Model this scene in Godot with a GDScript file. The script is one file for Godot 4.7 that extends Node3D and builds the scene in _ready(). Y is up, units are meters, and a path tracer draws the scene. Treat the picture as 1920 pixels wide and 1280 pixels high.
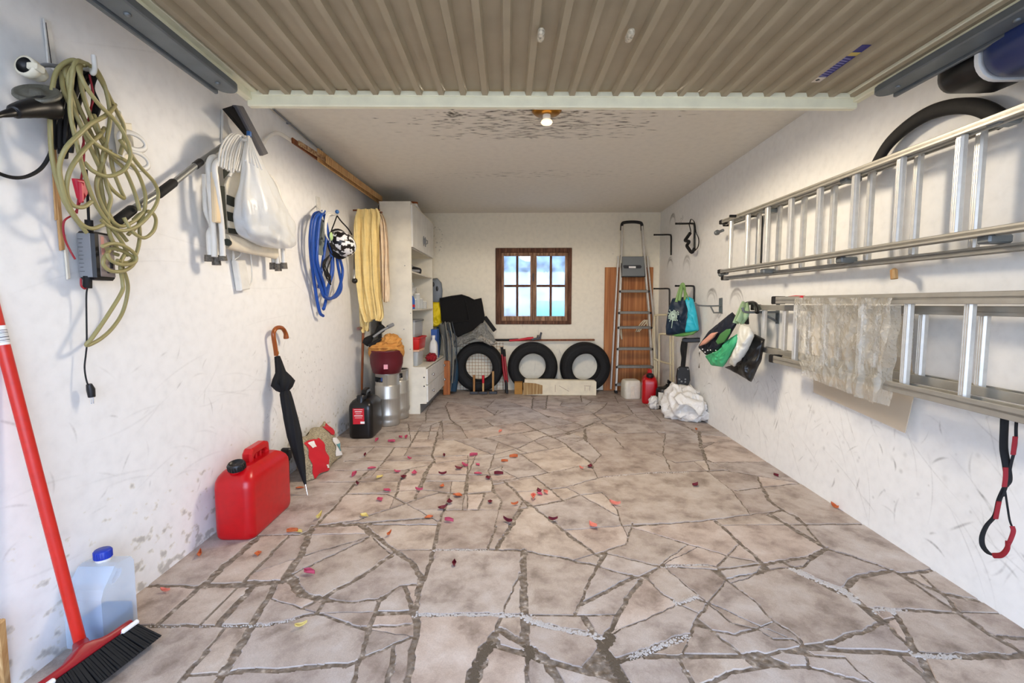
extends Node3D
# A single garage seen from its open door: metres, y up, the camera stands at the threshold and looks along -z.

var based := {}          # things whose parts are written in world coordinates -> base point
var taken := {}
var tex := {}
var M := {}
var BL: Basis            # left wall: x deeper, y up, z into the room
var BR: Basis            # right wall: x nearer, y up, z into the room
var rng := RandomNumberGenerator.new()

# ---------------------------------------------------------------- mesh helpers
func S(smooth := true) -> SurfaceTool:
	var st := SurfaceTool.new()
	st.begin(Mesh.PRIMITIVE_TRIANGLES)
	st.set_smooth_group(0 if smooth else -1)
	return st

func vert(st: SurfaceTool, p: Vector3, uv := Vector2.ZERO):
	st.set_uv(uv)
	st.set_uv2(uv)
	st.add_vertex(p)

# corners counter-clockwise as seen from outside
func tri(st, a, b, c, ua := Vector2(0, 0), ub := Vector2(1, 0), uc := Vector2(1, 1)):
	vert(st, a, ua); vert(st, c, uc); vert(st, b, ub)

func quad(st, a, b, c, d, ua := Vector2(0, 1), ub := Vector2(1, 1), uc := Vector2(1, 0), ud := Vector2(0, 0)):
	tri(st, a, b, c, ua, ub, uc)
	tri(st, a, c, d, ua, uc, ud)

func flat(st): st.set_smooth_group(-1)
func soft(st, k := 0): st.set_smooth_group(k)

# box of size s about the middle of T, edges chamfered by b
func box(st, T: Transform3D, s: Vector3, b := 0.0):
	flat(st)
	var h := s * 0.5
	b = minf(b, minf(h.x, minf(h.y, h.z)) * 0.9)
	var i := h - Vector3(b, b, b)
	var at = func(sg: Vector3, ax: int) -> Vector3:
		var p = sg * i
		p[ax] = sg[ax] * h[ax]
		return T * p
	for ax in 3:
		var u := (ax + 1) % 3
		var v := (ax + 2) % 3
		for sg in [1.0, -1.0]:
			var c := []
			for k in [[-1, -1], [1, -1], [1, 1], [-1, 1]]:
				var q := Vector3.ZERO
				q[ax] = sg; q[u] = k[0] * sg; q[v] = k[1]
				c.append(at.call(q, ax))
			quad(st, c[0], c[1], c[2], c[3])
	if b <= 0.0: return
	for ax in 3:
		var u := (ax + 1) % 3
		var v := (ax + 2) % 3
		for su in [1.0, -1.0]:
			for sv in [1.0, -1.0]:
				var lo := Vector3.ZERO
				lo[ax] = -1; lo[u] = su; lo[v] = sv
				var hi := lo
				hi[ax] = 1
				if su * sv > 0: quad(st, at.call(lo, u), at.call(lo, v), at.call(hi, v), at.call(hi, u))
				else: quad(st, at.call(lo, v), at.call(lo, u), at.call(hi, u), at.call(hi, v))
	for sx in [1.0, -1.0]:
		for sy in [1.0, -1.0]:
			for sz in [1.0, -1.0]:
				var q := Vector3(sx, sy, sz)
				if sx * sy * sz > 0: tri(st, at.call(q, 0), at.call(q, 1), at.call(q, 2))
				else: tri(st, at.call(q, 0), at.call(q, 2), at.call(q, 1))

# a bar of section w x d between two points; "up" says which way d lies
func bar(st, a: Vector3, b: Vector3, w: float, d: float, up := Vector3.UP, bev := 0.0):
	var y := (b - a).normalized()
	if absf(y.dot(up)) > 0.98: up = Vector3.RIGHT
	var x := y.cross(up).normalized()
	box(st, Transform3D(Basis(x, y, x.cross(y)), (a + b) * 0.5), Vector3(w, (b - a).length(), d), bev)

func rough_path(pts: Array, n: int, closed := false) -> Array:   # Catmull-Rom through the points
	var out := []
	var m := pts.size()
	var last := m if closed else m - 1
	for k in last:
		var p0 = pts[(k - 1 + m) % m] if closed or k > 0 else pts[0] * 2.0 - pts[1]
		var p1 = pts[k]
		var p2 = pts[(k + 1) % m]
		var p3 = pts[(k + 2) % m] if closed or k + 2 < m else p2 * 2.0 - p1
		for j in n:
			var t := float(j) / n
			out.append(0.5 * (2.0 * p1 + (p2 - p0) * t + (2.0 * p0 - 5.0 * p1 + 4.0 * p2 - p3) * t * t + (3.0 * p1 - p0 - 3.0 * p2 + p3) * t * t * t))
	if not closed: out.append(pts[m - 1])
	return out

# round tube along a path; r a number, or a function of 0..1
func tube(st, pts: Array, r, n := 8, closed := false, squash := 1.0, wide := Vector3.ZERO):
	soft(st)
	var m := pts.size()
	var rings := []
	var up := Vector3.UP
	var total := 0.0
	for k in m:
		var a: Vector3 = pts[(k - 1 + m) % m] if closed or k > 0 else pts[0]
		var b: Vector3 = pts[(k + 1) % m] if closed or k < m - 1 else pts[m - 1]
		var t := (b - a).normalized()
		if k == 0:
			up = Vector3.UP if absf(t.y) < 0.9 else Vector3.RIGHT
		if wide != Vector3.ZERO: up = wide
		var x := t.cross(up).normalized()
		up = x.cross(t).normalized()
		var rr: float = r if r is float else r.call(float(k) / maxf(1, m - 1))
		var ring := []
		for j in n:
			var an := TAU * j / n
			ring.append(pts[k] + x * cos(an) * rr * squash + up * sin(an) * rr)
		rings.append(ring)
	loft(st, rings, closed, not closed)

# skin through rings of equal count, each counter-clockwise seen from the end the rings run to... or the other way: both sides are drawn
func loft(st, rings: Array, closed := false, caps := true):
	var m := rings.size()
	var n: int = rings[0].size()
	for k in (m if closed else m - 1):
		var A: Array = rings[k]
		var B: Array = rings[(k + 1) % m]
		for j in n:
			var j2 := (j + 1) % n
			var u0 := float(j) / n
			var u1 := float(j + 1) / n
			var v0 := float(k) / maxf(1, m - 1)
			var v1 := float(k + 1) / maxf(1, m - 1)
			quad(st, A[j2], A[j], B[j], B[j2], Vector2(u1, v0), Vector2(u0, v0), Vector2(u0, v1), Vector2(u1, v1))
	if caps and not closed:
		flat(st)
		for e in 2:
			var A: Array = rings[0] if e == 0 else rings[m - 1]
			var c := Vector3.ZERO
			for p in A: c += p / n
			for j in n:
				if e == 0: tri(st, c, A[j], A[(j + 1) % n])
				else: tri(st, c, A[(j + 1) % n], A[j])
		soft(st)

# profile of (radius, height) turned about T's y axis; repeat a point for a hard edge
func lathe(st, T: Transform3D, prof: Array, n := 24):
	var grp := 1
	soft(st, grp)
	for k in prof.size() - 1:
		var p: Vector2 = prof[k]
		var q: Vector2 = prof[k + 1]
		if p.is_equal_approx(q):
			grp += 1
			soft(st, grp)
			continue
		for j in n:
			var a := TAU * j / n
			var b := TAU * (j + 1) / n
			var P = func(v: Vector2, an: float): return T * Vector3(v.x * cos(an), v.y, -v.x * sin(an))
			if p.x < 1e-5: tri(st, P.call(p, a), P.call(q, b), P.call(q, a))
			elif q.x < 1e-5: tri(st, P.call(p, a), P.call(p, b), P.call(q, a))
			else: quad(st, P.call(p, a), P.call(p, b), P.call(q, b), P.call(q, a), Vector2(float(j) / n, 0), Vector2(float(j + 1) / n, 0), Vector2(float(j + 1) / n, 1), Vector2(float(j) / n, 1))
	soft(st)

# flat outline (xy of T, either turn) given depth d along z, with a bevel
func prism(st, T: Transform3D, poly, d: float, bev := 0.0):
	var p := PackedVector2Array(poly)
	if Geometry2D.is_polygon_clockwise(p): p.reverse()
	var n := p.size()
	var q := p.duplicate()
	if bev > 0.0:
		for k in n:
			var e0 := (p[k] - p[(k - 1 + n) % n]).normalized()
			var e1 := (p[(k + 1) % n] - p[k]).normalized()
			var nn := (Vector2(-e0.y, e0.x) + Vector2(-e1.y, e1.x))
			q[k] = p[k] + nn / maxf(0.6, nn.length_squared() * 0.5) * bev
	var ind := Geometry2D.triangulate_polygon(q)
	if ind.is_empty():
		q = p.duplicate()
		ind = Geometry2D.triangulate_polygon(q)
	if ind.is_empty():
		for piece in Geometry2D.offset_polygon(p, -0.0008):
			if Geometry2D.is_polygon_clockwise(piece) or Geometry2D.triangulate_polygon(piece).is_empty(): continue
			prism(st, T, piece, d, 0.0)
		return
	flat(st)
	for k in range(0, ind.size(), 3):
		var a := q[ind[k]]
		var b := q[ind[k + 1]]
		var c := q[ind[k + 2]]
		if (b - a).cross(c - a) < 0:
			var s := b
			b = c
			c = s
		tri(st, T * Vector3(a.x, a.y, d), T * Vector3(b.x, b.y, d), T * Vector3(c.x, c.y, d), a, b, c)
		tri(st, T * Vector3(a.x, a.y, 0), T * Vector3(c.x, c.y, 0), T * Vector3(b.x, b.y, 0), a, c, b)
	var zs := [0.0, bev, d - bev, d] if bev > 0.0 else [0.0, d]
	var rs := [q, p, p, q] if bev > 0.0 else [p, p]
	for k in zs.size() - 1:
		for j in n:
			var j2 := (j + 1) % n
			quad(st, T * Vector3(rs[k][j].x, rs[k][j].y, zs[k]), T * Vector3(rs[k][j2].x, rs[k][j2].y, zs[k]), T * Vector3(rs[k + 1][j2].x, rs[k + 1][j2].y, zs[k + 1]), T * Vector3(rs[k + 1][j].x, rs[k + 1][j].y, zs[k + 1]))

# a surface f(u, v), u and v from 0 to 1
func grid(st, nu: int, nv: int, f: Callable, flip := false):
	soft(st)
	var g := []
	for i in nu + 1:
		var row := []
		for j in nv + 1: row.append(f.call(float(i) / nu, float(j) / nv))
		g.append(row)
	for i in nu:
		for j in nv:
			var a := Vector2(float(i) / nu, float(j) / nv)
			var b := Vector2(float(i + 1) / nu, float(j) / nv)
			var c := Vector2(float(i + 1) / nu, float(j + 1) / nv)
			var d := Vector2(float(i) / nu, float(j + 1) / nv)
			if flip: quad(st, g[i][j + 1], g[i + 1][j + 1], g[i + 1][j], g[i][j], d, c, b, a)
			else: quad(st, g[i][j], g[i + 1][j], g[i + 1][j + 1], g[i][j + 1], a, b, c, d)

# rounded rectangle, counter-clockwise seen from above when laid in x (w) and z (d)
func rrect(w: float, d: float, r: float, n := 5) -> Array:
	var out := []
	for k in 4:
		var cx := (w * 0.5 - r) * (1 if k == 0 or k == 3 else -1)
		var cy := (d * 0.5 - r) * (1 if k < 2 else -1)
		for j in n + 1:
			var a := PI * 0.5 * (k + float(j) / n)
			out.append(Vector2(cx + cos(a) * r, cy + sin(a) * r))
	return out

func lift(T: Transform3D, poly: Array, y: float, s := Vector2(1, 1), o := Vector2(0, 0)) -> Array:
	var out := []
	for p in poly: out.append(T * Vector3(p.x * s.x + o.x, y, p.y * s.y + o.y))
	return out

# a lumpy closed body: ellipsoid pushed about by noise, flattened underneath
func lump(st, T: Transform3D, size: Vector3, amp: float, freq: float, seed_: int, floor_y := -1e9, nu := 40, nv := 24, ridge := 0.0):
	var nz := FastNoiseLite.new()
	nz.seed = seed_
	nz.frequency = freq
	nz.fractal_octaves = 3
	var rz := FastNoiseLite.new()
	rz.seed = seed_ + 7
	rz.frequency = freq * 1.3
	rz.fractal_type = FastNoiseLite.FRACTAL_RIDGED
	rz.fractal_octaves = 1
	grid(st, nu, nv, func(u, v):
		var a = u * TAU
		var b = (v - 0.5) * PI
		var d := Vector3(cos(b) * cos(a), sin(b), -cos(b) * sin(a))
		var k := 1.0 + amp * nz.get_noise_3dv(d) + ridge * (rz.get_noise_3dv(d) - 0.3)
		var p: Vector3 = T * (d * size * 0.5 * k)
		p.y = maxf(p.y, floor_y)
		return p)

# ---------------------------------------------------------------- naming and placing
func numbered(called: String) -> String:
	var n: int = taken.get(called, -1) + 1
	taken[called] = n
	return called if n == 0 else "%s_%03d" % [called, n]

func tag(o: Node3D, label: String, category: String, group := "", kind := ""):
	if label: o.set_meta("label", label)
	if category: o.set_meta("category", category)
	if group: o.set_meta("group", group)
	if kind: o.set_meta("kind", kind)

# a thing standing at "base"; its parts are written in world coordinates
func thing(called: String, label: String, category: String, base: Vector3, group := "") -> Node3D:
	var o := Node3D.new()
	o.name = numbered(called)
	add_child(o)
	o.position = base
	based[o] = base
	tag(o, label, category, group)
	return o

# a thing with its own axes; its parts are written in them
func local_thing(called: String, label: String, category: String, T: Transform3D, group := "") -> Node3D:
	var o := Node3D.new()
	o.name = numbered(called)
	add_child(o)
	o.transform = T
	tag(o, label, category, group)
	return o

func part(called: String, st: SurfaceTool, m: Material, parent: Node3D, label := "") -> MeshInstance3D:
	st.generate_normals()
	var me := st.commit()
	me.surface_set_material(0, m)
	return part_of_mesh(called, me, parent, label)

func part_of_mesh(called: String, me: Mesh, parent: Node3D, label := "") -> MeshInstance3D:
	var o := MeshInstance3D.new()
	o.name = called
	o.mesh = me
	o.cast_shadow = GeometryInstance3D.SHADOW_CASTING_SETTING_ON
	parent.add_child(o, true)
	if based.has(parent): o.position = -based[parent]
	if label: o.set_meta("label", label)
	return o

# a thing that is one mesh, written in world coordinates about its base
func single(called: String, st: SurfaceTool, m: Material, label: String, category: String, base: Vector3, group := "", kind := "") -> MeshInstance3D:
	st.generate_normals()
	var me := st.commit()
	me = shifted(me, -base)
	me.surface_set_material(0, m)
	var o := part_of_mesh(numbered(called), me, self)
	o.position = base
	tag(o, label, category, group, kind)
	return o

func shifted(me: ArrayMesh, by: Vector3) -> ArrayMesh:
	var st := SurfaceTool.new()
	st.append_from(me, 0, Transform3D(Basis(), by))
	return st.commit()

func struct(called: String, st: SurfaceTool, m: Material, label := "") -> MeshInstance3D:
	st.generate_normals()
	var me := st.commit()
	me.surface_set_material(0, m)
	var o := part_of_mesh(called, me, self)
	tag(o, label, "", "", "structure")
	return o

func copy_of(o: Node3D, called: String, T: Transform3D, label: String, group := "") -> Node3D:
	var c: Node3D = o.duplicate()
	c.name = numbered(called)
	add_child(c)
	c.transform = T
	c.set_meta("label", label)
	if group: c.set_meta("group", group)
	return c

# ---------------------------------------------------------------- materials
func noise(seed_: int, freq: float, oct := 4, kind := FastNoiseLite.TYPE_SIMPLEX_SMOOTH, fract := FastNoiseLite.FRACTAL_FBM) -> FastNoiseLite:
	var n := FastNoiseLite.new()
	n.seed = seed_
	n.noise_type = kind
	n.frequency = freq
	n.fractal_octaves = oct
	n.fractal_type = fract
	return n

func noise_tex(called: String, n: FastNoiseLite, stops: Array, cols: Array, size := 512) -> Texture2D:
	var g := Gradient.new()
	g.offsets = PackedFloat32Array(stops)
	var cc := PackedColorArray()
	for c in cols: cc.append(c if c is Color else Color(c, c, c))
	g.colors = cc
	var t := NoiseTexture2D.new()
	t.width = size
	t.height = size
	t.seamless = true
	t.noise = n
	t.color_ramp = g
	tex[called] = t
	return t

func mat(called: String, c: Color, rough := 0.7, metal := 0.0, texture := "", scale_ := 1.0, world := false) -> StandardMaterial3D:
	var m := StandardMaterial3D.new()
	m.resource_name = called
	m.albedo_color = c
	m.roughness = rough
	m.metallic = metal
	m.cull_mode = BaseMaterial3D.CULL_DISABLED
	if texture:
		m.albedo_texture = tex[texture]
		m.uv1_triplanar = true
		m.uv1_world_triplanar = world
		m.uv1_scale = Vector3.ONE * scale_
	M[called] = m
	return m

func rgb(r: float, g: float, b: float) -> Color: return Color(r / 255.0, g / 255.0, b / 255.0)

func bump(m: StandardMaterial3D, texture: String, depth: float):
	m.heightmap_enabled = true
	m.heightmap_texture = tex[texture]
	m.heightmap_scale = depth

func relief(m: StandardMaterial3D, texture: String, depth: float, scale_: float):
	m.uv1_triplanar = true
	m.uv1_scale = Vector3.ONE * scale_
	bump(m, texture, depth)

func textures():
	noise_tex("cloud", noise(1, 0.008), [0.0, 0.5, 1.0], [0.93, 0.975, 1.0])
	noise_tex("grime", noise(2, 0.012, 5), [0.0, 0.4, 0.65, 1.0], [0.45, 0.82, 0.97, 1.0])
	noise_tex("grain", noise(3, 0.08, 3), [0.0, 0.5, 1.0], [0.8, 0.95, 1.0])
	noise_tex("plaster", noise(4, 0.02, 5), [0.0, 0.35, 0.6, 1.0], [0.955, 0.98, 0.99, 1.0], 1024)
	var sn := noise(5, 0.006, 6)
	sn.fractal_gain = 0.62
	sn.domain_warp_enabled = true
	sn.domain_warp_amplitude = 40.0
	sn.domain_warp_frequency = 0.012
	noise_tex("stone", sn, [0.0, 0.35, 0.55, 0.75, 1.0], [rgb(158, 147, 138), rgb(210, 199, 191), rgb(230, 221, 213), rgb(240, 234, 229), rgb(252, 250, 248)], 1024)
	noise_tex("speck", noise(6, 0.05, 4, FastNoiseLite.TYPE_SIMPLEX_SMOOTH, FastNoiseLite.FRACTAL_RIDGED), [0.0, 0.6, 0.82, 0.95, 1.0], [1.0, 0.985, 0.95, 0.82, 0.68], 1024)
	noise_tex("grout", noise(7, 0.02, 5), [0.0, 0.35, 0.55, 0.68, 0.8, 1.0], [rgb(104, 96, 86), rgb(134, 126, 116), rgb(152, 145, 136), rgb(164, 158, 150), rgb(206, 202, 196), rgb(230, 228, 224)], 1024)
	noise_tex("height", noise(8, 0.03, 5), [0.0, 1.0], [0.0, 1.0])
	noise_tex("crinkle", noise(9, 0.016, 4, FastNoiseLite.TYPE_SIMPLEX_SMOOTH, FastNoiseLite.FRACTAL_RIDGED), [0.0, 1.0], [0.0, 1.0])
	noise_tex("rust", noise(10, 0.02, 5), [0.0, 0.4, 0.6, 1.0], [rgb(96, 58, 34), rgb(150, 112, 78), rgb(190, 165, 130), rgb(215, 200, 175)])
	noise_tex("gravel", noise(14, 0.06, 2, FastNoiseLite.TYPE_CELLULAR), [0.0, 0.3, 0.6, 1.0], [0.35, 0.7, 0.95, 1.0])
	# wood grain and brushed metal: noise drawn out along one axis
	tex["wood"] = streaks(11, 0.004, 0.10, [rgb(176, 138, 96), rgb(255, 240, 214)])
	tex["brushed"] = streaks(12, 0.002, 0.22, [rgb(200, 200, 200), rgb(255, 255, 255)])
	tex["weathered"] = streaks(13, 0.006, 0.05, [rgb(112, 88, 72), rgb(206, 182, 160)])

func streaks(seed_: int, f_along: float, f_across: float, cols: Array) -> Texture2D:
	var w := 256
	var n := noise(seed_, 1.0, 4)
	var im := Image.create_empty(w, w, false, Image.FORMAT_RGB8)
	for y in w:
		for x in w:
			var a := float(y) / w * TAU
			var k := 0.5 + 0.5 * n.get_noise_3d(x * f_across, cos(a) * f_along * w / TAU, sin(a) * f_along * w / TAU) * 1.6
			im.set_pixel(x, y, cols[0].lerp(cols[1], clampf(k, 0, 1)))
	return ImageTexture.create_from_image(im)

# ---------------------------------------------------------------- the place
func _ready():
	# camera
	var cam := Camera3D.new()
	cam.name = "camera"
	cam.fov = 72.05
	cam.near = 0.05
	cam.position = Vector3(0, 1.1, 0)
	cam.rotation_degrees = Vector3(-4.42, 0.974, 0)
	add_child(cam)
	cam.current = true
	# overcast sky, no sun: daylight comes in through the open door and the small window
	var sky := ProceduralSkyMaterial.new()
	sky.sky_top_color = rgb(160, 184, 224)
	sky.sky_horizon_color = rgb(226, 236, 255)
	sky.sky_curve = 0.12
	sky.ground_bottom_color = rgb(120, 118, 116)
	sky.ground_horizon_color = rgb(190, 190, 190)
	sky.sun_angle_max = 0.0
	var env := Environment.new()
	env.background_mode = Environment.BG_SKY
	env.sky = Sky.new()
	env.sky.sky_material = sky
	env.background_energy_multiplier = 5.4
	env.tonemap_mode = Environment.TONE_MAPPER_LINEAR
	env.tonemap_exposure = 2.05
	env.ssao_enabled = true
	env.ssil_enabled = true
	env.sdfgi_enabled = true
	var we := WorldEnvironment.new()
	we.name = "world_environment"
	we.environment = env
	add_child(we)
	rng.seed = 5
	BL = Basis(Vector3(-0.03099, 0, -0.99952), Vector3.UP, Vector3(0.99952, 0, -0.03099))
	BR = Basis(Vector3(-0.0125, 0, 0.99992), Vector3.UP, Vector3(-0.99992, 0, -0.0125))
	textures()
	materials()
	shell()
	floor_stones()
	overhead_door()
	window_and_yard()
	paints()
	left_floor()
	left_wall_things()
	cabinet_and_contents()
	back_things()
	right_things()
	ladders()
	petals()

func materials():
	for k in 6:
		var c: Color = [rgb(206, 198, 190), rgb(216, 207, 197), rgb(198, 189, 182), rgb(210, 204, 199), rgb(218, 207, 198), rgb(204, 198, 194)][k]
		var m := mat("flagstone_%d" % k, c, 0.62, 0.0, "stone", 0.75, true)
		m.uv1_offset = Vector3(0.37 * k, 0, 0.53 * k)
		m.detail_enabled = true
		m.detail_blend_mode = BaseMaterial3D.BLEND_MODE_MUL
		m.detail_albedo = tex["speck"]
		m.detail_uv_layer = BaseMaterial3D.DETAIL_UV_2
		m.uv2_triplanar = true
		m.uv2_world_triplanar = true
		m.uv2_scale = Vector3.ONE * 1.6
		m.uv2_offset = Vector3(0.21 * k, 0, 0.4 * k)
		bump(m, "height", 0.15)
	var g := mat("grout", rgb(222, 212, 202), 0.9, 0.0, "grout", 1.3, true)
	bump(g, "height", 0.8)
	mat("ceiling_paint", rgb(222, 216, 206), 0.9, 0.0, "plaster", 0.6, true)
	mat("door_metal", rgb(172, 156, 126), 0.5, 0.0, "cloud", 1.0, true)
	mat("cream_metal", rgb(244, 238, 204), 0.45, 0.0, "cloud", 2.0)
	mat("galvanised", rgb(120, 126, 128), 0.45, 0.5, "cloud", 3.0)
	mat("dark_steel", rgb(70, 70, 72), 0.5, 0.6)
	mat("concrete", rgb(206, 202, 196), 0.9, 0.0, "grime", 0.8, true)
	mat("brass", rgb(176, 126, 48), 0.3, 1.0)
	mat("white_glass", rgb(240, 240, 238), 0.2)

# marks on a wall: a white picture with strokes, laid over the paint by the wall's own uv (metres along, metres up)
func strokes(w: int, h: int, ppm: float, list: Callable) -> Texture2D:
	var im := Image.create_empty(w, h, false, Image.FORMAT_RGB8)
	im.fill(Color.WHITE)
	list.call(im, ppm)
	return ImageTexture.create_from_image(im)

func dab(im: Image, x: float, y: float, r: float, dark: float):
	var w := im.get_width()
	var h := im.get_height()
	for iy in range(maxi(0, int(y - r)), mini(h, int(y + r) + 2)):
		for ix in range(maxi(0, int(x - r)), mini(w, int(x + r) + 2)):
			var k := clampf(1.0 - Vector2(ix - x, iy - y).length() / r, 0, 1) * dark
			if k > 0.0: im.set_pixel(ix, iy, im.get_pixel(ix, iy) * Color(1 - k, 1 - k * 1.02, 1 - k * 1.06))

# a scuff: bent line from (x, y) metres, running on for len at an angle, of a given darkness
func scuff(im: Image, ppm: float, x: float, y: float, length: float, angle: float, bend: float, dark: float, width := 0.004):
	var n := int(length * ppm / 1.2) + 1
	var p := Vector2(x, y)
	for k in n:
		var t := float(k) / n
		dab(im, p.x * ppm, im.get_height() - p.y * ppm, maxf(1.0, width * ppm * (0.6 + 0.8 * sin(t * PI))), dark * (0.35 + 0.65 * rng.randf()) * sin(t * PI * 0.9 + 0.15))
		p += Vector2(cos(angle), sin(angle)) * length / n
		angle += bend / n

func wall_paint(called: String, c: Color, marks: Texture2D, along: float, up: float) -> StandardMaterial3D:
	var m := mat(called, c, 0.85, 0.0, "plaster", 0.7, true)
	m.detail_enabled = true
	m.detail_blend_mode = BaseMaterial3D.BLEND_MODE_MUL
	m.detail_albedo = marks
	m.detail_uv_layer = BaseMaterial3D.DETAIL_UV_2
	m.uv2_scale = Vector3(1.0 / along, 1.0 / up, 1)
	bump(m, "height", 0.05)
	return m

# block with wall uv on every face: x along, measured from "from"; y up
func wall_block(st, T: Transform3D, x0: float, x1: float, y0: float, y1: float, z0: float, z1: float, high: float):
	flat(st)
	var P = func(x, y, z): return T * Vector3(x, y, z)
	var U = func(x, y): return Vector2(x, high - y)
	quad(st, P.call(x0, y0, z1), P.call(x1, y0, z1), P.call(x1, y1, z1), P.call(x0, y1, z1), U.call(x0, y0), U.call(x1, y0), U.call(x1, y1), U.call(x0, y1))
	quad(st, P.call(x1, y0, z0), P.call(x0, y0, z0), P.call(x0, y1, z0), P.call(x1, y1, z0), U.call(x1, y0), U.call(x0, y0), U.call(x0, y1), U.call(x1, y1))
	for e in 2:
		var x = x0 if e == 0 else x1
		quad(st, P.call(x, y0, z0), P.call(x, y0, z1), P.call(x, y1, z1), P.call(x, y1, z0), U.call(x, y0), U.call(x, y0), U.call(x, y1), U.call(x, y1))
		var y = y0 if e == 0 else y1
		quad(st, P.call(x0, y, z0), P.call(x1, y, z0), P.call(x1, y, z1), P.call(x0, y, z1), U.call(x0, y), U.call(x1, y), U.call(x1, y), U.call(x0, y))

func shell():
	# left wall: 6.3 m long, marks picture 6.4 x 2.4 m
	var left_marks := strokes(1920, 720, 300.0, func(im, ppm):
		rng.seed = 21
		for k in 60: scuff(im, ppm, rng.randf_range(0.9, 3.2), rng.randf_range(0.15, 0.9), rng.randf_range(0.03, 0.12), rng.randf_range(-0.6, 1.8), rng.randf_range(-1, 1), rng.randf_range(0.03, 0.13))
		for k in 26: scuff(im, ppm, rng.randf_range(1.0, 3.0), rng.randf_range(0.3, 0.75), rng.randf_range(0.15, 0.5), rng.randf_range(-0.3, 0.5), rng.randf_range(-0.8, 0.8), 0.035)
		var damp := noise(61, 0.035, 5)   # damp, flaking foot of the wall
		for y in 130:
			for x in range(60, 1500):
				var low := 1.0 - y / 130.0
				var k := damp.get_noise_2d(x, y * 1.4) * 1.3 - 0.66 + low * low * 0.55
				if x > 420 and x < 640: k += 0.12
				if k > 0: 
					var q := 1.0 - minf(k * 0.6, 0.2)
					im.set_pixel(x, im.get_height() - 1 - y, Color(q, q * 0.99, q * 0.96))
		for k in 9: scuff(im, ppm, rng.randf_range(1.2, 3), rng.randf_range(0.9, 2), rng.randf_range(0.3, 0.9), rng.randf_range(-0.5, 0.5), rng.randf_range(-0.6, 0.6), 0.06, 0.002)
		for k in 120: dab(im, rng.randf_range(2.7, 3.6) * ppm, im.get_height() - rng.randf_range(0.3, 0.8) * ppm, rng.randf_range(1, 3), rng.randf_range(0.05, 0.28)))
	var st := S(false)
	var TL := Transform3D(BL, Vector3(-1.41, 0, 0))
	wall_block(st, TL, -0.95, 6.25, -0.05, 2.35, -0.2, 0.0, 2.4)
	struct("wall_left", st, wall_paint("left_wall_paint", rgb(243, 243, 241), left_marks, 6.4, 2.4), "white plastered side wall with dirt along its foot, hung with hoses, chair and cloths")
	# right wall: x runs towards the door, so its marks are laid from the far corner
	var right_marks := strokes(1920, 720, 300.0, func(im, ppm):
		rng.seed = 33
		for k in 150: scuff(im, ppm, rng.randf_range(1.4, 4.6), rng.randf_range(0.08, 0.75), rng.randf_range(0.03, 0.14), rng.randf_range(0.6, 2.6), rng.randf_range(-1, 1), rng.randf_range(0.03, 0.2), rng.randf_range(0.002, 0.006))
		for k in 40: scuff(im, ppm, rng.randf_range(2.0, 4.4), rng.randf_range(0.25, 0.72), rng.randf_range(0.2, 0.5), rng.randf_range(-1.2, -0.2), rng.randf_range(-1.2, 0.4), 0.10, 0.003)
		for k in 60: dab(im, rng.randf_range(3.0, 4.6) * ppm, im.get_height() - rng.randf_range(0.1, 0.8) * ppm, rng.randf_range(1.5, 5), rng.randf_range(0.04, 0.14))
		# half-round rub marks over the hooks
		for a in [[0.35, 1.55], [0.92, 1.5], [0.4, 2.05], [1.62, 1.15], [2.12, 1.12]]:
			for k in 9: scuff(im, ppm, a[0] + rng.randf_range(-0.012, 0.012), a[1] + rng.randf_range(-0.03, 0.01), rng.randf_range(0.28, 0.4), rng.randf_range(1.4, 1.7), rng.randf_range(-3.4, -2.8), 0.03, 0.010)
		for k in 8: scuff(im, ppm, 0.75 + rng.randf() * 0.1, 2.0 + rng.randf() * 0.05, 0.08, rng.randf() * 6, 2, 0.3))
	st = S(false)
	var TR := Transform3D(BR, Vector3(1.776, 0, -6.08))
	wall_block(st, TR, -0.15, 7.05, -0.05, 2.35, -0.2, 0.0, 2.4)
	struct("wall_right", st, wall_paint("right_wall_paint", rgb(243, 243, 239), right_marks, 6.4, 2.4), "white plastered side wall full of dark scuff marks, carrying hooks and two long ladders")
	# back wall round the window
	var back_marks := strokes(1080, 720, 300.0, func(im, ppm):
		rng.seed = 8
		for k in 90: dab(im, rng.randf_range(0.3, 0.62) * ppm, im.get_height() - rng.randf_range(1.75, 2.1) * ppm, rng.randf_range(1, 4), rng.randf_range(0.05, 0.25))
		for k in 30: dab(im, rng.randf_range(0.4, 3.3) * ppm, im.get_height() - rng.randf_range(0.5, 2.1) * ppm, rng.randf_range(1, 3), rng.randf_range(0.05, 0.15))
		scuff(im, ppm, 2.75, 0.85, 0.06, 1.6, 0, 0.4)
		for k in 16: scuff(im, ppm, rng.randf_range(1.0, 2.9), rng.randf_range(0.1, 0.8), rng.randf_range(0.05, 0.2), rng.randf_range(1, 2), 0.2, 0.1))
	st = S(false)
	var TB := Transform3D(Basis(), Vector3(-1.6, 0, -6.07))
	var w0 := 1.316
	var w1 := 2.23
	wall_block(st, TB, -0.2, w0, -0.05, 2.35, -0.22, 0, 2.4)
	wall_block(st, TB, w1, 3.55, -0.05, 2.35, -0.22, 0, 2.4)
	wall_block(st, TB, w0, w1, -0.05, 0.883, -0.22, 0, 2.4)
	wall_block(st, TB, w0, w1, 1.796, 2.35, -0.22, 0, 2.4)
	struct("wall_back", st, wall_paint("back_wall_paint", rgb(248, 240, 218), back_marks, 3.6, 2.4), "white far wall with a small brown window in its middle")
	# front: two piers and a lintel round the open doorway
	st = S(false)
	wall_block(st, Transform3D(), -1.7, -1.27, -0.05, 2.35, 0.7, 0.93, 2.4)
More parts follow.
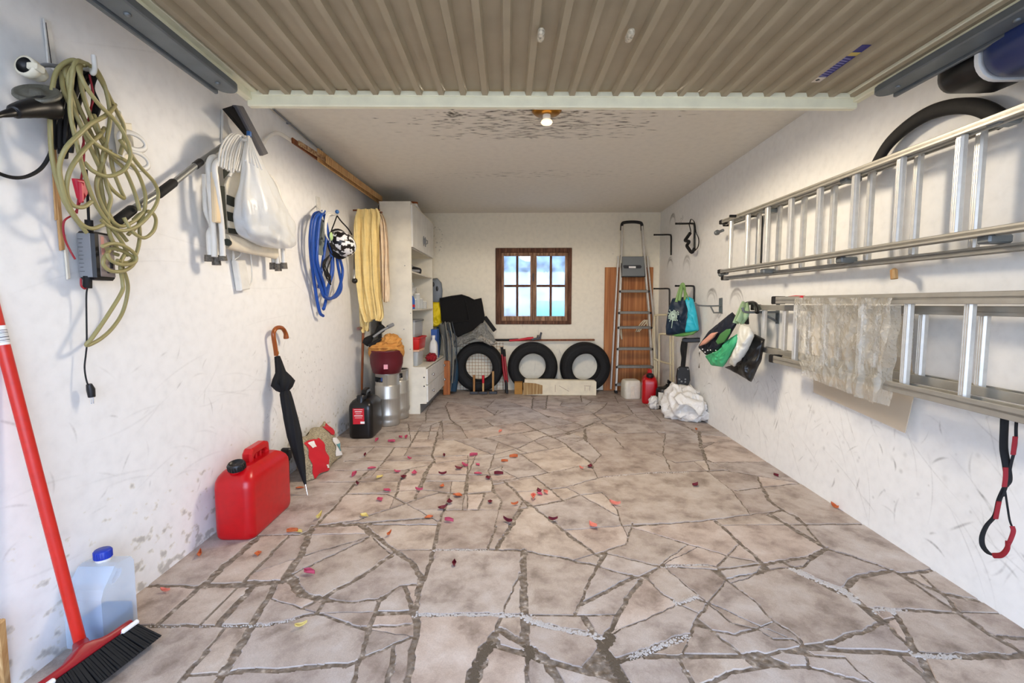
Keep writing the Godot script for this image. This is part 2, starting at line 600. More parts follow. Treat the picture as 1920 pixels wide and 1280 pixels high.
	wall_block(st, Transform3D(), 1.53, 2.0, -0.05, 2.35, 0.7, 0.93, 2.4)
	wall_block(st, Transform3D(), -1.27, 1.53, 2.03, 2.35, 0.7, 0.93, 2.4)
	struct("wall_front", st, M["ceiling_paint"], "front wall with the wide open doorway")
	# ceiling with old mould stains
	var stains := strokes(720, 1200, 200.0, func(im, ppm):
		rng.seed = 77
		for a in [[2.98, 240, 0.10, 0.8], [3.2, 200, 0.08, 0.55], [3.36, 90, 0.03, 0.5], [4.32, 110, 0.07, 0.3]]:
			for k in a[1]:
				var x := 1.75 + rng.randfn(0, 0.36)
				scuff(im, ppm, x, a[0] + rng.randfn(0, a[2]), rng.randf_range(0.02, 0.12), rng.randf_range(-0.2, 0.2), 0, a[3] * rng.randf(), 0.006)
		for k in 40: dab(im, (1.28 + rng.randfn(0, 0.02)) * ppm, im.get_height() - (2.95 + rng.randfn(0, 0.08)) * ppm, rng.randf_range(1.5, 4), 0.4))
	st = S(false)
	# laid flat: x across, y towards the back
	wall_block(st, Transform3D(Basis(Vector3.RIGHT, Vector3.FORWARD, Vector3.DOWN * -1), Vector3(-1.7, 2.27, 0)), 0, 3.6, -0.93, 6.2, 0, 0.15, 6.0)
	var cm := wall_paint("ceiling_stained", rgb(232, 226, 212), stains, 3.6, 6.0)
	struct("ceiling", st, cm, "pale grey ceiling with a band of dark mould stains")

func floor_stones():
	var st := S(false)
	box(st, Transform3D(Basis(), Vector3(0.05, -0.0535, -2.7)), Vector3(3.9, 0.1, 7.2))
	var fl := struct("floor", st, M["grout"], "crazy paving floor of pale irregular flagstones with grey joints")
	# joints between the stones: width, then their course over the floor (x, z)
	var joints := [
	[0.028, [Vector2(-1.25, -1.75), Vector2(-1.245, -2.117)]],
	[0.014, [Vector2(-1.458, -1.744), Vector2(-1.104, -1.743), Vector2(-0.968, -1.767)]],
	[0.025, [Vector2(-1.047, -1.73), Vector2(-1.044, -1.521)]],
	[0.012, [Vector2(-1.335, -1.512), Vector2(-1.036, -1.519), Vector2(-0.885, -1.524), Vector2(-0.806, -1.553), Vector2(-0.729, -1.592), Vector2(-0.724, -1.659)]],
	[0.025, [Vector2(-0.922, -1.514), Vector2(-0.9, -1.387), Vector2(-0.882, -1.289), Vector2(-0.876, -1.263)]],
	[0.015, [Vector2(-0.897, -1.312), Vector2(-0.765, -1.326), Vector2(-0.584, -1.349), Vector2(-0.53, -1.35), Vector2(-0.499, -1.372)]],
	[0.005, [Vector2(-0.729, -1.592), Vector2(-0.668, -1.569), Vector2(-0.529, -1.512), Vector2(-0.51, -1.508)]],
	[0.01, [Vector2(-0.506, -1.425), Vector2(-0.518, -1.517), Vector2(-0.52, -1.601), Vector2(-0.529, -1.672), Vector2(-0.49, -1.728)]],
	[0.008, [Vector2(-0.724, -1.659), Vector2(-0.612, -1.66), Vector2(-0.529, -1.672)]],
	[0.009, [Vector2(-0.935, -1.829), Vector2(-0.713, -2.143)]],
	[0.018, [Vector2(-0.568, -1.986), Vector2(-0.646, -1.821), Vector2(-0.742, -1.685)]],
	[0.034, [Vector2(-0.936, -1.816), Vector2(-0.831, -1.7), Vector2(-0.736, -1.669)]],
	[0.028, [Vector2(-1.024, -2.209), Vector2(-0.969, -1.98), Vector2(-0.951, -1.803)]],
	[0.008, [Vector2(-1.256, -2.152), Vector2(-1.013, -2.164)]],
	[0.014, [Vector2(-1.103, -2.137), Vector2(-1.102, -1.801), Vector2(-1.102, -1.741)]],
	[0.018, [Vector2(-1.092, -1.771), Vector2(-0.935, -1.785)]],
	[0.01, [Vector2(-0.971, -1.95), Vector2(-0.886, -2.026), Vector2(-0.794, -2.084), Vector2(-0.709, -2.157)]],
	[0.01, [Vector2(-1.033, -2.209), Vector2(-1.014, -2.246), Vector2(-0.919, -2.277), Vector2(-0.808, -2.269), Vector2(-0.708, -2.152)]],
	[0.02, [Vector2(-0.778, -2.26), Vector2(-0.707, -2.178), Vector2(-0.631, -2.094), Vector2(-0.541, -2.002), Vector2(-0.461, -1.931), Vector2(-0.4, -1.825), Vector2(-0.394, -1.73)]],
	[0.015, [Vector2(-0.407, -2.315), Vector2(-0.384, -1.932), Vector2(-0.389, -1.707), Vector2(-0.373, -1.589)]],
	[0.02, [Vector2(-0.373, -1.589), Vector2(-0.354, -1.547), Vector2(-0.324, -1.266)]],
	[0.009, [Vector2(-0.403, -1.77), Vector2(-0.472, -1.763), Vector2(-0.519, -1.662)]],
	[0.012, [Vector2(-0.519, -1.662), Vector2(-0.52, -1.581), Vector2(-0.505, -1.474), Vector2(-0.496, -1.379), Vector2(-0.485, -1.27)]],
	[0.013, [Vector2(-0.403, -2.032), Vector2(-0.139, -2.039), Vector2(-0.003, -2.034), Vector2(0.154, -1.984), Vector2(0.322, -1.916), Vector2(0.435, -1.852), Vector2(0.501, -1.828)]],
	[0.006, [Vector2(-0.52, -1.601), Vector2(-0.377, -1.608)]],
	[0.008, [Vector2(-0.509, -1.524), Vector2(-0.371, -1.537), Vector2(-0.358, -1.565)]],
	[0.015, [Vector2(-0.382, -1.589), Vector2(0.03, -1.593)]],
	[0.02, [Vector2(0.024, -1.593), Vector2(0.035, -1.553), Vector2(0.15, -1.524), Vector2(0.281, -1.479)]],
	[0.026, [Vector2(0.019, -2.042), Vector2(0.015, -1.591)]],
	[0.01, [Vector2(0.027, -1.6), Vector2(0.022, -1.272)]],
	[0.038, [Vector2(-0.092, -1.464), Vector2(-0.119, -1.393), Vector2(-0.142, -1.269)]],
	[0.009, [Vector2(-0.062, -1.589), Vector2(-0.092, -1.464)]],
	[0.026, [Vector2(0.024, -1.442), Vector2(0.072, -1.404), Vector2(0.096, -1.346), Vector2(0.127, -1.274)]],
	[0.03, [Vector2(0.027, -1.403), Vector2(0.082, -1.382)]],
	[0.026, [Vector2(0.258, -1.483), Vector2(0.286, -1.385), Vector2(0.316, -1.277)]],
	[0.034, [Vector2(0.275, -1.446), Vector2(0.306, -1.488)]],
	[0.016, [Vector2(0.281, -1.479), Vector2(0.332, -1.558), Vector2(0.396, -1.678), Vector2(0.494, -1.828)]],
	[0.024, [Vector2(0.278, -1.37), Vector2(0.407, -1.425), Vector2(0.541, -1.487)]],
	[0.018, [Vector2(-0.104, -2.055), Vector2(-0.026, -2.321)]],
	[0.009, [Vector2(-0.14, -2.055), Vector2(-0.116, -2.262)]],
	[0.016, [Vector2(0.17, -2.325), Vector2(0.243, -2.16), Vector2(0.355, -1.98), Vector2(0.329, -1.916)]],
	[0.006, [Vector2(0.346, -2.017), Vector2(0.49, -2.097), Vector2(0.574, -2.312)]],
	[0.01, [Vector2(0.337, -1.916), Vector2(0.385, -2.017)]],
	[0.006, [Vector2(0.385, -2.017), Vector2(0.585, -1.921), Vector2(0.694, -1.909)]],
	[0.008, [Vector2(0.492, -1.822), Vector2(0.593, -1.921)]],
	[0.016, [Vector2(1.003, -2.342), Vector2(1.041, -1.948)]],
	[0.008, [Vector2(0.681, -2.176), Vector2(0.917, -2.004), Vector2(1.044, -1.953)]],
	[0.02, [Vector2(1.029, -1.94), Vector2(1.274, -2.002), Vector2(1.392, -2.074)]],
	[0.017, [Vector2(1.348, -2.325), Vector2(1.392, -2.074), Vector2(1.508, -1.956), Vector2(1.571, -1.873), Vector2(1.748, -1.913)]],
	[0.01, [Vector2(1.348, -2.307), Vector2(1.746, -2.32)]],
	]
	joints += [
	[0.008, [Vector2(0.917, -2.004), Vector2(0.838, -1.921), Vector2(0.83, -1.824), Vector2(0.98, -1.878), Vector2(1.05, -1.949)]],
	[0.008, [Vector2(0.993, -1.87), Vector2(1.06, -1.902), Vector2(1.155, -1.919)]],
	[0.02, [Vector2(1.149, -1.923), Vector2(1.19, -1.837), Vector2(1.258, -1.756), Vector2(1.256, -1.687)]],
	[0.022, [Vector2(1.255, -1.763), Vector2(1.373, -1.852), Vector2(1.521, -1.894)]],
	[0.008, [Vector2(1.407, -2.083), Vector2(1.176, -1.911)]],
	[0.024, [Vector2(1.563, -1.873), Vector2(1.62, -1.749), Vector2(1.707, -1.71)]],
	[0.015, [Vector2(1.249, -1.699), Vector2(1.279, -1.646), Vector2(1.583, -1.634)]],
	[0.015, [Vector2(1.578, -1.628), Vector2(1.606, -1.699), Vector2(1.618, -1.756)]],
	[0.022, [Vector2(1.574, -1.639), Vector2(1.579, -1.532), Vector2(1.592, -1.466), Vector2(1.6, -1.43)]],
	[0.018, [Vector2(1.599, -1.511), Vector2(1.683, -1.509)]],
	[0.012, [Vector2(1.275, -1.651), Vector2(1.272, -1.579), Vector2(1.266, -1.517), Vector2(1.256, -1.424)]],
	[0.022, [Vector2(1.264, -1.433), Vector2(1.231, -1.357), Vector2(1.196, -1.295)]],
	[0.014, [Vector2(0.912, -1.45), Vector2(1.08, -1.495), Vector2(1.284, -1.581)]],
	[0.009, [Vector2(0.828, -1.82), Vector2(0.875, -1.699), Vector2(0.89, -1.583), Vector2(0.923, -1.492), Vector2(0.918, -1.45)]],
	[0.008, [Vector2(0.52, -1.833), Vector2(0.543, -1.718), Vector2(0.595, -1.663)]],
	[0.012, [Vector2(0.587, -1.663), Vector2(0.664, -1.708), Vector2(0.703, -1.671)]],
	[0.006, [Vector2(0.693, -1.683), Vector2(0.736, -1.559), Vector2(0.812, -1.54), Vector2(0.838, -1.486), Vector2(0.904, -1.482), Vector2(0.918, -1.45)]],
	[0.007, [Vector2(0.665, -1.522), Vector2(0.725, -1.503), Vector2(0.812, -1.54)]],
	[0.009, [Vector2(0.653, -1.527), Vector2(0.704, -1.402)]],
	[0.034, [Vector2(0.706, -1.406), Vector2(0.758, -1.407), Vector2(0.783, -1.394)]],
	[0.01, [Vector2(0.522, -1.291), Vector2(0.626, -1.338), Vector2(0.682, -1.355), Vector2(0.772, -1.373), Vector2(0.875, -1.367), Vector2(0.941, -1.336), Vector2(1.035, -1.3)]],
	[0.026, [Vector2(1.251, -1.426), Vector2(1.294, -1.423), Vector2(1.391, -1.418), Vector2(1.598, -1.428)]],
	[0.006, [Vector2(0.918, -1.45), Vector2(0.875, -1.363)]],
	[0.006, [Vector2(0.909, -1.418), Vector2(1.02, -1.407), Vector2(1.035, -1.3)]],
	[0.008, [Vector2(0.706, -1.677), Vector2(0.628, -1.59), Vector2(0.575, -1.505)]],
	[0.008, [Vector2(0.588, -1.925), Vector2(0.701, -1.927), Vector2(0.789, -1.928), Vector2(0.843, -1.913)]],
	[0.006, [Vector2(0.478, -1.832), Vector2(0.594, -1.917)]],
	[0.01, [Vector2(0.453, -1.832), Vector2(0.385, -1.781)]],
	[0.014, [Vector2(-1.023, -2.195), Vector2(-1.015, -2.432), Vector2(-1.023, -2.83), Vector2(-1.01, -3.026)]],
	[0.01, [Vector2(-1.024, -2.648), Vector2(-0.778, -2.653), Vector2(-0.711, -2.598), Vector2(-0.635, -2.524)]],
	[0.012, [Vector2(-0.717, -2.598), Vector2(-0.728, -2.711), Vector2(-0.755, -2.871), Vector2(-0.744, -3.062)]],
	[0.013, [Vector2(-1.027, -2.253), Vector2(-0.825, -2.318), Vector2(-0.79, -2.369), Vector2(-0.635, -2.524)]],
	[0.03, [Vector2(-0.89, -2.262), Vector2(-0.796, -2.281)]],
	[0.007, [Vector2(-0.792, -2.269), Vector2(-0.406, -2.276)]],
	[0.01, [Vector2(-0.403, -2.162), Vector2(-0.412, -2.376), Vector2(-0.406, -2.603), Vector2(-0.411, -2.683)]],
	[0.006, [Vector2(-0.743, -2.694), Vector2(-0.584, -2.722), Vector2(-0.404, -2.68)]],
	[0.007, [Vector2(-0.415, -2.664), Vector2(-0.226, -2.67)]],
	[0.006, [Vector2(-0.406, -2.45), Vector2(-0.208, -2.453)]],
	[0.008, [Vector2(-1.231, -3.039), Vector2(-0.759, -3.062)]],
	[0.01, [Vector2(-0.774, -3.062), Vector2(-0.603, -3.187), Vector2(-0.426, -3.26), Vector2(-0.318, -3.299)]],
	[0.007, [Vector2(-1.248, -2.835), Vector2(-0.984, -2.84)]],
	[0.007, [Vector2(-1.349, -3.56), Vector2(-0.665, -3.572)]],
	[0.006, [Vector2(-1.165, -4.016), Vector2(-0.713, -4.024)]],
	[0.009, [Vector2(-0.891, -4.021), Vector2(-0.861, -3.554)]],
	[0.009, [Vector2(-0.716, -4.042), Vector2(-0.669, -3.572), Vector2(-0.647, -3.381), Vector2(-0.593, -3.198)]],
	[0.006, [Vector2(-0.942, -3.345), Vector2(-0.635, -3.361)]],
	[0.006, [Vector2(-1.141, -3.578), Vector2(-1.13, -3.322), Vector2(-1.238, -3.218)]],
	[0.009, [Vector2(-0.972, -3.567), Vector2(-0.962, -3.3), Vector2(-0.957, -3.048)]],
	[0.005, [Vector2(-1.244, -3.234), Vector2(-0.952, -3.239)]],
	[0.022, [Vector2(-0.614, -3.164), Vector2(-0.618, -2.991), Vector2(-0.603, -2.722)]],
	]
	joints += [
	[0.006, [Vector2(-0.576, -2.856), Vector2(-0.34, -2.86)]],
	[0.006, [Vector2(-0.37, -3.261), Vector2(-0.346, -2.976), Vector2(-0.323, -2.66)]],
	[0.01, [Vector2(-0.794, -2.275), Vector2(-0.693, -2.168)]],
	[0.01, [Vector2(-0.296, -3.83), Vector2(-0.067, -3.963), Vector2(0.137, -4.082)]],
	[0.012, [Vector2(0.119, -4.131), Vector2(0.295, -3.834), Vector2(0.369, -3.648), Vector2(0.411, -3.479), Vector2(0.495, -3.252), Vector2(0.497, -3.116)]],
	[0.008, [Vector2(-0.287, -3.831), Vector2(-0.229, -3.786), Vector2(-0.088, -3.611), Vector2(0.058, -3.432)]],
	[0.01, [Vector2(-0.009, -3.555), Vector2(0.118, -3.766), Vector2(0.205, -3.882), Vector2(0.382, -3.971), Vector2(0.561, -4.177)]],
	[0.009, [Vector2(0.117, -3.751), Vector2(0.222, -3.544)]],
	[0.01, [Vector2(0.008, -3.405), Vector2(0.356, -3.604)]],
	[0.006, [Vector2(-0.316, -3.521), Vector2(-0.197, -3.389), Vector2(-0.051, -3.512)]],
	[0.006, [Vector2(-0.464, -3.354), Vector2(-0.198, -3.402)]],
	[0.009, [Vector2(0, -3.418), Vector2(0.19, -3.015)]],
	[0.009, [Vector2(-0.126, -2.882), Vector2(-0.049, -2.906), Vector2(0.086, -2.963), Vector2(0.205, -3.026), Vector2(0.42, -3.159), Vector2(0.504, -3.16)]],
	[0.01, [Vector2(0.086, -2.963), Vector2(0.18, -2.744), Vector2(0.251, -2.576)]],
	[0.006, [Vector2(0.18, -2.744), Vector2(0.289, -2.771), Vector2(0.3, -2.746), Vector2(0.35, -2.664)]],
	[0.006, [Vector2(0.327, -2.807), Vector2(0.411, -2.872), Vector2(0.536, -2.951), Vector2(0.902, -3.038), Vector2(1.013, -3.044)]],
	[0.007, [Vector2(-0.167, -2.738), Vector2(-0.164, -2.808), Vector2(-0.09, -2.845)]],
	[0.014, [Vector2(-0.012, -2.46), Vector2(0.086, -2.507), Vector2(0.245, -2.584), Vector2(0.349, -2.656)]],
	[0.014, [Vector2(-0.003, -2.47), Vector2(-0.069, -2.173)]],
	[0.013, [Vector2(0.079, -2.486), Vector2(0.174, -2.298), Vector2(0.241, -2.184)]],
	[0.008, [Vector2(-0.306, -2.669), Vector2(-0.158, -2.704), Vector2(-0.1, -2.563), Vector2(-0.108, -2.462)]],
	[0.014, [Vector2(-0.09, -2.855), Vector2(-0.02, -2.69), Vector2(0.043, -2.521)]],
	[0.009, [Vector2(-0.205, -2.67), Vector2(-0.222, -2.453)]],
	[0.006, [Vector2(-0.207, -3.04), Vector2(-0.115, -3.15), Vector2(-0.127, -3.083), Vector2(-0.014, -2.918)]],
	[0.006, [Vector2(-0.164, -2.808), Vector2(-0.207, -3.04), Vector2(-0.189, -3.389)]],
	[0.006, [Vector2(0.382, -3.971), Vector2(0.533, -3.822), Vector2(0.459, -3.741), Vector2(0.296, -3.85)]],
	[0.014, [Vector2(0.564, -4.046), Vector2(0.554, -3.838)]],
	[0.006, [Vector2(0.489, -3.16), Vector2(0.599, -3.402), Vector2(0.535, -3.838)]],
	[0.005, [Vector2(0.349, -2.656), Vector2(0.485, -2.699), Vector2(0.523, -2.472), Vector2(0.517, -2.28)]],
	[0.006, [Vector2(0.511, -2.277), Vector2(0.691, -2.307), Vector2(0.776, -2.31)]],
	[0.006, [Vector2(-0.327, -3.286), Vector2(-0.34, -2.976), Vector2(-0.306, -2.669)]],
	[0.005, [Vector2(-0.398, -2.975), Vector2(-0.181, -2.979)]],
	[0.012, [Vector2(0.892, -3.024), Vector2(1.368, -3.092), Vector2(1.445, -3.047), Vector2(1.584, -2.961), Vector2(1.744, -2.864)]],
	[0.01, [Vector2(1.283, -2.743), Vector2(1.744, -2.864)]],
	[0.018, [Vector2(1.467, -2.778), Vector2(1.409, -2.599), Vector2(1.415, -2.472), Vector2(1.45, -2.4), Vector2(1.431, -2.303)]],
	[0.01, [Vector2(1.352, -2.305), Vector2(1.742, -2.315)]],
	[0.014, [Vector2(1.329, -2.362), Vector2(1.343, -2.289), Vector2(1.358, -2.201)]],
	[0.006, [Vector2(0.651, -2.288), Vector2(0.832, -2.32), Vector2(1.03, -2.364), Vector2(1.416, -2.475)]],
	[0.006, [Vector2(1.409, -2.48), Vector2(1.298, -2.411), Vector2(1.33, -2.342)]],
	[0.018, [Vector2(1.569, -4.057), Vector2(1.411, -3.61), Vector2(1.329, -3.303)]],
	[0.006, [Vector2(1.247, -4.04), Vector2(1.544, -3.959)]],
	[0.006, [Vector2(1.46, -3.725), Vector2(1.59, -3.745), Vector2(1.754, -3.806)]],
	[0.006, [Vector2(1.406, -3.572), Vector2(1.563, -3.727)]],
	[0.006, [Vector2(1.571, -4.057), Vector2(1.806, -4.061)]],
	[0.007, [Vector2(1.325, -3.317), Vector2(1.351, -3.251), Vector2(1.751, -3.266)]],
	[0.005, [Vector2(1.463, -4.378), Vector2(1.549, -4.057)]],
	[0.006, [Vector2(1.354, -3.259), Vector2(1.403, -3.081)]],
	[0.005, [Vector2(1.245, -3.09), Vector2(1.267, -2.755), Vector2(1.223, -2.454)]],
	[0.005, [Vector2(0.996, -3.451), Vector2(1.089, -3.234), Vector2(1.323, -3.29)]],
	[0.005, [Vector2(1.254, -3.993), Vector2(1.069, -3.452), Vector2(1.002, -3.017)]],
	]
	joints += [
	[0.006, [Vector2(-0.962, -4.736), Vector2(-0.889, -4.35)]],
	[0.006, [Vector2(-1.143, -4.289), Vector2(-0.81, -4.335), Vector2(-0.726, -4.33)]],
	[0.005, [Vector2(-0.901, -4.409), Vector2(-0.674, -4.433)]],
	[0.008, [Vector2(-0.82, -5.081), Vector2(-0.667, -4.441), Vector2(-0.561, -4.224)]],
	[0.006, [Vector2(-0.636, -4.288), Vector2(-0.489, -4.307), Vector2(-0.466, -4.409), Vector2(-0.24, -4.65)]],
	[0.007, [Vector2(-0.423, -5.02), Vector2(-0.249, -4.65), Vector2(-0.174, -4.81)]],
	[0.008, [Vector2(-0.322, -4.411), Vector2(-0.242, -4.214), Vector2(0.027, -4.383), Vector2(0.282, -4.572)]],
	[0.008, [Vector2(-0.58, -4.24), Vector2(-0.543, -4.209), Vector2(-0.5, -4.057)]],
	[0.006, [Vector2(-0.724, -4.222), Vector2(-0.626, -4.338)]],
	[0.006, [Vector2(-0.731, -4.336), Vector2(-0.678, -4.039)]],
	[0.007, [Vector2(-1.17, -4.031), Vector2(-0.725, -4.038), Vector2(-0.5, -4.057), Vector2(-0.34, -4.119), Vector2(-0.234, -4.22)]],
	[0.008, [Vector2(-0.892, -4.035), Vector2(-0.861, -3.569)]],
	[0.008, [Vector2(-0.715, -4.038), Vector2(-0.676, -3.678), Vector2(-0.656, -3.493)]],
	[0.005, [Vector2(-0.685, -3.773), Vector2(-0.494, -3.769), Vector2(-0.384, -3.836), Vector2(-0.203, -3.774)]],
	[0.005, [Vector2(-0.258, -4.65), Vector2(-0.224, -4.88), Vector2(0.105, -4.92)]],
	[0.008, [Vector2(-0.099, -5.26), Vector2(0.116, -4.963), Vector2(0.29, -4.547)]],
	[0.01, [Vector2(0.15, -5.467), Vector2(0.13, -4.963), Vector2(0.305, -4.945)]],
	[0.008, [Vector2(0.352, -5.866), Vector2(0.275, -4.923)]],
	[0.009, [Vector2(0.018, -4.366), Vector2(0.151, -4.083), Vector2(0.289, -3.821)]],
	[0.008, [Vector2(-0.214, -3.838), Vector2(-0.134, -3.893), Vector2(0.167, -4.083)]],
	[0.006, [Vector2(-1.037, -4.265), Vector2(-0.971, -4.034)]],
	[0.006, [Vector2(-0.874, -4.08), Vector2(-0.782, -4.319)]],
	[0.006, [Vector2(-0.811, -4.204), Vector2(-0.788, -4.023)]],
	[0.005, [Vector2(-1.02, -5.474), Vector2(-0.668, -5.533), Vector2(-0.29, -5.433), Vector2(0.148, -5.467)]],
	[0.005, [Vector2(-0.813, -5.036), Vector2(-0.82, -5.272), Vector2(-0.415, -5.043)]],
	[0.005, [Vector2(-0.29, -5.433), Vector2(-0.354, -4.999)]],
	[0.005, [Vector2(-0.963, -4.716), Vector2(-1.02, -5.474)]],
	[0.006, [Vector2(0.101, -5.801), Vector2(0.18, -5.467)]],
	[0.007, [Vector2(0.753, -5.783), Vector2(0.709, -5.323)]],
	[0.007, [Vector2(0.724, -5.557), Vector2(0.83, -5.35), Vector2(0.712, -5.085)]],
	[0.005, [Vector2(0.295, -5.291), Vector2(0.708, -5.273)]],
	[0.005, [Vector2(0.483, -5.294), Vector2(0.442, -5.103), Vector2(0.548, -5.006)]],
	[0.006, [Vector2(0.248, -4.935), Vector2(0.54, -5.014), Vector2(0.725, -5.108)]],
	[0.008, [Vector2(0.247, -4.922), Vector2(0.401, -4.841), Vector2(0.469, -4.682), Vector2(0.541, -4.606), Vector2(0.753, -4.725), Vector2(0.887, -4.976), Vector2(0.996, -5.278)]],
	[0.006, [Vector2(0.234, -4.658), Vector2(0.378, -4.559), Vector2(0.533, -4.614)]],
	[0.009, [Vector2(0.402, -4.53), Vector2(0.586, -4.228), Vector2(0.789, -4.465), Vector2(0.747, -4.745)]],
	[0.008, [Vector2(0.207, -4.113), Vector2(0.516, -4.357)]],
	[0.008, [Vector2(0.316, -4.192), Vector2(0.445, -3.972)]],
	[0.006, [Vector2(0.431, -4.058), Vector2(0.586, -4.166)]],
	[0.006, [Vector2(0.57, -4.165), Vector2(0.772, -4.413)]],
	[0.009, [Vector2(0.283, -3.842), Vector2(0.402, -3.93), Vector2(0.562, -4.104)]],
	[0.014, [Vector2(0.571, -4.046), Vector2(0.535, -3.851), Vector2(0.543, -3.724)]],
	[0.006, [Vector2(0.383, -3.849), Vector2(0.541, -3.838)]],
	[0.005, [Vector2(0.585, -4.046), Vector2(0.795, -3.856), Vector2(0.804, -3.563)]],
	[0.01, [Vector2(0.771, -4.362), Vector2(0.85, -3.979)]],
	[0.007, [Vector2(1.155, -5.675), Vector2(1.107, -5.232)]],
	[0.006, [Vector2(1.179, -5.07), Vector2(1.156, -4.713)]],
	[0.005, [Vector2(0.753, -4.725), Vector2(1.161, -4.732)]],
	[0.005, [Vector2(0.788, -4.458), Vector2(0.928, -4.433), Vector2(1.161, -4.732)]],
	[0.005, [Vector2(0.981, -5.254), Vector2(1.411, -5.31)]],
	]
	joints += [
	[0.005, [Vector2(0.853, -3.993), Vector2(1.191, -4.027), Vector2(1.5, -3.97)]],
	[0.005, [Vector2(1.161, -4.732), Vector2(1.195, -4.013)]],
	[0.005, [Vector2(1.152, -4.732), Vector2(1.342, -4.405), Vector2(1.522, -4.341), Vector2(1.523, -4.033)]],
	[0.005, [Vector2(1.411, -5.31), Vector2(1.342, -4.405)]],
	]
	# drawn on a fine plan of the floor; what is left between the joints are the stones
	var cell := 0.0025
	var x0 := -1.62
	var z0 := -6.09
	var W := int(3.44 / cell)
	var H := int(5.46 / cell)
	var plan := BitMap.new()
	plan.create(Vector2i(W, H))
	plan.set_bit_rect(Rect2i(2, 2, W - 4, H - 4), true)
	var nz := noise(90, 9.0, 3)
	# nearer than the traced joints, and along the walls, a few plain ones
	for e in [[-1.4, -0.9, -0.3, -1.0], [-0.3, -1.0, 0.6, -0.85], [0.6, -0.85, 1.7, -1.05], [-0.4, -1.4, -0.3, -0.6], [0.5, -1.35, 0.55, -0.6], [-1.0, -1.4, -0.95, -0.6], [1.2, -1.4, 1.25, -0.6]]:
		joints.append([0.015, [Vector2(e[0], e[1]), Vector2(e[2], e[3])]])
	for j in joints:
		var half: float = j[0] * 0.5 * (1.0 + 0.5 * clampf((-j[1][0].y - 2.6) / 2.0, 0, 1))
		var p: Array = j[1]
		for k in p.size() - 1:
			var a: Vector2 = p[k]
			var b: Vector2 = p[k + 1]
			var far := clampf((-(a.y + b.y) * 0.5 - 1.5) / 3.5, 0, 1)
			var n := int(a.distance_to(b) / cell) + 1
			var side := (b - a).orthogonal().normalized()
			for i in n + 1:
				var q := a.lerp(b, float(i) / n)
				q += side * nz.get_noise_2dv(q) * lerpf(0.008, 0.006, far)
				var r := maxf(half * (1.0 + 0.5 * nz.get_noise_2dv(q * 2.3 + Vector2(40, 0))), 0.0026) / cell
				var c := Vector2((q.x - x0) / cell, (q.y - z0) / cell)
				for dy in range(-ceili(r), ceili(r) + 1):
					var dx := sqrt(maxf(0, r * r - dy * dy))
					var yy := int(c.y + dy)
					var xa := clampi(int(c.x - dx), 0, W - 1)
					var xb := clampi(int(c.x + dx) + 1, 0, W - 1)
					if yy >= 0 and yy < H and xb > xa: plan.set_bit_rect(Rect2i(xa, yy, xb - xa, 1), false)
	# run loose ends on until they meet another joint
	for j in joints:
		var p: Array = j[1]
		for e in 2:
			var tip: Vector2 = p[0] if e == 0 else p[p.size() - 1]
			var from: Vector2 = p[1] if e == 0 else p[p.size() - 2]
			var dir := (tip - from).normalized()
			var start: float = j[0] * 0.5 + 0.02
			var hit := -1.0
			for i in 160:
				var q := tip + dir * (start + i * 0.002)
				var g := Vector2i(int((q.x - x0) / cell), int((q.y - z0) / cell))
				if g.x < 0 or g.y < 0 or g.x >= W or g.y >= H or not plan.get_bitv(g):
					hit = start + i * 0.002
					break
			if hit < 0: continue
			for i in int(hit / 0.0012):
				var q := tip + dir * (i * 0.0012)
				q += dir.orthogonal() * nz.get_noise_2dv(q) * 0.006
				var r := int(clampf(j[0] * 0.4 / cell, 1, 4))
				var g := Rect2i(int((q.x - x0) / cell) - r, int((q.y - z0) / cell) - r, 2 * r, 2 * r).intersection(Rect2i(0, 0, W, H))
				if g.size.x > 0 and g.size.y > 0: plan.set_bit_rect(g, false)
	# pale salt crusts and dark dirt lying in some of the joints
	var salt := mat("salt_crust", rgb(210, 205, 200), 0.9, 0.0, "grain", 6.0)
	var dirt := mat("joint_dirt", rgb(104, 92, 76), 0.95, 0.0, "grain", 6.0)
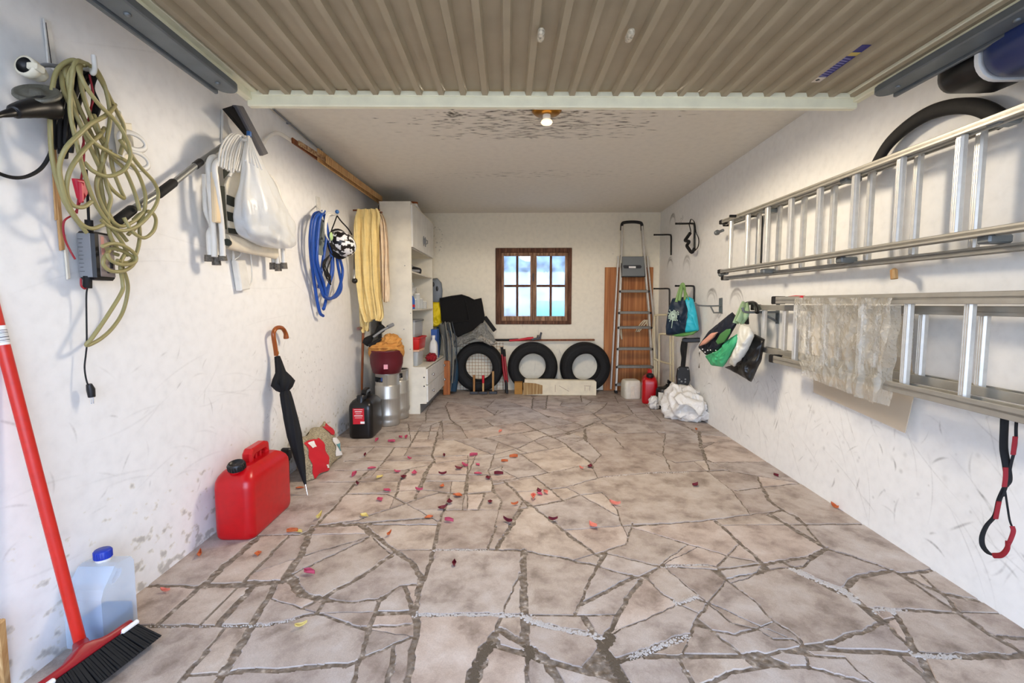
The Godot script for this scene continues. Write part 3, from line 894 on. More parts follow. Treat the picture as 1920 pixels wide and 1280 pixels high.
	for e in [
		[salt, 0.012, 260, [Vector3(-0.373, 0, -1.588), Vector3(-0.237, 0, -1.593), Vector3(-0.103, 0, -1.592), Vector3(0.03, 0, -1.592)]],
		[salt, 0.013, 220, [Vector3(0.026, 0, -1.583), Vector3(0.084, 0, -1.545), Vector3(0.156, 0, -1.519), Vector3(0.276, 0, -1.485)]],
		[salt, 0.016, 240, [Vector3(1.147, 0, -1.906), Vector3(1.191, 0, -1.837), Vector3(1.257, 0, -1.757), Vector3(1.254, 0, -1.694)]],
		[salt, 0.013, 120, [Vector3(1.279, 0, -1.645), Vector3(1.342, 0, -1.64), Vector3(1.395, 0, -1.635)]],
		[salt, 0.010, 160, [Vector3(0.344, 0, -1.396), Vector3(0.441, 0, -1.444), Vector3(0.564, 0, -1.5)]],
		[salt, 0.006, 120, [Vector3(-1.323, 0, -1.51), Vector3(-1.054, 0, -1.518), Vector3(-0.875, 0, -1.529), Vector3(-0.782, 0, -1.569)]],
		[salt, 0.006, 140, [Vector3(0.532, 0, -2.949), Vector3(0.789, 0, -3.02), Vector3(1.115, 0, -3.055)]],
		[salt, 0.007, 120, [Vector3(-0.395, 0, -2.03), Vector3(-0.276, 0, -2.037), Vector3(-0.138, 0, -2.039)]],
		[salt, 0.010, 150, [Vector3(1.241, 0, -1.425), Vector3(1.284, 0, -1.417), Vector3(1.385, 0, -1.419)]],
		[salt, 0.008, 140, [Vector3(0.597, 0, -1.909), Vector3(0.716, 0, -1.931), Vector3(0.804, 0, -1.924)]],
		[salt, 0.012, 130, [Vector3(0.567, 0, -1.676), Vector3(0.633, 0, -1.697), Vector3(0.671, 0, -1.717)]],
		[dirt, 0.014, 200, [Vector3(0.26, 0, -1.47), Vector3(0.285, 0, -1.382), Vector3(0.311, 0, -1.286)]],
		[dirt, 0.016, 120, [Vector3(0.273, 0, -1.434), Vector3(0.304, 0, -1.483), Vector3(0.339, 0, -1.549)]],
		[dirt, 0.016, 160, [Vector3(-0.091, 0, -1.452), Vector3(-0.119, 0, -1.389), Vector3(-0.142, 0, -1.279)]],
		[dirt, 0.012, 110, [Vector3(0.288, 0, -1.365), Vector3(0.342, 0, -1.388), Vector3(0.396, 0, -1.415)]],
		[dirt, 0.014, 90, [Vector3(0.027, 0, -1.442), Vector3(0.034, 0, -1.374)]]]:
		var cr := S()
		var way: Array = rough_path(e[3], 10)
		for k in e[2]:
			var f := rng.randf() * (way.size() - 1.001)
			var q: Vector3 = way[int(f)].lerp(way[int(f) + 1], f - int(f)) + Vector3(rng.randfn(0, e[1] * 0.6), 0, rng.randfn(0, e[1] * 0.6))
			var r: float = e[1] * rng.randf_range(0.2, 0.6)
			var hi: float = 0.0012 if e[0] == salt else -0.0005
			var w0 := rng.randf() * TAU
			for j in 6:
				var a := w0 + TAU * j / 6
				var b := w0 + TAU * (j + 1) / 6
				var ra := r * (0.7 + 0.5 * fposmod(sin(w0 * 7 + j * 2.1) * 43.0, 1.0))
				var rb := r * (0.7 + 0.5 * fposmod(sin(w0 * 7 + ((j + 1) % 6) * 2.1) * 43.0, 1.0))
				tri(cr, Vector3(q.x, hi, q.z), Vector3(q.x + cos(a) * ra, -0.0035, q.z - sin(a) * ra), Vector3(q.x + cos(b) * rb, -0.0035, q.z - sin(b) * rb))
		part("joint_crust" if e[0] == salt else "joint_soil", cr, e[0], fl).set_meta("kind", "stuff")
	var polys := plan.opaque_to_polygons(Rect2i(0, 0, W, H), 1.2)
	var count := 0
	for poly in polys:
		var area := 0.0
		for k in poly.size(): area += poly[k].cross(poly[(k + 1) % poly.size()]) * 0.5
		if absf(area) * cell * cell < 0.0012: continue
		var out := PackedVector2Array()
		for p in poly: out.append(Vector2(p.x * cell + x0, -(p.y * cell + z0)))
		var s := S(false)
		# plan is x, -z; laid so that its z points up
		prism(s, Transform3D(Basis(Vector3.RIGHT, Vector3.FORWARD, Vector3.UP), Vector3(0, -0.02 + rng.randf_range(-0.0012, 0.0008), 0)), out, 0.02, 0.002)
		part("flagstone", s, M["flagstone_%d" % (rng.randi() % 6)], fl)
		count += 1
	print("stones ", count)

func overhead_door():
	var T := Transform3D(Basis(Vector3(1, 0, -0.0275).normalized(), Vector3.UP, Vector3(0.0275, 0, 1).normalized()), Vector3(0.138, 0, -1.981))
	var o := local_thing("door_1", "beige corrugated steel up-and-over door swung up under the ceiling", "", T)
	o.set_meta("kind", "structure")
	var hw := 1.2275
	var long := 2.1
	var st := S(false)
	var pitch := hw * 2 / 28.0
	var prof := []   # x, y of the corrugated section, ribs hang down
	for k in 28:
		var x := -hw + k * pitch
		for e in [[0.0, 0.0], [0.60, 0.0], [0.68, -0.022], [0.92, -0.022]]: prof.append(Vector2(x + e[0] * pitch, 1.962 + e[1]))
	prof.append(Vector2(hw, 1.962))
	for k in prof.size() - 1:
		var a: Vector2 = prof[k]
		var b: Vector2 = prof[k + 1]
		quad(st, Vector3(b.x, b.y, 0), Vector3(a.x, a.y, 0), Vector3(a.x, a.y, long), Vector3(b.x, b.y, long))
		quad(st, Vector3(a.x, a.y + 0.004, 0), Vector3(b.x, b.y + 0.004, 0), Vector3(b.x, b.y + 0.004, long), Vector3(a.x, a.y + 0.004, long))
	part("corrugated_sheet", st, M["door_metal"], o)
	st = S(false)
	box(st, Transform3D(Basis(), Vector3(0, 1.921, -0.004)), Vector3(hw * 2 + 0.02, 0.043, 0.03), 0.004)
	box(st, Transform3D(Basis(), Vector3(0, 1.948, 0.012)), Vector3(hw * 2, 0.02, 0.012), 0.002)
	part("bottom_bar", st, M["cream_metal"], o)
	for s in [-1, 1]:
		st = S(false)
		box(st, Transform3D(Basis(), Vector3(s * (hw + 0.004), 1.942, long * 0.5)), Vector3(0.03, 0.04, long), 0.003)
		box(st, Transform3D(Basis(), Vector3(s * (hw - 0.022), 1.956, long * 0.5)), Vector3(0.03, 0.012, long), 0.002)
		part("side_frame", st, M["cream_metal"], o)
	for x in [-0.088, 0.185]:
		st = S()
		var ring := []
		for k in [[0.0, 0.4], [0.004, 0.8], [0.012, 1.0], [0.045, 1.0], [0.053, 0.8], [0.056, 0.4]]:
			ring.append(lift(Transform3D(Basis(Vector3.RIGHT, Vector3.FORWARD, Vector3.UP), Vector3(x, 1.925, 0.5)), rrect(0.022, 0.022, 0.008, 3), k[0], Vector2(k[1], k[1])))
		loft(st, ring)
		part("door_stop", st, mat("stopper", rgb(228, 214, 184), 0.6, 0.0, "grime", 12.0), o, "cream rubber stop peg")
	# maker's sticker between two ribs
	st = S(false)
	box(st, Transform3D(Basis(), Vector3(0, 0, 0)), Vector3(0.05, 0.0012, 0.26))
	var sk := part("sticker", st, mat("sticker_blue", rgb(52, 52, 120), 0.5), o, "worn blue sticker with pale ends and lettering")
	sk.position = Vector3(1.0, 1.9605, 0.23)
	for z in [-0.108, 0.075]:
		st = S(false)
		box(st, Transform3D(Basis(), Vector3(-0.004, -0.0012, z)), Vector3(0.04, 0.001, 0.04 if z < 0 else 0.022))
		var en := part("sticker_end", st, mat("sticker_pale" if z < 0 else "sticker_gold", rgb(226, 214, 196) if z < 0 else rgb(206, 180, 96), 0.5), sk)
		if z < 0:
			st = S(false)
			box(st, Transform3D(Basis(Vector3.UP, 0.6), Vector3(-0.004, -0.0022, z)), Vector3(0.012, 0.001, 0.012))
			part("sticker_mark", st, M["dark_steel"], sk)
	for k in 9:   # worn letters across the strip, no longer legible
		st = S(false)
		box(st, Transform3D(Basis(Vector3.UP, 0.25), Vector3(-0.004, -0.0012, -0.078 + 0.0155 * k)), Vector3(0.032, 0.001, 0.006))
		part("worn_letter", st, mat("sticker_lilac", rgb(128, 124, 170), 0.5) if k == 0 else M["sticker_lilac"], sk)
	# the two galvanised arms beside the door
	for s in [-1, 1]:
		var a := local_thing("door_arm", ["grey galvanised door arm on the side of the hose and folding chair", "grey galvanised door arm on the side of the long ladders"][0 if s < 0 else 1], "door arm", T, "lifting arms of the overhead door")
		st = S(false)
		var out := PackedVector2Array()
		for k in 9: out.append(Vector2(0.0375 * cos(PI * k / 8.0), 0.0375 * sin(PI * k / 8.0)))
		out.append(Vector2(-0.0375, -1.9)); out.append(Vector2(0.0375, -1.9))
		prism(st, Transform3D(Basis(Vector3.RIGHT, Vector3.FORWARD, Vector3.UP), Vector3(s * (hw + 0.0), 1.892, 0.17)), out, 0.028, 0.004)
		part("arm_bar", st, M["galvanised"], a)
		st = S(false)
		box(st, Transform3D(Basis(), Vector3(s * (hw + 0.046), 1.894, 1.1)), Vector3(0.014, 0.022, 1.9), 0.003)
		part("guide_track", st, M["galvanised"], a)
		for z in [0.22, 0.62, 1.02]:
			st = S()
			lathe(st, Transform3D(Basis(Vector3.RIGHT, PI), Vector3(s * (hw + 0.0), 1.892, z)), [Vector2(0.009, 0), Vector2(0.009, 0.004), Vector2(0.005, 0.006), Vector2(0, 0.006)], 8)
			part("rivet", st, M["galvanised"], a)
	# ceiling lamp behind the door
	var lp := thing("ceiling_lamp", "small brass and glass ceiling lamp just behind the raised door edge", "ceiling lamp", Vector3(0.159, 2.27, -2.923))
	var c: Vector3 = lp.position
	st = S()
	lathe(st, Transform3D(Basis(), c), [Vector2(0, 0), Vector2(0.085, 0), Vector2(0.09, -0.008), Vector2(0.075, -0.022), Vector2(0.045, -0.03), Vector2(0, -0.03)], 24)
	part("canopy", st, M["brass"], lp)
	st = S()
	lathe(st, Transform3D(Basis(), c), [Vector2(0.024, -0.028), Vector2(0.024, -0.055), Vector2(0.02, -0.06), Vector2(0.0, -0.06)], 16)
	part("socket", st, M["white_glass"], lp)
	var gl := mat("lamp_glow", rgb(255, 236, 205), 0.4)
	gl.emission_enabled = true
	gl.emission = rgb(255, 226, 186)
	gl.emission_energy_multiplier = 0.7
	st = S()
	lathe(st, Transform3D(Basis(), c), [Vector2(0.018, -0.058), Vector2(0.032, -0.064), Vector2(0.036, -0.074), Vector2(0.028, -0.084), Vector2(0, -0.088)], 20)
	part("lamp_bulb", st, gl, lp)
	var al := SpotLight3D.new()
	al.name = "lamp_light"
	al.light_size = 0.22
	al.light_color = rgb(255, 237, 212)
	al.light_energy = 1.75
	al.spot_range = 14.0
	al.spot_attenuation = 2.0
	al.spot_angle = 87.5
	al.spot_angle_attenuation = 0.15
	al.shadow_enabled = true
	al.rotation_degrees = Vector3(-90, 0, 0)
	al.position = c + Vector3(0, -0.095, 0)
	add_child(al)

func window_and_yard():
	# window: brown weathered frame, two casements of four panes
	var dk := mat("window_wood", rgb(160, 126, 106), 0.75, 0.0, "weathered", 2.2)
	bump(dk, "height", 0.6)
	var sash := mat("sash_wood", rgb(236, 214, 192), 0.7, 0.0, "weathered", 2.0)
	bump(sash, "height", 0.6)
	var glass := mat("window_glass", Color(0.9, 0.97, 1.0, 0.06), 0.03)
	glass.transparency = BaseMaterial3D.TRANSPARENCY_ALPHA
	var z := -6.07
	var o := thing("window_1", "small brown weathered wooden window of two four-pane casements", "", Vector3(0.17, 0.853, z))
	o.set_meta("kind", "structure")
	var x0 := -0.314
	var x1 := 0.661
	var y0 := 0.853
	var y1 := 1.828
	var st := S(false)
	for f in [[x0, x1, y1 - 0.06, y1], [x0, x1, y0, y0 + 0.045]]: box(st, Transform3D(Basis(), Vector3((f[0] + f[1]) / 2, (f[2] + f[3]) / 2, z - 0.03)), Vector3(f[1] - f[0], f[3] - f[2], 0.1), 0.006)
	for f in [[x0, x0 + 0.075], [x1 - 0.05, x1]]: box(st, Transform3D(Basis(), Vector3((f[0] + f[1]) / 2, (y0 + y1) / 2, z - 0.03)), Vector3(f[1] - f[0], y1 - y0, 0.098), 0.006)
	part("window_frame", st, dk, o)
	for c in [[-0.242, 0.170], [0.177, 0.614]]:
		var m := 0.038
		st = S(false)
		var zc := z - 0.012
		var ya := y0 + 0.04
		var yb := y1 - 0.055
		for x in [c[0] + m * 0.5 - 0.002, c[1] - m * 0.5]: box(st, Transform3D(Basis(), Vector3(x, (ya + yb) / 2, zc)), Vector3(m, yb - ya, 0.04), 0.007)
		for y in [ya + 0.034, yb - 0.024]: box(st, Transform3D(Basis(), Vector3((c[0] + c[1]) / 2, y, zc)), Vector3(c[1] - c[0] - 2 * m + 0.004, 0.066 if y < 1.2 else 0.046, 0.038), 0.007)
		var cs := part("casement", st, sash, o)
		st = S(false)
		var cx: float = (c[0] + c[1]) / 2
		var py0 := ya + 0.067
		var py1 := yb - 0.047
		box(st, Transform3D(Basis(), Vector3(cx, (py0 + py1) / 2, zc)), Vector3(0.03, py1 - py0, 0.026), 0.005)
		box(st, Transform3D(Basis(), Vector3(cx, 1.347, zc)), Vector3(c[1] - c[0] - 2 * m, 0.03, 0.024), 0.005)
		part("glazing_bar", st, dk, cs)
		for e in [[-1, py0, 1.347], [1, py0, 1.347], [-1, 1.347, py1], [1, 1.347, py1]]:
			st = S(false)
			box(st, Transform3D(Basis(), Vector3(cx + e[0] * (c[1] - c[0] - 2 * m) * 0.25, (e[1] + e[2]) / 2, zc - 0.004)), Vector3((c[1] - c[0]) / 2 - m, e[2] - e[1], 0.004))
			part("pane", st, glass, cs)
	st = S(false)
	box(st, Transform3D(Basis(), Vector3(0.1735, 1.338, z - 0.004)), Vector3(0.036, 0.86, 0.062), 0.008)
	part("meeting_strip", st, sash, o)
	st = S()
	box(st, Transform3D(Basis(), Vector3(0.168, 1.46, z + 0.03)), Vector3(0.016, 0.09, 0.012), 0.003)
	tube(st, [Vector3(0.168, 1.46, z + 0.03), Vector3(0.168, 1.46, z + 0.05), Vector3(0.168, 1.40, z + 0.05)], 0.006, 6)
	part("window_handle", st, M["dark_steel"], o)
	# the yard behind: paving, a pale wall and a turquoise sheet
	st = S(false)
	box(st, Transform3D(Basis(), Vector3(0.2, -0.15, -8.6)), Vector3(9, 0.1, 5.0))
	struct("ground_yard", st, M["concrete"])
	st = S(false)
	box(st, Transform3D(Basis(), Vector3(0.2, 1.5, -9.2)), Vector3(8, 3.4, 0.2))
	struct("wall_yard", st, mat("yard_wall", rgb(132, 152, 168), 0.9, 0.0, "grime", 0.4), "pale wall across the yard, seen through the window")
	st = S(false)
	grid(st, 40, 6, func(u, v): return Vector3(0.26 + u * 1.6, -0.1 + v * 1.28, -8.6 + 0.02 * sin(u * 90.0)))
	single("turquoise_sheet", st, mat("turquoise", rgb(24, 140, 152), 0.6), "turquoise sheet standing in the yard behind the window", "sheet", Vector3(1.2, -0.1, -8.6))
	st = S(false)
	box(st, Transform3D(Basis(), Vector3(0, -0.06, 5.0)), Vector3(18, 0.1, 8.2))
	struct("ground_drive", st, M["concrete"])

# ---------------------------------------------------------------- along the left wall
func paints():
	mat("red_plastic", rgb(192, 6, 18), 0.32, 0.0, "cloud", 4.0)
	mat("red_lacquer", rgb(206, 38, 24), 0.35, 0.0, "cloud", 6.0)
	mat("dark_red", rgb(150, 18, 30), 0.4, 0.0, "cloud", 6.0)
	mat("black_plastic", rgb(13, 13, 15), 0.4)
	mat("black_rubber", rgb(15, 14, 14), 0.75, 0.0, "grime", 5.0)
	mat("black_cloth", rgb(9, 9, 11), 0.85, 0.0, "grain", 6.0)
	mat("white_plastic", rgb(236, 234, 226), 0.4, 0.0, "cloud", 3.0)
	mat("ivory", rgb(232, 224, 200), 0.45)
	mat("grey_plastic", rgb(128, 130, 132), 0.5)
	mat("white_paint", rgb(234, 231, 222), 0.4, 0.0, "cloud", 3.0)
	mat("steel", rgb(204, 200, 190), 0.38, 0.7, "brushed", 5.0)
	mat("chrome", rgb(210, 210, 212), 0.15, 1.0)
	mat("wood_tan", rgb(214, 178, 132), 0.6, 0.0, "wood", 3.0)
	mat("wood_pale", rgb(226, 202, 160), 0.7, 0.0, "wood", 3.0)
	mat("cane_wood", rgb(172, 102, 42), 0.3, 0.0, "wood", 4.0)
	mat("brown_wood", rgb(150, 96, 58), 0.6, 0.0, "wood", 2.5)
	mat("canvas", rgb(232, 222, 200), 0.9, 0.0, "cloud", 3.0)
	mat("dark_stripe", rgb(48, 50, 40), 0.9, 0.0, "grain", 6.0)
	mat("olive_rubber", rgb(160, 150, 98), 0.45, 0.0, "cloud", 8.0)
	mat("hose_blue", rgb(26, 78, 166), 0.4, 0.0, "cloud", 6.0)
	mat("label_red", rgb(200, 22, 40), 0.5)
	mat("label_white", rgb(238, 236, 232), 0.5)
	mat("label_black", rgb(34, 34, 38), 0.5)
	mat("burgundy", rgb(92, 14, 28), 0.4, 0.0, "cloud", 3.0)
	mat("blue_cap", rgb(24, 56, 170), 0.4)
	mat("bristle", rgb(9, 9, 10), 0.8)
	var film := mat("white_film", Color(0.94, 0.95, 0.95, 0.62), 0.3)
	film.transparency = BaseMaterial3D.TRANSPARENCY_ALPHA
	relief(film, "crinkle", 0.15, 2.0)
	var milky := mat("milky_plastic", Color(0.84, 0.90, 0.96, 0.4), 0.35)
	milky.transparency = BaseMaterial3D.TRANSPARENCY_ALPHA
	mat("wash_fluid", rgb(20, 104, 168), 0.2)
	var cl := mat("yellow_cloth", rgb(240, 216, 150), 0.9, 0.0, "cloud", 3.0)
	bump(cl, "crinkle", 0.3)
	cl = mat("pink_cloth", rgb(244, 222, 190), 0.9, 0.0, "cloud", 3.0)
	cl = mat("orange_cloth", rgb(214, 152, 76), 0.9, 0.0, "grain", 5.0)
	bump(cl, "crinkle", 0.2)
	var gr := mat("grit", rgb(196, 182, 150), 0.8, 0.0, "gravel", 3.2)
	bump(gr, "gravel", 0.5)

# a flat outline on a plane with axes B, given depth d towards B.z
func slab(st, B: Basis, pts: Array, d: float, bev := 0.0):
	var z := 0.0
	var poly := []
	for p in pts:
		poly.append(Vector2(p.dot(B.x), p.dot(B.y)))
		z += p.dot(B.z) / pts.size()
	prism(st, Transform3D(B, B.z * z), poly, d, bev)

func frame(B: Basis, o: Vector3) -> Transform3D: return Transform3D(B, o)

# lettering laid on a surface: raised by half a millimetre
func lettering(text: String, m: Material, T: Transform3D, high: float, parent: Node3D, called := "lettering", wide := 1.0):
	var t := TextMesh.new()
	var f := SystemFont.new()
	f.font_names = PackedStringArray(["Droid Sans"])
	f.font_weight = 700
	t.font = f
	t.text = text
	t.font_size = 32
	t.pixel_size = high / 24.0
	t.depth = 0.0006
	t.curve_step = 2.0
	t.material = m
	var o := MeshInstance3D.new()
	o.name = called
	o.mesh = t
	parent.add_child(o, true)
	o.transform = Transform3D(T.basis.scaled_local(Vector3(wide, 1, 1)), T.origin)
	if based.has(parent): o.position -= based[parent]

# moulded fuel can, long side along x, cap towards -x
func jerry(called: String, label: String, T: Transform3D, l: float, w: float, h: float, body: Material, cap: Material, cap_turn := 1.0) -> Node3D:
	var o := local_thing(called, label, "fuel can", T)
	var st := S()
	var rings := []
	for k in [[0.0, 0.90], [0.004, 0.94], [0.016, 0.985], [0.035, 1.0], [h * 0.5, 1.0], [h - 0.05, 1.0], [h - 0.02, 0.975], [h, 0.90], [h + 0.02, 0.74], [h + 0.034, 0.55], [h + 0.036, 0.5]]:
		rings.append(lift(Transform3D(), rrect(l * lerpf(1.0, k[1], 0.75), w * k[1], 0.042 * k[1], 6), k[0]))
	loft(st, rings)
	part("body", st, body, o)
	# grip: a flat bar with finger holes under it
	st = S(false)
	var gy := h + 0.02
	var out := [Vector2(-l * 0.17, gy), Vector2(-l * 0.17, gy + 0.055), Vector2(-l * 0.12, gy + 0.078), Vector2(l * 0.18, gy + 0.082), Vector2(l * 0.26, gy + 0.07), Vector2(l * 0.28, gy)]
	out.append_array([Vector2(l * 0.2, gy), Vector2(l * 0.2, gy + 0.03), Vector2(l * 0.17, gy + 0.042), Vector2(-l * 0.06, gy + 0.04), Vector2(-l * 0.09, gy + 0.03), Vector2(-l * 0.09, gy)])
	prism(st, Transform3D(Basis(), Vector3(0, 0, -0.024)), out, 0.048, 0.009)
	for k in 2: box(st, Transform3D(Basis(), Vector3(l * (-0.005 + 0.1 * k), gy + 0.025, 0)), Vector3(0.014, 0.05, 0.034), 0.004)
	part("grip", st, body, o)
	st = S()
	var C := Transform3D(Basis(Vector3.FORWARD, -0.25 * cap_turn), Vector3(-l * 0.345, h + 0.012, 0))
	lathe(st, C, [Vector2(0.03, -0.03), Vector2(0.03, 0.03)], 20)
	part("neck", st, body, o)
	st = S()
	lathe(st, C, [Vector2(0.037, 0.02), Vector2(0.037, 0.02), Vector2(0.038, 0.048), Vector2(0.034, 0.053), Vector2(0.034, 0.053), Vector2(0.03, 0.053), Vector2(0.028, 0.046), Vector2(0, 0.046)], 24)
	for k in 18:
		var a := TAU * k / 18
		box(st, C * Transform3D(Basis(Vector3.UP, a), Vector3(cos(a) * 0.0378, 0.034, -sin(a) * 0.0378)), Vector3(0.004, 0.024, 0.005), 0.001)
	part("cap", st, cap, o)
	return o

func left_floor():
	# broom
	var o := thing("broom", "red broom with long red stick and black bristles leaning on the white wall", "broom", Vector3(-1.25, 0, -1.3))
	var foot: Vector3 = Vector3(-1.329, 0.075, -1.325)
	var top: Vector3 = Vector3(-1.465, 1.233, -1.262)
	var st := S()
	var pts := []
	for k in 13: pts.append(foot.lerp(top, k / 12.0))
	tube(st, pts, 0.0152, 14)
	# peeling edge of the plastic sleeve
	for k in 24:
		var p := foot.lerp(top, rng.randf_range(0.12, 0.62))
		box(st, Transform3D(Basis(Vector3.FORWARD, rng.randf()), p + Vector3(-0.015, 0, 0.003)), Vector3(0.004, 0.008, 0.004), 0.001)
	var stick := part("stick", st, M["red_lacquer"], o)
	st = S()
	tube(st, [foot.lerp(top, 0.79), foot.lerp(top, 0.836)], 0.0158, 14)
	part("barcode_sticker", st, M["label_white"], stick, "white barcode sticker round the stick")
	st = S()
	for k in 9:
		var w: float = [0.1, 0.2, 0.1, 0.25, 0.1, 0.1, 0.2, 0.12, 0.2][k]
		var t := 0.797 + 0.0034 * k
		tube(st, [foot.lerp(top, t), foot.lerp(top, t + 0.0075 * w)], 0.0161, 14)
	part("barcode_bar", st, M["label_black"], stick)
	st = S()
	var ax := (top - foot).normalized()
	tube(st, [foot - ax * 0.002, foot + ax * 0.016], 0.0135, 14)
	part("collar", st, M["chrome"], stick)
	# head: a long hollow-backed bar, bristles swept out to the open side
	var e0: Vector3 = Vector3(-1.291, 0.075, -1.135)
	var e1: Vector3 = Vector3(-1.252, 0.075, -1.417)
	var hx := (e1 - e0).normalized()
	var down := (Vector3(0.62, -0.78, 0.1) - hx * Vector3(0.62, -0.78, 0.1).dot(hx)).normalized()
	var side := hx.cross(down).normalized()
	var hl := (e1 - e0).length()
	st = S()
	var rings := []
	for k in 15:
		var t := k / 14.0
		var wd := 0.021 + 0.007 * sin(t * PI)
		if k == 0 or k == 14: wd *= 0.6
		var hump := 0.010 * exp(-pow((t - 0.5) / 0.12, 2))
		var ring := []
		for q in rrect(wd * 2, 0.022 + hump * 2, 0.008, 3): ring.append(e0 + hx * hl * t + side * q.x + down * (q.y - 0.004 - hump))
		rings.append(ring)
	loft(st, rings)
	var head := part("head", st, M["dark_red"], o)
	st = S()
	var mid: Vector3 = (e0 + e1) * 0.5
	tube(st, [mid, mid.lerp(foot, 0.5), foot + ax * 0.004], func(t): return 0.026 - 0.007 * t, 14)
	part("socket", st, M["dark_red"], head)
	for e in 2:
		st = S()
		var c := e0.lerp(e1, 0.075 if e == 0 else 0.925) + down * 0.005
		bar(st, c - hx * 0.028, c + hx * 0.028, 0.058, 0.014, down, 0.004)
		part("bumper", st, M["label_white"], head, "pale rubber bumper")
	st = S()
	for k in 3:
		bar(st, e0.lerp(e1, 0.62) - down * 0.016 - hx * 0.03, e0.lerp(e1, 0.8) - down * 0.016 - hx * 0.02, 0.016, 0.002, down, 0.0)
	part("head_label", st, mat("label_faded", rgb(206, 160, 164), 0.5), head)
	st = S(false)
	for r in 6:
		for k in 44:
			var t := (k + 0.5) / 44.0 + rng.randf_range(-0.006, 0.006)
			var root := e0 + hx * hl * t + down * 0.008 + side * (r - 2.5) * 0.0075
			var tip := root + down * 0.082 + side * (r - 2.5) * 0.006 + hx * ((t - 0.5) * 0.05 + rng.randf_range(-0.003, 0.003))
			if tip.y < 0.004: tip = root.lerp(tip, clampf((root.y - 0.004) / maxf(root.y - tip.y, 0.001), 0, 1))
			bar(st, root, tip, 0.0052, 0.0052, hx)
	var br := part("bristles", st, M["bristle"], o)
	br.set_meta("kind", "stuff")
	# washer fluid
	o = thing("fluid_canister", "translucent white canister with blue cap, blue fluid in its bottom", "canister", Vector3(-1.373, -0.012, -1.398) * Vector3(1, 0, 1))
	var s0 := 1.43
	var s1 := 1.565
	var z0 := (Vector3(-1.322, -0.006, -1.503)).dot(BL.z)
	var hh := 0.25
	st = S(false)
	var cx := (s0 + s1) * 0.5
	var L := s1 - s0
	out_can(st, s0, s1, z0, hh, 0.0, 1.0)
	part("body", st, M["milky_plastic"], o)
	st = S(false)
	var liq := 0.085
	prism(st, Transform3D(BL, BL.z * (z0 - 0.115)), [Vector2(s0 + 0.004, 0.004), Vector2(s1 - 0.004, 0.004), Vector2(s1 - 0.004, liq), Vector2(s0 + 0.004, liq)], 0.112, 0.01)
	part("fluid", st, M["wash_fluid"], o, "clear blue fluid")
	st = S()
	var cp: Vector3 = BL.x * (s1 - 0.045) + Vector3(0, hh + 0.012, 0) + BL.z * (z0 - 0.064)
	var CT := Transform3D(Basis(BL.x, 0.0), cp)
	lathe(st, CT, [Vector2(0.021, -0.03), Vector2(0.021, 0.006)], 18)
	part("neck", st, M["white_plastic"], o)
	st = S()
	lathe(st, CT, [Vector2(0.0245, 0.002), Vector2(0.0245, 0.002), Vector2(0.025, 0.026), Vector2(0.022, 0.03), Vector2(0, 0.03)], 20)
	for k in 20:
		var a := TAU * k / 20
		box(st, CT * Transform3D(Basis(Vector3.UP, a), Vector3(cos(a) * 0.0246, 0.014, -sin(a) * 0.0246)), Vector3(0.002, 0.022, 0.003))
	part("cap", st, M["blue_cap"], o, "ribbed blue screw cap")
	# wood at the very edge
	o = thing("wooden_lath", "tan wooden lath standing in the near corner by the broom", "wooden lath", Vector3(-1.531, 0, -1.268))
	for k in 3:
		st = S(false)
		bar(st, Vector3(-1.461, 0, -1.228) + BL.z * (0.004 - 0.012 * k), Vector3(-1.386, 0.266, -1.158) + BL.z * (0.012 - 0.012 * k), 0.02, 0.01, BL.z, 0.002)
		part("strip", st, M["wood_pale"], o)
	# red fuel can
	var rT := Transform3D(BL, Vector3(-1.345, 0, -2.30))
	o = jerry("fuel_can", "big red plastic fuel can with black screw cap on the floor", rT, 0.42, 0.185, 0.295, M["red_plastic"], M["black_plastic"])
	# black spout clipped behind it
	st = S()
	box(st, Transform3D(BL, Vector3(-1.437, 0.19, -2.804)), Vector3(0.03, 0.07, 0.06), 0.008)
	tube(st, [Vector3(-1.437, 0.19, -2.804), Vector3(-1.438, 0.141, -2.829)], 0.012, 8)
	part("spout_clip", st, M["black_plastic"], thing("can_spout", "black pouring spout standing by the wall behind the red fuel can", "spout", Vector3(-1.437, 0.129, -2.806) * Vector3(1, 0, 1)))
	st = S()
	tube(st, [Vector3(-1.437, 0.129, -2.806) * Vector3(1, 0, 1), Vector3(-1.437, 0.171, -2.81)], 0.014, 8)
	part("spout_pipe", st, M["black_plastic"], get_node("can_spout"))
	# umbrella
	o = thing("umbrella", "folded black umbrella with curved wooden crook handle leaning on the wall", "umbrella", Vector3(-1.232, 0, -2.63))
	var tip: Vector3 = Vector3(-1.232, 0, -2.63)
	var grip: Vector3 = Vector3(-1.451, 0.808, -2.762)
	var at = func(t: float): return tip.lerp(grip, t)
	var ux := (grip - tip).normalized()
	st = S()
	tube(st, [tip, at.call(0.05), at.call(0.10)], func(t): return 0.0035 + 0.003 * t, 8)
	part("ferrule", st, M["chrome"], o, "bright metal tip")
	st = S()
	var side2 := ux.cross(BL.z).normalized()
	var out2 := side2.cross(ux).normalized()
	var ring_at = func(t: float, r: float, ph: float):
		var rr := []
		for j in 32:
			var a := TAU * j / 32
			var f := r * (1.0 + 0.16 * sin(a * 8.0 + ph) * clampf(t * 3, 0, 1))
			rr.append(at.call(t) + side2 * cos(a) * f + out2 * sin(a) * f)
		return rr
	var rg := []
	for k in [[0.075, 0.007], [0.12, 0.013], [0.25, 0.026], [0.42, 0.036], [0.55, 0.036], [0.66, 0.031], [0.72, 0.028], [0.735, 0.022]]: rg.append(ring_at.call(k[0], k[1], k[0] * 14.0))
	loft(st, rg)
	part("canopy", st, M["black_cloth"], o)
	st = S()
	rg = []
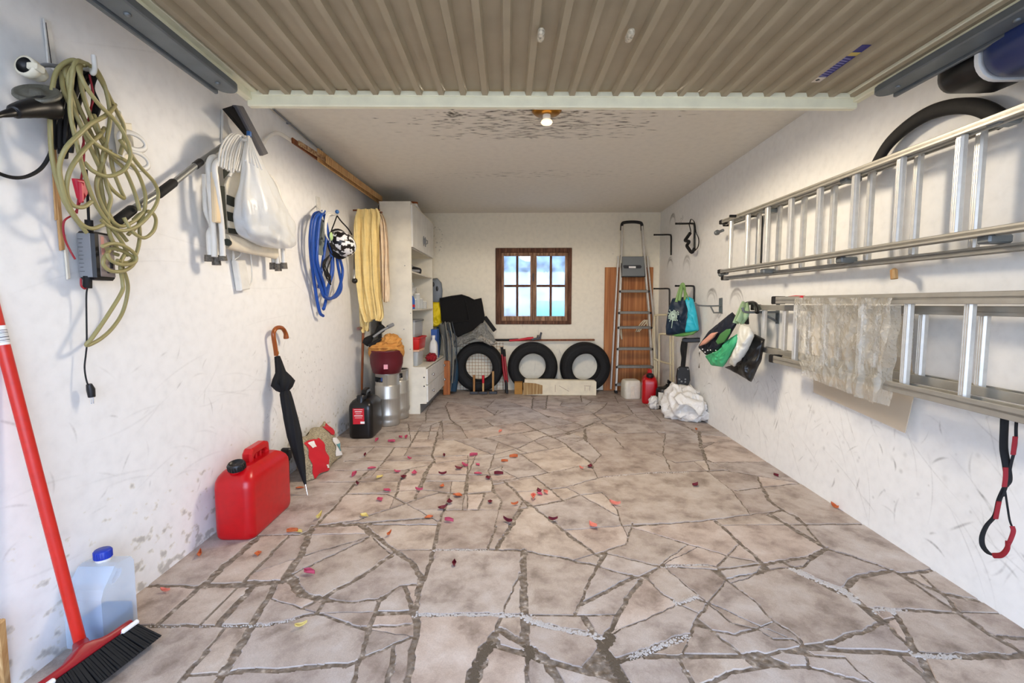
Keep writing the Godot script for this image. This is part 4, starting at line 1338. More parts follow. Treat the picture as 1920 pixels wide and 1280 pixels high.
	for k in [[0.728, 0.02], [0.75, 0.042], [0.79, 0.058], [0.83, 0.045], [0.87, 0.028], [0.95, 0.018], [0.985, 0.014]]: rg.append(ring_at.call(k[0], k[1], k[0] * 30.0))
	loft(st, rg)
	for k in 8:   # loose cloth points
		var a := TAU * k / 8
		var d: Vector3 = side2 * cos(a) + out2 * sin(a) * 0.6
		var b: Vector3 = at.call(0.80)
		tri(st, b + d * 0.03 + ux * 0.03, b + d * 0.07 - ux * 0.004, b + d * 0.03 - ux * 0.045)
	part("canopy_frill", st, M["black_cloth"], o)
	st = S()
	tube(st, [at.call(0.97), at.call(1.02)], 0.006, 10)
	part("shaft", st, M["chrome"], o)
	st = S()
	tube(st, [at.call(0.715) + side2 * 0.03, at.call(0.735) + side2 * 0.045], 0.008, 8)
	part("strap_button", st, M["black_plastic"], o)
	st = S()
	tube(st, rough_path([Vector3(-1.45, 0.802, -2.755), Vector3(-1.45, 0.854, -2.746), Vector3(-1.45, 0.918, -2.732), Vector3(-1.45, 0.949, -2.741), Vector3(-1.451, 0.966, -2.781), Vector3(-1.453, 0.96, -2.841), Vector3(-1.454, 0.929, -2.881), Vector3(-1.455, 0.895, -2.892)], 6), func(t): return 0.0125 + 0.0035 * smoothstep(0.85, 1.0, t), 12)
	part("crook", st, M["cane_wood"], o, "polished wooden crook")
	st = S()
	tube(st, [at.call(1.0), at.call(1.018)], 0.014, 12)
	part("crook_band", st, mat("gold_band", rgb(214, 180, 110), 0.3, 0.8), o)
	# bag of grit
	o = thing("grit_bag", "clear plastic sack of grey grit with red and white labels slumped by the wall", "sack", Vector3(-1.39, 0, -3.06))
	var GT := Transform3D(BL.rotated(BL.x, -0.35), Vector3(-1.385, 0.098, -3.12))
	var pil = func(u, v, k):
		var x: float = (u - 0.5) * 2
		var y: float = (v - 0.5) * 2
		var th: float = 0.085 * pow(maxf(0, (1 - pow(absf(x), 3.0)) * (1 - pow(absf(y), 3.0))), 0.5)
		var p: Vector3 = GT * Vector3(x * 0.29 * (1 - 0.06 * absf(y)), y * 0.15 + 0.012 * sin(x * 7), th * k + 0.006 * sin(x * 11 + y * 9) * signf(k))
		p.y = maxf(p.y, 0.003)
		return p
	st = S()
	grid(st, 30, 22, func(u, v): return pil.call(u, v, 1.0))
	grid(st, 30, 22, func(u, v): return pil.call(u, v, -0.55), true)
	part("sack", st, M["grit"], o)
	for e in [["red_label", 0.05, 0.36, 0.10, 0.86, "label_red"], ["red_label", 0.66, 0.9, 0.70, 0.97, "label_red"], ["white_label", 0.63, 0.90, 0.18, 0.62, "label_white"]]:
		st = S()
		grid(st, 10, 12, func(u, v): return pil.call(lerpf(e[1], e[2], u) + 0.06 * v, lerpf(e[3], e[4], v), 1.03) + GT.basis.z * 0.003)
		part(e[0], st, M[e[5]], o)
	st = S()
	grid(st, 4, 4, func(u, v): return pil.call(lerpf(0.10, 0.2, u) + 0.05, lerpf(0.68, 0.82, v), 1.04) + GT.basis.z * 0.005)
	part("label_panel", st, M["label_white"], o)
	st = S()
	grid(st, 4, 4, func(u, v): return pil.call(lerpf(0.28, 0.34, u) + 0.01, lerpf(0.16, 0.24, v), 1.04) + GT.basis.z * 0.005)
	part("label_panel", st, M["label_white"], o)
	st = S()
	grid(st, 6, 6, func(u, v): return pil.call(lerpf(0.70, 0.83, u) + 0.03, lerpf(0.28, 0.46, v), 1.04) + GT.basis.z * 0.005)
	part("label_emblem", st, mat("label_teal", rgb(96, 160, 170), 0.5), o)
	# black fuel can
	o = jerry("fuel_can", "black plastic fuel can with red label in front of the steel kegs", Transform3D(BL, Vector3(-1.32, 0, -3.94)), 0.33, 0.2, 0.29, mat("can_black", rgb(10, 10, 12), 0.3), M["black_plastic"], -1.0)
	st = S(false)
	box(st, Transform3D(Basis(), Vector3(-0.166, 0.19, -0.01)), Vector3(0.003, 0.13, 0.092))
	var lab := part("label", st, M["label_red"], o, "red warning label with white print")
	st = S(false)
	box(st, Transform3D(Basis(), Vector3(-0.1675, 0.138, 0.022)), Vector3(0.002, 0.018, 0.034))
	for k in 5: box(st, Transform3D(Basis(), Vector3(-0.1675, 0.246 - 0.017 * k, -0.01)), Vector3(0.002, 0.003 + 0.003 * (k % 2), 0.07 - 0.012 * (k % 3)))
	part("label_print", st, M["label_white"], lab)
	st = S(false)
	box(st, Transform3D(Basis(BL.x, 0), Vector3.ZERO), Vector3.ONE * 0.001)
	# two steel kegs
	var kegs := []
	for k in 2:
		var kg := local_thing("steel_keg", ["slim steel keg carrying the burgundy bucket, with printed collar window", "slim steel keg squeezed between its twin and the white cabinet"][k], "keg", Transform3D(Basis(Vector3.UP, [0.35, 1.2][k]), [Vector3(-1.222, 0, -4.27), Vector3(-1.2, 0, -4.535)][k]), "steel kegs by the cabinet")
		st = S()
		var R := 0.113
		lathe(st, Transform3D(), [Vector2(0, 0.004), Vector2(R * 0.86, 0.004), Vector2(R * 0.9, 0), Vector2(R * 0.94, 0.005), Vector2(R * 0.95, 0.05), Vector2(R * 0.93, 0.06), Vector2(R, 0.075), Vector2(R * 1.035, 0.098), Vector2(R * 1.035, 0.112), Vector2(R, 0.122), Vector2(R, 0.24), Vector2(R * 1.035, 0.248), Vector2(R * 1.035, 0.262), Vector2(R, 0.272), Vector2(R, 0.36), Vector2(R * 0.93, 0.385), Vector2(R * 0.8, 0.395), Vector2(0, 0.40)], 40)
		part("body", st, M["steel"], kg)
		# collar with hand holes: wall pieces round the openings
		st = S()
		for e in 40:
			var a := TAU * e / 40
			var b := TAU * (e + 1) / 40
			var hole := e % 20 < 7
			for yy in ([[0.375, 0.405], [0.452, 0.475]] if hole else [[0.375, 0.475]]):
				var P = func(an, y, r): return Vector3(cos(an) * r, y, -sin(an) * r)
				for rr in [R * 0.96, R * 0.93]: quad(st, P.call(a, yy[0], rr), P.call(b, yy[0], rr), P.call(b, yy[1], rr), P.call(a, yy[1], rr))
				for y in yy: quad(st, P.call(a, y, R * 0.96), P.call(b, y, R * 0.96), P.call(b, y, R * 0.93), P.call(a, y, R * 0.93))
		var ringp := []
		for e in 32: ringp.append(Vector3(cos(TAU * e / 32) * R * 0.945, 0.476, sin(TAU * e / 32) * R * 0.945))
		tube(st, ringp, 0.006, 8, true)
		part("collar", st, M["steel"], kg)
		st = S()
		lathe(st, Transform3D(), [Vector2(R * 0.7, 0.398), Vector2(R * 0.7, 0.43), Vector2(0.03, 0.43), Vector2(0.03, 0.45), Vector2(0, 0.45)], 24)
		part("valve", st, M["dark_steel"], kg)
		kegs.append(kg)
	# print behind the collar window of the first keg
	st = S(false)
	for k in 3: box(st, Transform3D(Basis(Vector3.UP, 0.0), Vector3(-1.245 + 0.028 * k, 0.43, -4.185)), Vector3(0.026, 0.034, 0.002))
	part("collar_print", st, mat("print_blue", rgb(44, 70, 130), 0.5), kegs[0]).transform = kegs[0].transform.affine_inverse()
	# burgundy bucket
	var bb := Vector3(-1.225, 0.478, -4.27)
	o = thing("bucket", "burgundy plastic bucket standing on the front keg", "bucket", bb)
	st = S()
	lathe(st, Transform3D(Basis(), bb), [Vector2(0, 0.002), Vector2(0.115, 0.002), Vector2(0.125, 0.008), Vector2(0.146, 0.09), Vector2(0.152, 0.2), Vector2(0.157, 0.205), Vector2(0.157, 0.215), Vector2(0.15, 0.216), Vector2(0.147, 0.2), Vector2(0.14, 0.09), Vector2(0.118, 0.012), Vector2(0, 0.012)], 40)
	part("bucket_wall", st, M["burgundy"], o)
	st = S(false)
	box(st, Transform3D(Basis(Vector3.UP, 0.22).rotated(Vector3.RIGHT, 0.0), bb + Vector3(0.032, 0.075, 0.1455)), Vector3(0.035, 0.04, 0.004))
	part("price_tag", st, mat("tag_pink", rgb(220, 150, 160), 0.5), o)
	# orange cloth heaped in it
	st = S()
	lump(st, Transform3D(Basis(Vector3.UP, 0.4), bb + Vector3(0.0, 0.225, 0)), Vector3(0.29, 0.12, 0.27), 0.12, 1.3, 5, -1e9, 60, 40, 0.22)
	lump(st, Transform3D(Basis(Vector3.UP, 1.4), bb + Vector3(0.04, 0.285, -0.01)), Vector3(0.17, 0.14, 0.17), 0.2, 1.5, 9, -1e9, 50, 36, 0.28)
	grid(st, 26, 12, func(u, v):
		var a = lerpf(-1.1, 4.0, u)
		return bb + Vector3(cos(a) * (0.15 + 0.012 * sin(v * PI)), 0.235 - v * (0.05 + 0.045 * sin(a * 2.3 + 0.6)), -sin(a) * (0.15 + 0.012 * sin(v * PI))))
	single("orange_cloth", st, M["orange_cloth"], "crumpled orange cloth heaped in the burgundy bucket", "cloth", bb + Vector3(0, 0.19, 0))
	# black folding things on top
	o = thing("folded_umbrella", "small black folded umbrella with grey handle lying on the orange cloth", "umbrella", Vector3(-1.345, 0.762, -4.35))
	st = S()
	tube(st, rough_path([Vector3(-1.434, 0.736, -4.3), Vector3(-1.39, 0.794, -4.32), Vector3(-1.331, 0.851, -4.36), Vector3(-1.291, 0.9, -4.4)], 5), func(t): return 0.028 + 0.014 * sin(t * 9), 10)
	part("canopy", st, M["black_cloth"], o)
	st = S()
	tube(st, rough_path([Vector3(-1.369, 0.724, -4.22), Vector3(-1.321, 0.756, -4.24), Vector3(-1.262, 0.799, -4.26)], 5), func(t): return 0.024 - 0.008 * t, 10)
	part("canopy_fold", st, M["black_cloth"], o)
	st = S()
	tube(st, [Vector3(-1.347, 0.807, -4.28), Vector3(-1.285, 0.863, -4.34), Vector3(-1.206, 0.914, -4.42)], 0.012, 8)
	tube(st, [Vector3(-1.24, 0.895, -4.38), Vector3(-1.203, 0.918, -4.43)], 0.018, 8)
	part("handle", st, M["grey_plastic"], o)
	# walking stick
	o = thing("walking_stick", "slim wooden walking stick propped between wall and bucket", "walking stick", Vector3(-1.52, 0, -4.398))
	st = S()
	tube(st, [Vector3(-1.52, 0, -4.398), Vector3(-1.476, 0.88, -4.391)], func(t): return 0.009 + 0.003 * t, 10)
	part("shaft", st, M["cane_wood"], o)
	st = S()
	tube(st, [Vector3(-1.428, 0.893, -4.121), Vector3(-1.476, 0.89, -4.392), Vector3(-1.514, 0.851, -4.646)], 0.014, 10)
	part("handle", st, mat("dark_cane", rgb(110, 66, 38), 0.4, 0.0, "wood", 4.0), o)

# outline of the washer-fluid canister: shoulder, grip hole, cap end
func out_can(st, s0: float, s1: float, z0: float, h: float, _a: float, _b: float):
	var L := s1 - s0
	# wall above and below the grip hole, joined without inner seams by running the outline round the hole
	var p := [Vector2(s0 + 0.012, 0.002), Vector2(s1 - 0.012, 0.002), Vector2(s1, 0.014), Vector2(s1, h - 0.02), Vector2(s1 - 0.012, h), Vector2(s0 + L * 0.55, h + 0.006), Vector2(s0 + L * 0.42, h + 0.002)]
	var hole := [Vector2(s0 + L * 0.50, h - 0.012), Vector2(s0 + L * 0.60, h - 0.018), Vector2(s0 + L * 0.62, h - 0.03), Vector2(s0 + L * 0.54, h - 0.042), Vector2(s0 + L * 0.38, h - 0.052), Vector2(s0 + L * 0.31, h - 0.05), Vector2(s0 + L * 0.33, h - 0.036)]
	var rest := [Vector2(s0 + L * 0.08, h - 0.05), Vector2(s0, h - 0.078), Vector2(s0, 0.014)]
	var all := p.duplicate()
	all.append(Vector2(s0 + L * 0.4201, h + 0.002))
	all.append_array(hole)
	all.append(Vector2(s0 + L * 0.499, h - 0.012))
	all.append(Vector2(s0 + L * 0.42, h + 0.0019))
	all.append_array(rest)
	prism(st, Transform3D(BL, BL.z * (z0 - 0.118)), all, 0.118, 0.0)

func left_wall_things():
	# slotted rail and hook
	var o := thing("hook_rail", "white slotted metal rail with hook that carries the olive hose", "hook rail", Vector3(-1.456, 1.839, -1.481))
	var st := S(false)
	slab(st, BL, [Vector3(-1.454, 1.97, -1.474), Vector3(-1.454, 1.973, -1.496), Vector3(-1.455, 1.844, -1.506), Vector3(-1.454, 1.835, -1.478)], 0.006, 0.001)
	part("rail", st, M["white_paint"], o)
	st = S(false)
	slab(st, BL, [Vector3(-1.447, 1.959, -1.477), Vector3(-1.447, 1.96, -1.479), Vector3(-1.448, 1.84, -1.488), Vector3(-1.448, 1.838, -1.485)], 0.0006)
	part("slot", st, M["dark_steel"], o)
	st = S()
	tube(st, rough_path([Vector3(-1.446, 1.831, -1.49), Vector3(-1.438, 1.862, -1.554), Vector3(-1.336, 1.829, -1.495), Vector3(-1.311, 1.808, -1.476), Vector3(-1.306, 1.825, -1.479), Vector3(-1.306, 1.862, -1.478)], 6), 0.007, 8)
	part("hook", st, M["white_paint"], o)
	# olive hose: one long tube laid in many loops over the hook
	o = thing("garden_hose", "long olive green hose hung in tangled loops from the white hook", "hose", Vector3(-1.406, 0.965, -1.499))
	st = S()
	var runs := [
		[Vector3(-1.315, 1.824, -1.457), Vector3(-1.334, 1.827, -1.435), Vector3(-1.354, 1.785, -1.407), Vector3(-1.363, 1.714, -1.394), Vector3(-1.373, 1.647, -1.394), Vector3(-1.383, 1.543, -1.401), Vector3(-1.394, 1.472, -1.424), Vector3(-1.395, 1.406, -1.448), Vector3(-1.407, 1.358, -1.501), Vector3(-1.398, 1.288, -1.563), Vector3(-1.39, 1.273, -1.619)],
		[Vector3(-1.326, 1.837, -1.478), Vector3(-1.304, 1.811, -1.414), Vector3(-1.313, 1.74, -1.404), Vector3(-1.324, 1.666, -1.407), Vector3(-1.334, 1.598, -1.429), Vector3(-1.345, 1.513, -1.46), Vector3(-1.356, 1.432, -1.501), Vector3(-1.368, 1.374, -1.56), Vector3(-1.38, 1.316, -1.627), Vector3(-1.381, 1.272, -1.649)],
		[Vector3(-1.346, 1.841, -1.492), Vector3(-1.354, 1.802, -1.432), Vector3(-1.355, 1.746, -1.45), Vector3(-1.366, 1.675, -1.501), Vector3(-1.378, 1.633, -1.539), Vector3(-1.378, 1.573, -1.553), Vector3(-1.378, 1.514, -1.554), Vector3(-1.389, 1.441, -1.576), Vector3(-1.39, 1.377, -1.612), Vector3(-1.391, 1.326, -1.66)],
		[Vector3(-1.335, 1.826, -1.461), Vector3(-1.294, 1.791, -1.41), Vector3(-1.284, 1.747, -1.418), Vector3(-1.285, 1.711, -1.461), Vector3(-1.297, 1.69, -1.53), Vector3(-1.299, 1.654, -1.569), Vector3(-1.31, 1.608, -1.6), Vector3(-1.309, 1.56, -1.581), Vector3(-1.318, 1.531, -1.556), Vector3(-1.327, 1.513, -1.521), Vector3(-1.336, 1.518, -1.483), Vector3(-1.345, 1.54, -1.464)],
		[Vector3(-1.336, 1.84, -1.477), Vector3(-1.326, 1.834, -1.487), Vector3(-1.337, 1.815, -1.532), Vector3(-1.349, 1.777, -1.579), Vector3(-1.36, 1.743, -1.62), Vector3(-1.361, 1.713, -1.64), Vector3(-1.361, 1.666, -1.637), Vector3(-1.37, 1.614, -1.629)],
		[Vector3(-1.364, 1.791, -1.43), Vector3(-1.354, 1.734, -1.423), Vector3(-1.334, 1.67, -1.435), Vector3(-1.326, 1.61, -1.474), Vector3(-1.328, 1.593, -1.537), Vector3(-1.341, 1.579, -1.646), Vector3(-1.363, 1.518, -1.716), Vector3(-1.374, 1.458, -1.729), Vector3(-1.373, 1.396, -1.699), Vector3(-1.381, 1.347, -1.654)],
		[Vector3(-1.329, 1.647, -1.583), Vector3(-1.331, 1.584, -1.663), Vector3(-1.344, 1.549, -1.741), Vector3(-1.355, 1.51, -1.772), Vector3(-1.354, 1.454, -1.744), Vector3(-1.362, 1.388, -1.685), Vector3(-1.36, 1.355, -1.612), Vector3(-1.368, 1.362, -1.561), Vector3(-1.368, 1.378, -1.536)],
		[Vector3(-1.37, 1.402, -1.628), Vector3(-1.361, 1.358, -1.649), Vector3(-1.363, 1.343, -1.702), Vector3(-1.364, 1.377, -1.751), Vector3(-1.375, 1.425, -1.779), Vector3(-1.374, 1.447, -1.751), Vector3(-1.383, 1.429, -1.714), Vector3(-1.382, 1.404, -1.683)],
		[Vector3(-1.393, 1.43, -1.719), Vector3(-1.393, 1.349, -1.72), Vector3(-1.393, 1.283, -1.698), Vector3(-1.381, 1.25, -1.647), Vector3(-1.369, 1.252, -1.589)],
		[Vector3(-1.36, 1.771, -1.61), Vector3(-1.318, 1.723, -1.542), Vector3(-1.306, 1.688, -1.499), Vector3(-1.295, 1.645, -1.439), Vector3(-1.293, 1.603, -1.4), Vector3(-1.302, 1.55, -1.363), Vector3(-1.322, 1.5, -1.36), Vector3(-1.333, 1.453, -1.374), Vector3(-1.343, 1.406, -1.397), Vector3(-1.355, 1.356, -1.443), Vector3(-1.356, 1.342, -1.486), Vector3(-1.357, 1.36, -1.529)],
		[Vector3(-1.358, 1.677, -1.56), Vector3(-1.337, 1.637, -1.514), Vector3(-1.326, 1.603, -1.473), Vector3(-1.314, 1.548, -1.418), Vector3(-1.323, 1.497, -1.393), Vector3(-1.333, 1.455, -1.389), Vector3(-1.343, 1.422, -1.399), Vector3(-1.344, 1.399, -1.417), Vector3(-1.345, 1.401, -1.45), Vector3(-1.346, 1.424, -1.481)],
		[Vector3(-1.357, 1.704, -1.522), Vector3(-1.347, 1.671, -1.52), Vector3(-1.347, 1.641, -1.534), Vector3(-1.358, 1.614, -1.563), Vector3(-1.358, 1.543, -1.537), Vector3(-1.357, 1.488, -1.515), Vector3(-1.368, 1.441, -1.535), Vector3(-1.368, 1.395, -1.564), Vector3(-1.37, 1.37, -1.612), Vector3(-1.372, 1.399, -1.675), Vector3(-1.373, 1.437, -1.717)],
		[Vector3(-1.324, 1.814, -1.432), Vector3(-1.334, 1.762, -1.418), Vector3(-1.345, 1.689, -1.444), Vector3(-1.356, 1.616, -1.491), Vector3(-1.368, 1.538, -1.548), Vector3(-1.369, 1.491, -1.582), Vector3(-1.381, 1.471, -1.646), Vector3(-1.381, 1.504, -1.632), Vector3(-1.38, 1.558, -1.608), Vector3(-1.369, 1.618, -1.588)],
		[Vector3(-1.335, 1.831, -1.462), Vector3(-1.335, 1.766, -1.46), Vector3(-1.346, 1.694, -1.495), Vector3(-1.358, 1.623, -1.552), Vector3(-1.359, 1.586, -1.595), Vector3(-1.361, 1.565, -1.633), Vector3(-1.372, 1.501, -1.683), Vector3(-1.373, 1.44, -1.702)],
		[Vector3(-1.326, 1.844, -1.5), Vector3(-1.338, 1.805, -1.547), Vector3(-1.338, 1.719, -1.561), Vector3(-1.348, 1.637, -1.554), Vector3(-1.358, 1.57, -1.544), Vector3(-1.369, 1.5, -1.566), Vector3(-1.369, 1.456, -1.579), Vector3(-1.368, 1.404, -1.563), Vector3(-1.379, 1.336, -1.578), Vector3(-1.39, 1.288, -1.621)],
		[Vector3(-1.368, 1.281, -1.559), Vector3(-1.357, 1.256, -1.527), Vector3(-1.357, 1.232, -1.521), Vector3(-1.358, 1.213, -1.549), Vector3(-1.36, 1.217, -1.601), Vector3(-1.371, 1.239, -1.652), Vector3(-1.372, 1.263, -1.664), Vector3(-1.371, 1.282, -1.632), Vector3(-1.369, 1.29, -1.581), Vector3(-1.378, 1.284, -1.557)],
		[Vector3(-1.347, 1.289, -1.51), Vector3(-1.348, 1.304, -1.552), Vector3(-1.35, 1.3, -1.602), Vector3(-1.361, 1.277, -1.657), Vector3(-1.361, 1.25, -1.65), Vector3(-1.349, 1.237, -1.586), Vector3(-1.348, 1.247, -1.54), Vector3(-1.347, 1.27, -1.525)],
		[Vector3(-1.381, 1.291, -1.645), Vector3(-1.37, 1.239, -1.602), Vector3(-1.38, 1.178, -1.618), Vector3(-1.38, 1.144, -1.611), Vector3(-1.388, 1.061, -1.555), Vector3(-1.397, 0.992, -1.504), Vector3(-1.406, 0.974, -1.494), Vector3(-1.407, 0.971, -1.505), Vector3(-1.408, 0.989, -1.551), Vector3(-1.41, 1.023, -1.601), Vector3(-1.411, 1.075, -1.646), Vector3(-1.401, 1.142, -1.66), Vector3(-1.391, 1.188, -1.65), Vector3(-1.38, 1.24, -1.618)],
	]
	for r in runs: tube(st, rough_path(r, 7), 0.0062, 8)
	part("hose", st, M["olive_rubber"], o)
	# black cable in the middle of the bundle
	o = thing("black_cable_bundle", "bundle of black cable hanging inside the olive hose loops", "cable", Vector3(-1.395, 1.541, -1.447))
	st = S()
	for k in 7:
		var d := BL.z * 0.012 * (k % 3) + BL.x * (k - 3) * 0.006
		tube(st, rough_path([Vector3(-1.398, 1.864, -1.549) + d, Vector3(-1.407, 1.827, -1.504) + d, Vector3(-1.406, 1.768, -1.48) + d, Vector3(-1.405, 1.664, -1.458) + d, Vector3(-1.405, 1.566, -1.449) + d + Vector3(0, rng.randf_range(-0.02, 0.02), 0), Vector3(-1.406, 1.644, -1.469) + d * 0.9, Vector3(-1.407, 1.77, -1.504) + d, Vector3(-1.408, 1.858, -1.559) + d], 6), 0.0055, 7)
	for k in 4: tube(st, rough_path([Vector3(-1.377, 1.848, -1.507) + BL.z * k * 0.01, Vector3(-1.378, 1.842, -1.534) + BL.z * k * 0.01, Vector3(-1.388, 1.803, -1.56), Vector3(-1.398, 1.737, -1.562) + BL.z * k * 0.008, Vector3(-1.408, 1.654, -1.543)], 6), 0.005, 7)
	part("cable", st, M["black_rubber"], o)
	# angle grinder
	o = thing("angle_grinder", "black angle grinder with grey disc guard hanging beside the hose", "angle grinder", Vector3(-1.392, 1.657, -1.362))
	st = S()
	tube(st, rough_path([Vector3(-1.363, 1.676, -1.393), Vector3(-1.362, 1.656, -1.348), Vector3(-1.36, 1.631, -1.302), Vector3(-1.36, 1.617, -1.281), Vector3(-1.359, 1.613, -1.275), Vector3(-1.359, 1.6, -1.253), Vector3(-1.358, 1.588, -1.234)], 4), func(t): return [0.034, 0.034, 0.032, 0.029, 0.027, 0.026, 0.024, 0.023, 0.021, 0.02, 0.019, 0.018, 0.017, 0.013, 0.012, 0.011, 0.011, 0.011, 0.010, 0.009, 0.008, 0.007, 0.007, 0.007, 0.007, 0.007, 0.007][clampi(int(t * 24), 0, 24)], 12)
	part("body", st, M["black_plastic"], o)
	mat("disc_grey", rgb(120, 118, 106), 0.5, 0.4, "brushed", 8.0)
	st = S()
	var gy := (BL.z * 0.25 + Vector3.UP * 0.72 - BL.x * 0.62).normalized()
	var gx := gy.cross(BL.z).normalized()
	var G := Transform3D(Basis(gx, gy, gx.cross(gy)), Vector3(-1.372, 1.698, -1.361))
	lathe(st, G, [Vector2(0, -0.004), Vector2(0.052, -0.004), Vector2(0.054, 0.0), Vector2(0.052, 0.006), Vector2(0.046, 0.008), Vector2(0.042, 0.003), Vector2(0.018, 0.003), Vector2(0.014, 0.012), Vector2(0, 0.012)], 28)
	part("disc_guard", st, M["disc_grey"], o, "brushed metal disc guard")
	st = S()
	tube(st, rough_path([Vector3(-1.359, 1.6, -1.253), Vector3(-1.368, 1.583, -1.235), Vector3(-1.388, 1.512, -1.215), Vector3(-1.409, 1.467, -1.254), Vector3(-1.41, 1.453, -1.296), Vector3(-1.412, 1.463, -1.344), Vector3(-1.403, 1.495, -1.382), Vector3(-1.393, 1.54, -1.403), Vector3(-1.383, 1.574, -1.404)], 6), 0.005, 8)
	part("power_cable", st, M["black_rubber"], o)
	# cable socket
	o = thing("cable_socket", "ivory plastic cable coupling with dark mouth above the grinder", "socket", Vector3(-1.403, 1.76, -1.38))
	st = S()
	var X := Transform3D(Basis(BL.y, -BL.x, BL.z).rotated(BL.z, -0.1), Vector3(-1.393, 1.769, -1.374))
	lathe(st, X, [Vector2(0.016, -0.03), Vector2(0.022, -0.02), Vector2(0.025, 0.0), Vector2(0.025, 0.0), Vector2(0.028, 0.002), Vector2(0.028, 0.025), Vector2(0.022, 0.026)], 20)
	box(st, X * Transform3D(Basis(), Vector3(0.0, 0.012, 0.02)), Vector3(0.02, 0.03, 0.03), 0.004)
	part("housing", st, M["ivory"], o)
	st = S()
	lathe(st, X, [Vector2(0.0222, 0.0262), Vector2(0.018, 0.012), Vector2(0, 0.012)], 18)
	part("mouth", st, M["black_plastic"], o)
	st = S()
	tube(st, rough_path([Vector3(-1.393, 1.786, -1.39), Vector3(-1.394, 1.803, -1.414), Vector3(-1.395, 1.815, -1.444), Vector3(-1.406, 1.826, -1.48), Vector3(-1.416, 1.798, -1.488), Vector3(-1.425, 1.785, -1.466)], 5), 0.006, 8)
	part("cord", st, M["grey_plastic"], o)
	# ringed holder
	o = thing("ring_holder", "white plastic holder with two hoops hung behind the olive hose", "holder", Vector3(-1.443, 1.606, -1.724))
	st = S(false)
	slab(st, BL, [Vector3(-1.451, 1.795, -1.716), Vector3(-1.452, 1.761, -1.737), Vector3(-1.453, 1.77, -1.766), Vector3(-1.453, 1.617, -1.774), Vector3(-1.451, 1.596, -1.714), Vector3(-1.451, 1.71, -1.7)], 0.02, 0.004)
	part("plate", st, M["ivory"], o)
	for c in [[Vector3(-1.414, 1.696, -1.741), 0.030], [Vector3(-1.414, 1.632, -1.748), 0.032]]:
		st = S()
		var pts := []
		for k in 28: pts.append(c[0] + BL.x * cos(TAU * k / 28) * c[1] * 1.5 + Vector3(0, 1, 0) * sin(TAU * k / 28) * c[1] * 0.95 + BL.z * 0.012 * cos(TAU * k / 28))
		tube(st, pts, 0.005, 6, true, 2.0)
		part("hoop", st, M["white_plastic"], o)
	# two slats hanging behind
	o = thing("wooden_strip", "pale wooden strips hanging on the wall left of the battery charger", "wooden strip", Vector3(-1.456, 1.264, -1.482))
	st = S(false)
	slab(st, BL, [Vector3(-1.451, 1.682, -1.464), Vector3(-1.452, 1.688, -1.478), Vector3(-1.452, 1.276, -1.485), Vector3(-1.452, 1.271, -1.47)], 0.008, 0.002)
	slab(st, BL, [Vector3(-1.451, 1.548, -1.467), Vector3(-1.452, 1.55, -1.476), Vector3(-1.452, 1.367, -1.472), Vector3(-1.451, 1.364, -1.463)], 0.006, 0.001)
	part("strip", st, M["wood_pale"], o)
	st = S(false)
	slab(st, BL, [Vector3(-1.452, 1.322, -1.485), Vector3(-1.452, 1.324, -1.494), Vector3(-1.452, 1.186, -1.498), Vector3(-1.452, 1.182, -1.488)], 0.006, 0.001)
	part("strip", st, M["canvas"], o)
	# battery charger
	o = thing("battery_charger", "black and grey battery charger hung by its cable under the hose", "battery charger", Vector3(-1.428, 1.192, -1.545))
	var c0: Vector3 = Vector3(-1.445, 1.259, -1.517)
	var CT := Transform3D(BL, Vector3(c0.x, 1.262, c0.z) + BL.x * 0.045 + BL.z * 0.03)
	st = S(false)
	box(st, CT, Vector3(0.086, 0.158, 0.056), 0.008)
	part("housing", st, M["black_plastic"], o)
	st = S(false)
	box(st, CT * Transform3D(Basis(), Vector3(-0.044, 0.0, 0.0)), Vector3(0.003, 0.142, 0.042), 0.001)
	var sp := part("scale_plate", st, M["grey_plastic"], o, "grey end plate with fine scale")
	st = S(false)
	for k in 9: box(st, CT * Transform3D(Basis(), Vector3(-0.046, 0.052 - 0.013 * k, -0.01)), Vector3(0.001, 0.0012, 0.010 if k % 2 else 0.016))
	part("scale_mark", st, M["label_black"], sp)
	st = S(false)
	box(st, CT * Transform3D(Basis(), Vector3(0.008, 0.002, 0.0285)), Vector3(0.058, 0.138, 0.002), 0.0006)
	var fp := part("front_panel", st, mat("panel_grey", rgb(150, 134, 126), 0.5), o)
	st = S(false)
	box(st, CT * Transform3D(Basis(), Vector3(-0.008, 0.035, 0.0298)), Vector3(0.012, 0.06, 0.001))
	part("panel_print", st, mat("print_pink", rgb(190, 132, 120), 0.5), fp)
	st = S(false)
	for k in [[-0.008, -0.022, 0.014, 0.03], [0.022, -0.022, 0.012, 0.03], [0.022, 0.04, 0.006, 0.04]]: box(st, CT * Transform3D(Basis(), Vector3(k[0], k[1], 0.03)), Vector3(k[2], k[3], 0.003), 0.001)
	for k in [[0.008, 0.0], [0.008, -0.05]]: lathe(st, CT * Transform3D(Basis(Vector3.RIGHT, PI / 2), Vector3(k[0], k[1], 0.029)), [Vector2(0.005, 0), Vector2(0.005, 0.004), Vector2(0, 0.004)], 10)
	part("knob", st, M["label_black"], fp)
	st = S()
	tube(st, rough_path([Vector3(-1.387, 1.532, -1.515), Vector3(-1.387, 1.461, -1.514), Vector3(-1.397, 1.388, -1.523), Vector3(-1.408, 1.336, -1.534)], 5), 0.004, 7)
	tube(st, [Vector3(-1.402, 1.376, -1.528), Vector3(-1.408, 1.336, -1.534)], 0.011, 8)
	tube(st, [Vector3(-1.417, 1.194, -1.526), Vector3(-1.417, 1.156, -1.523)], 0.012, 8)
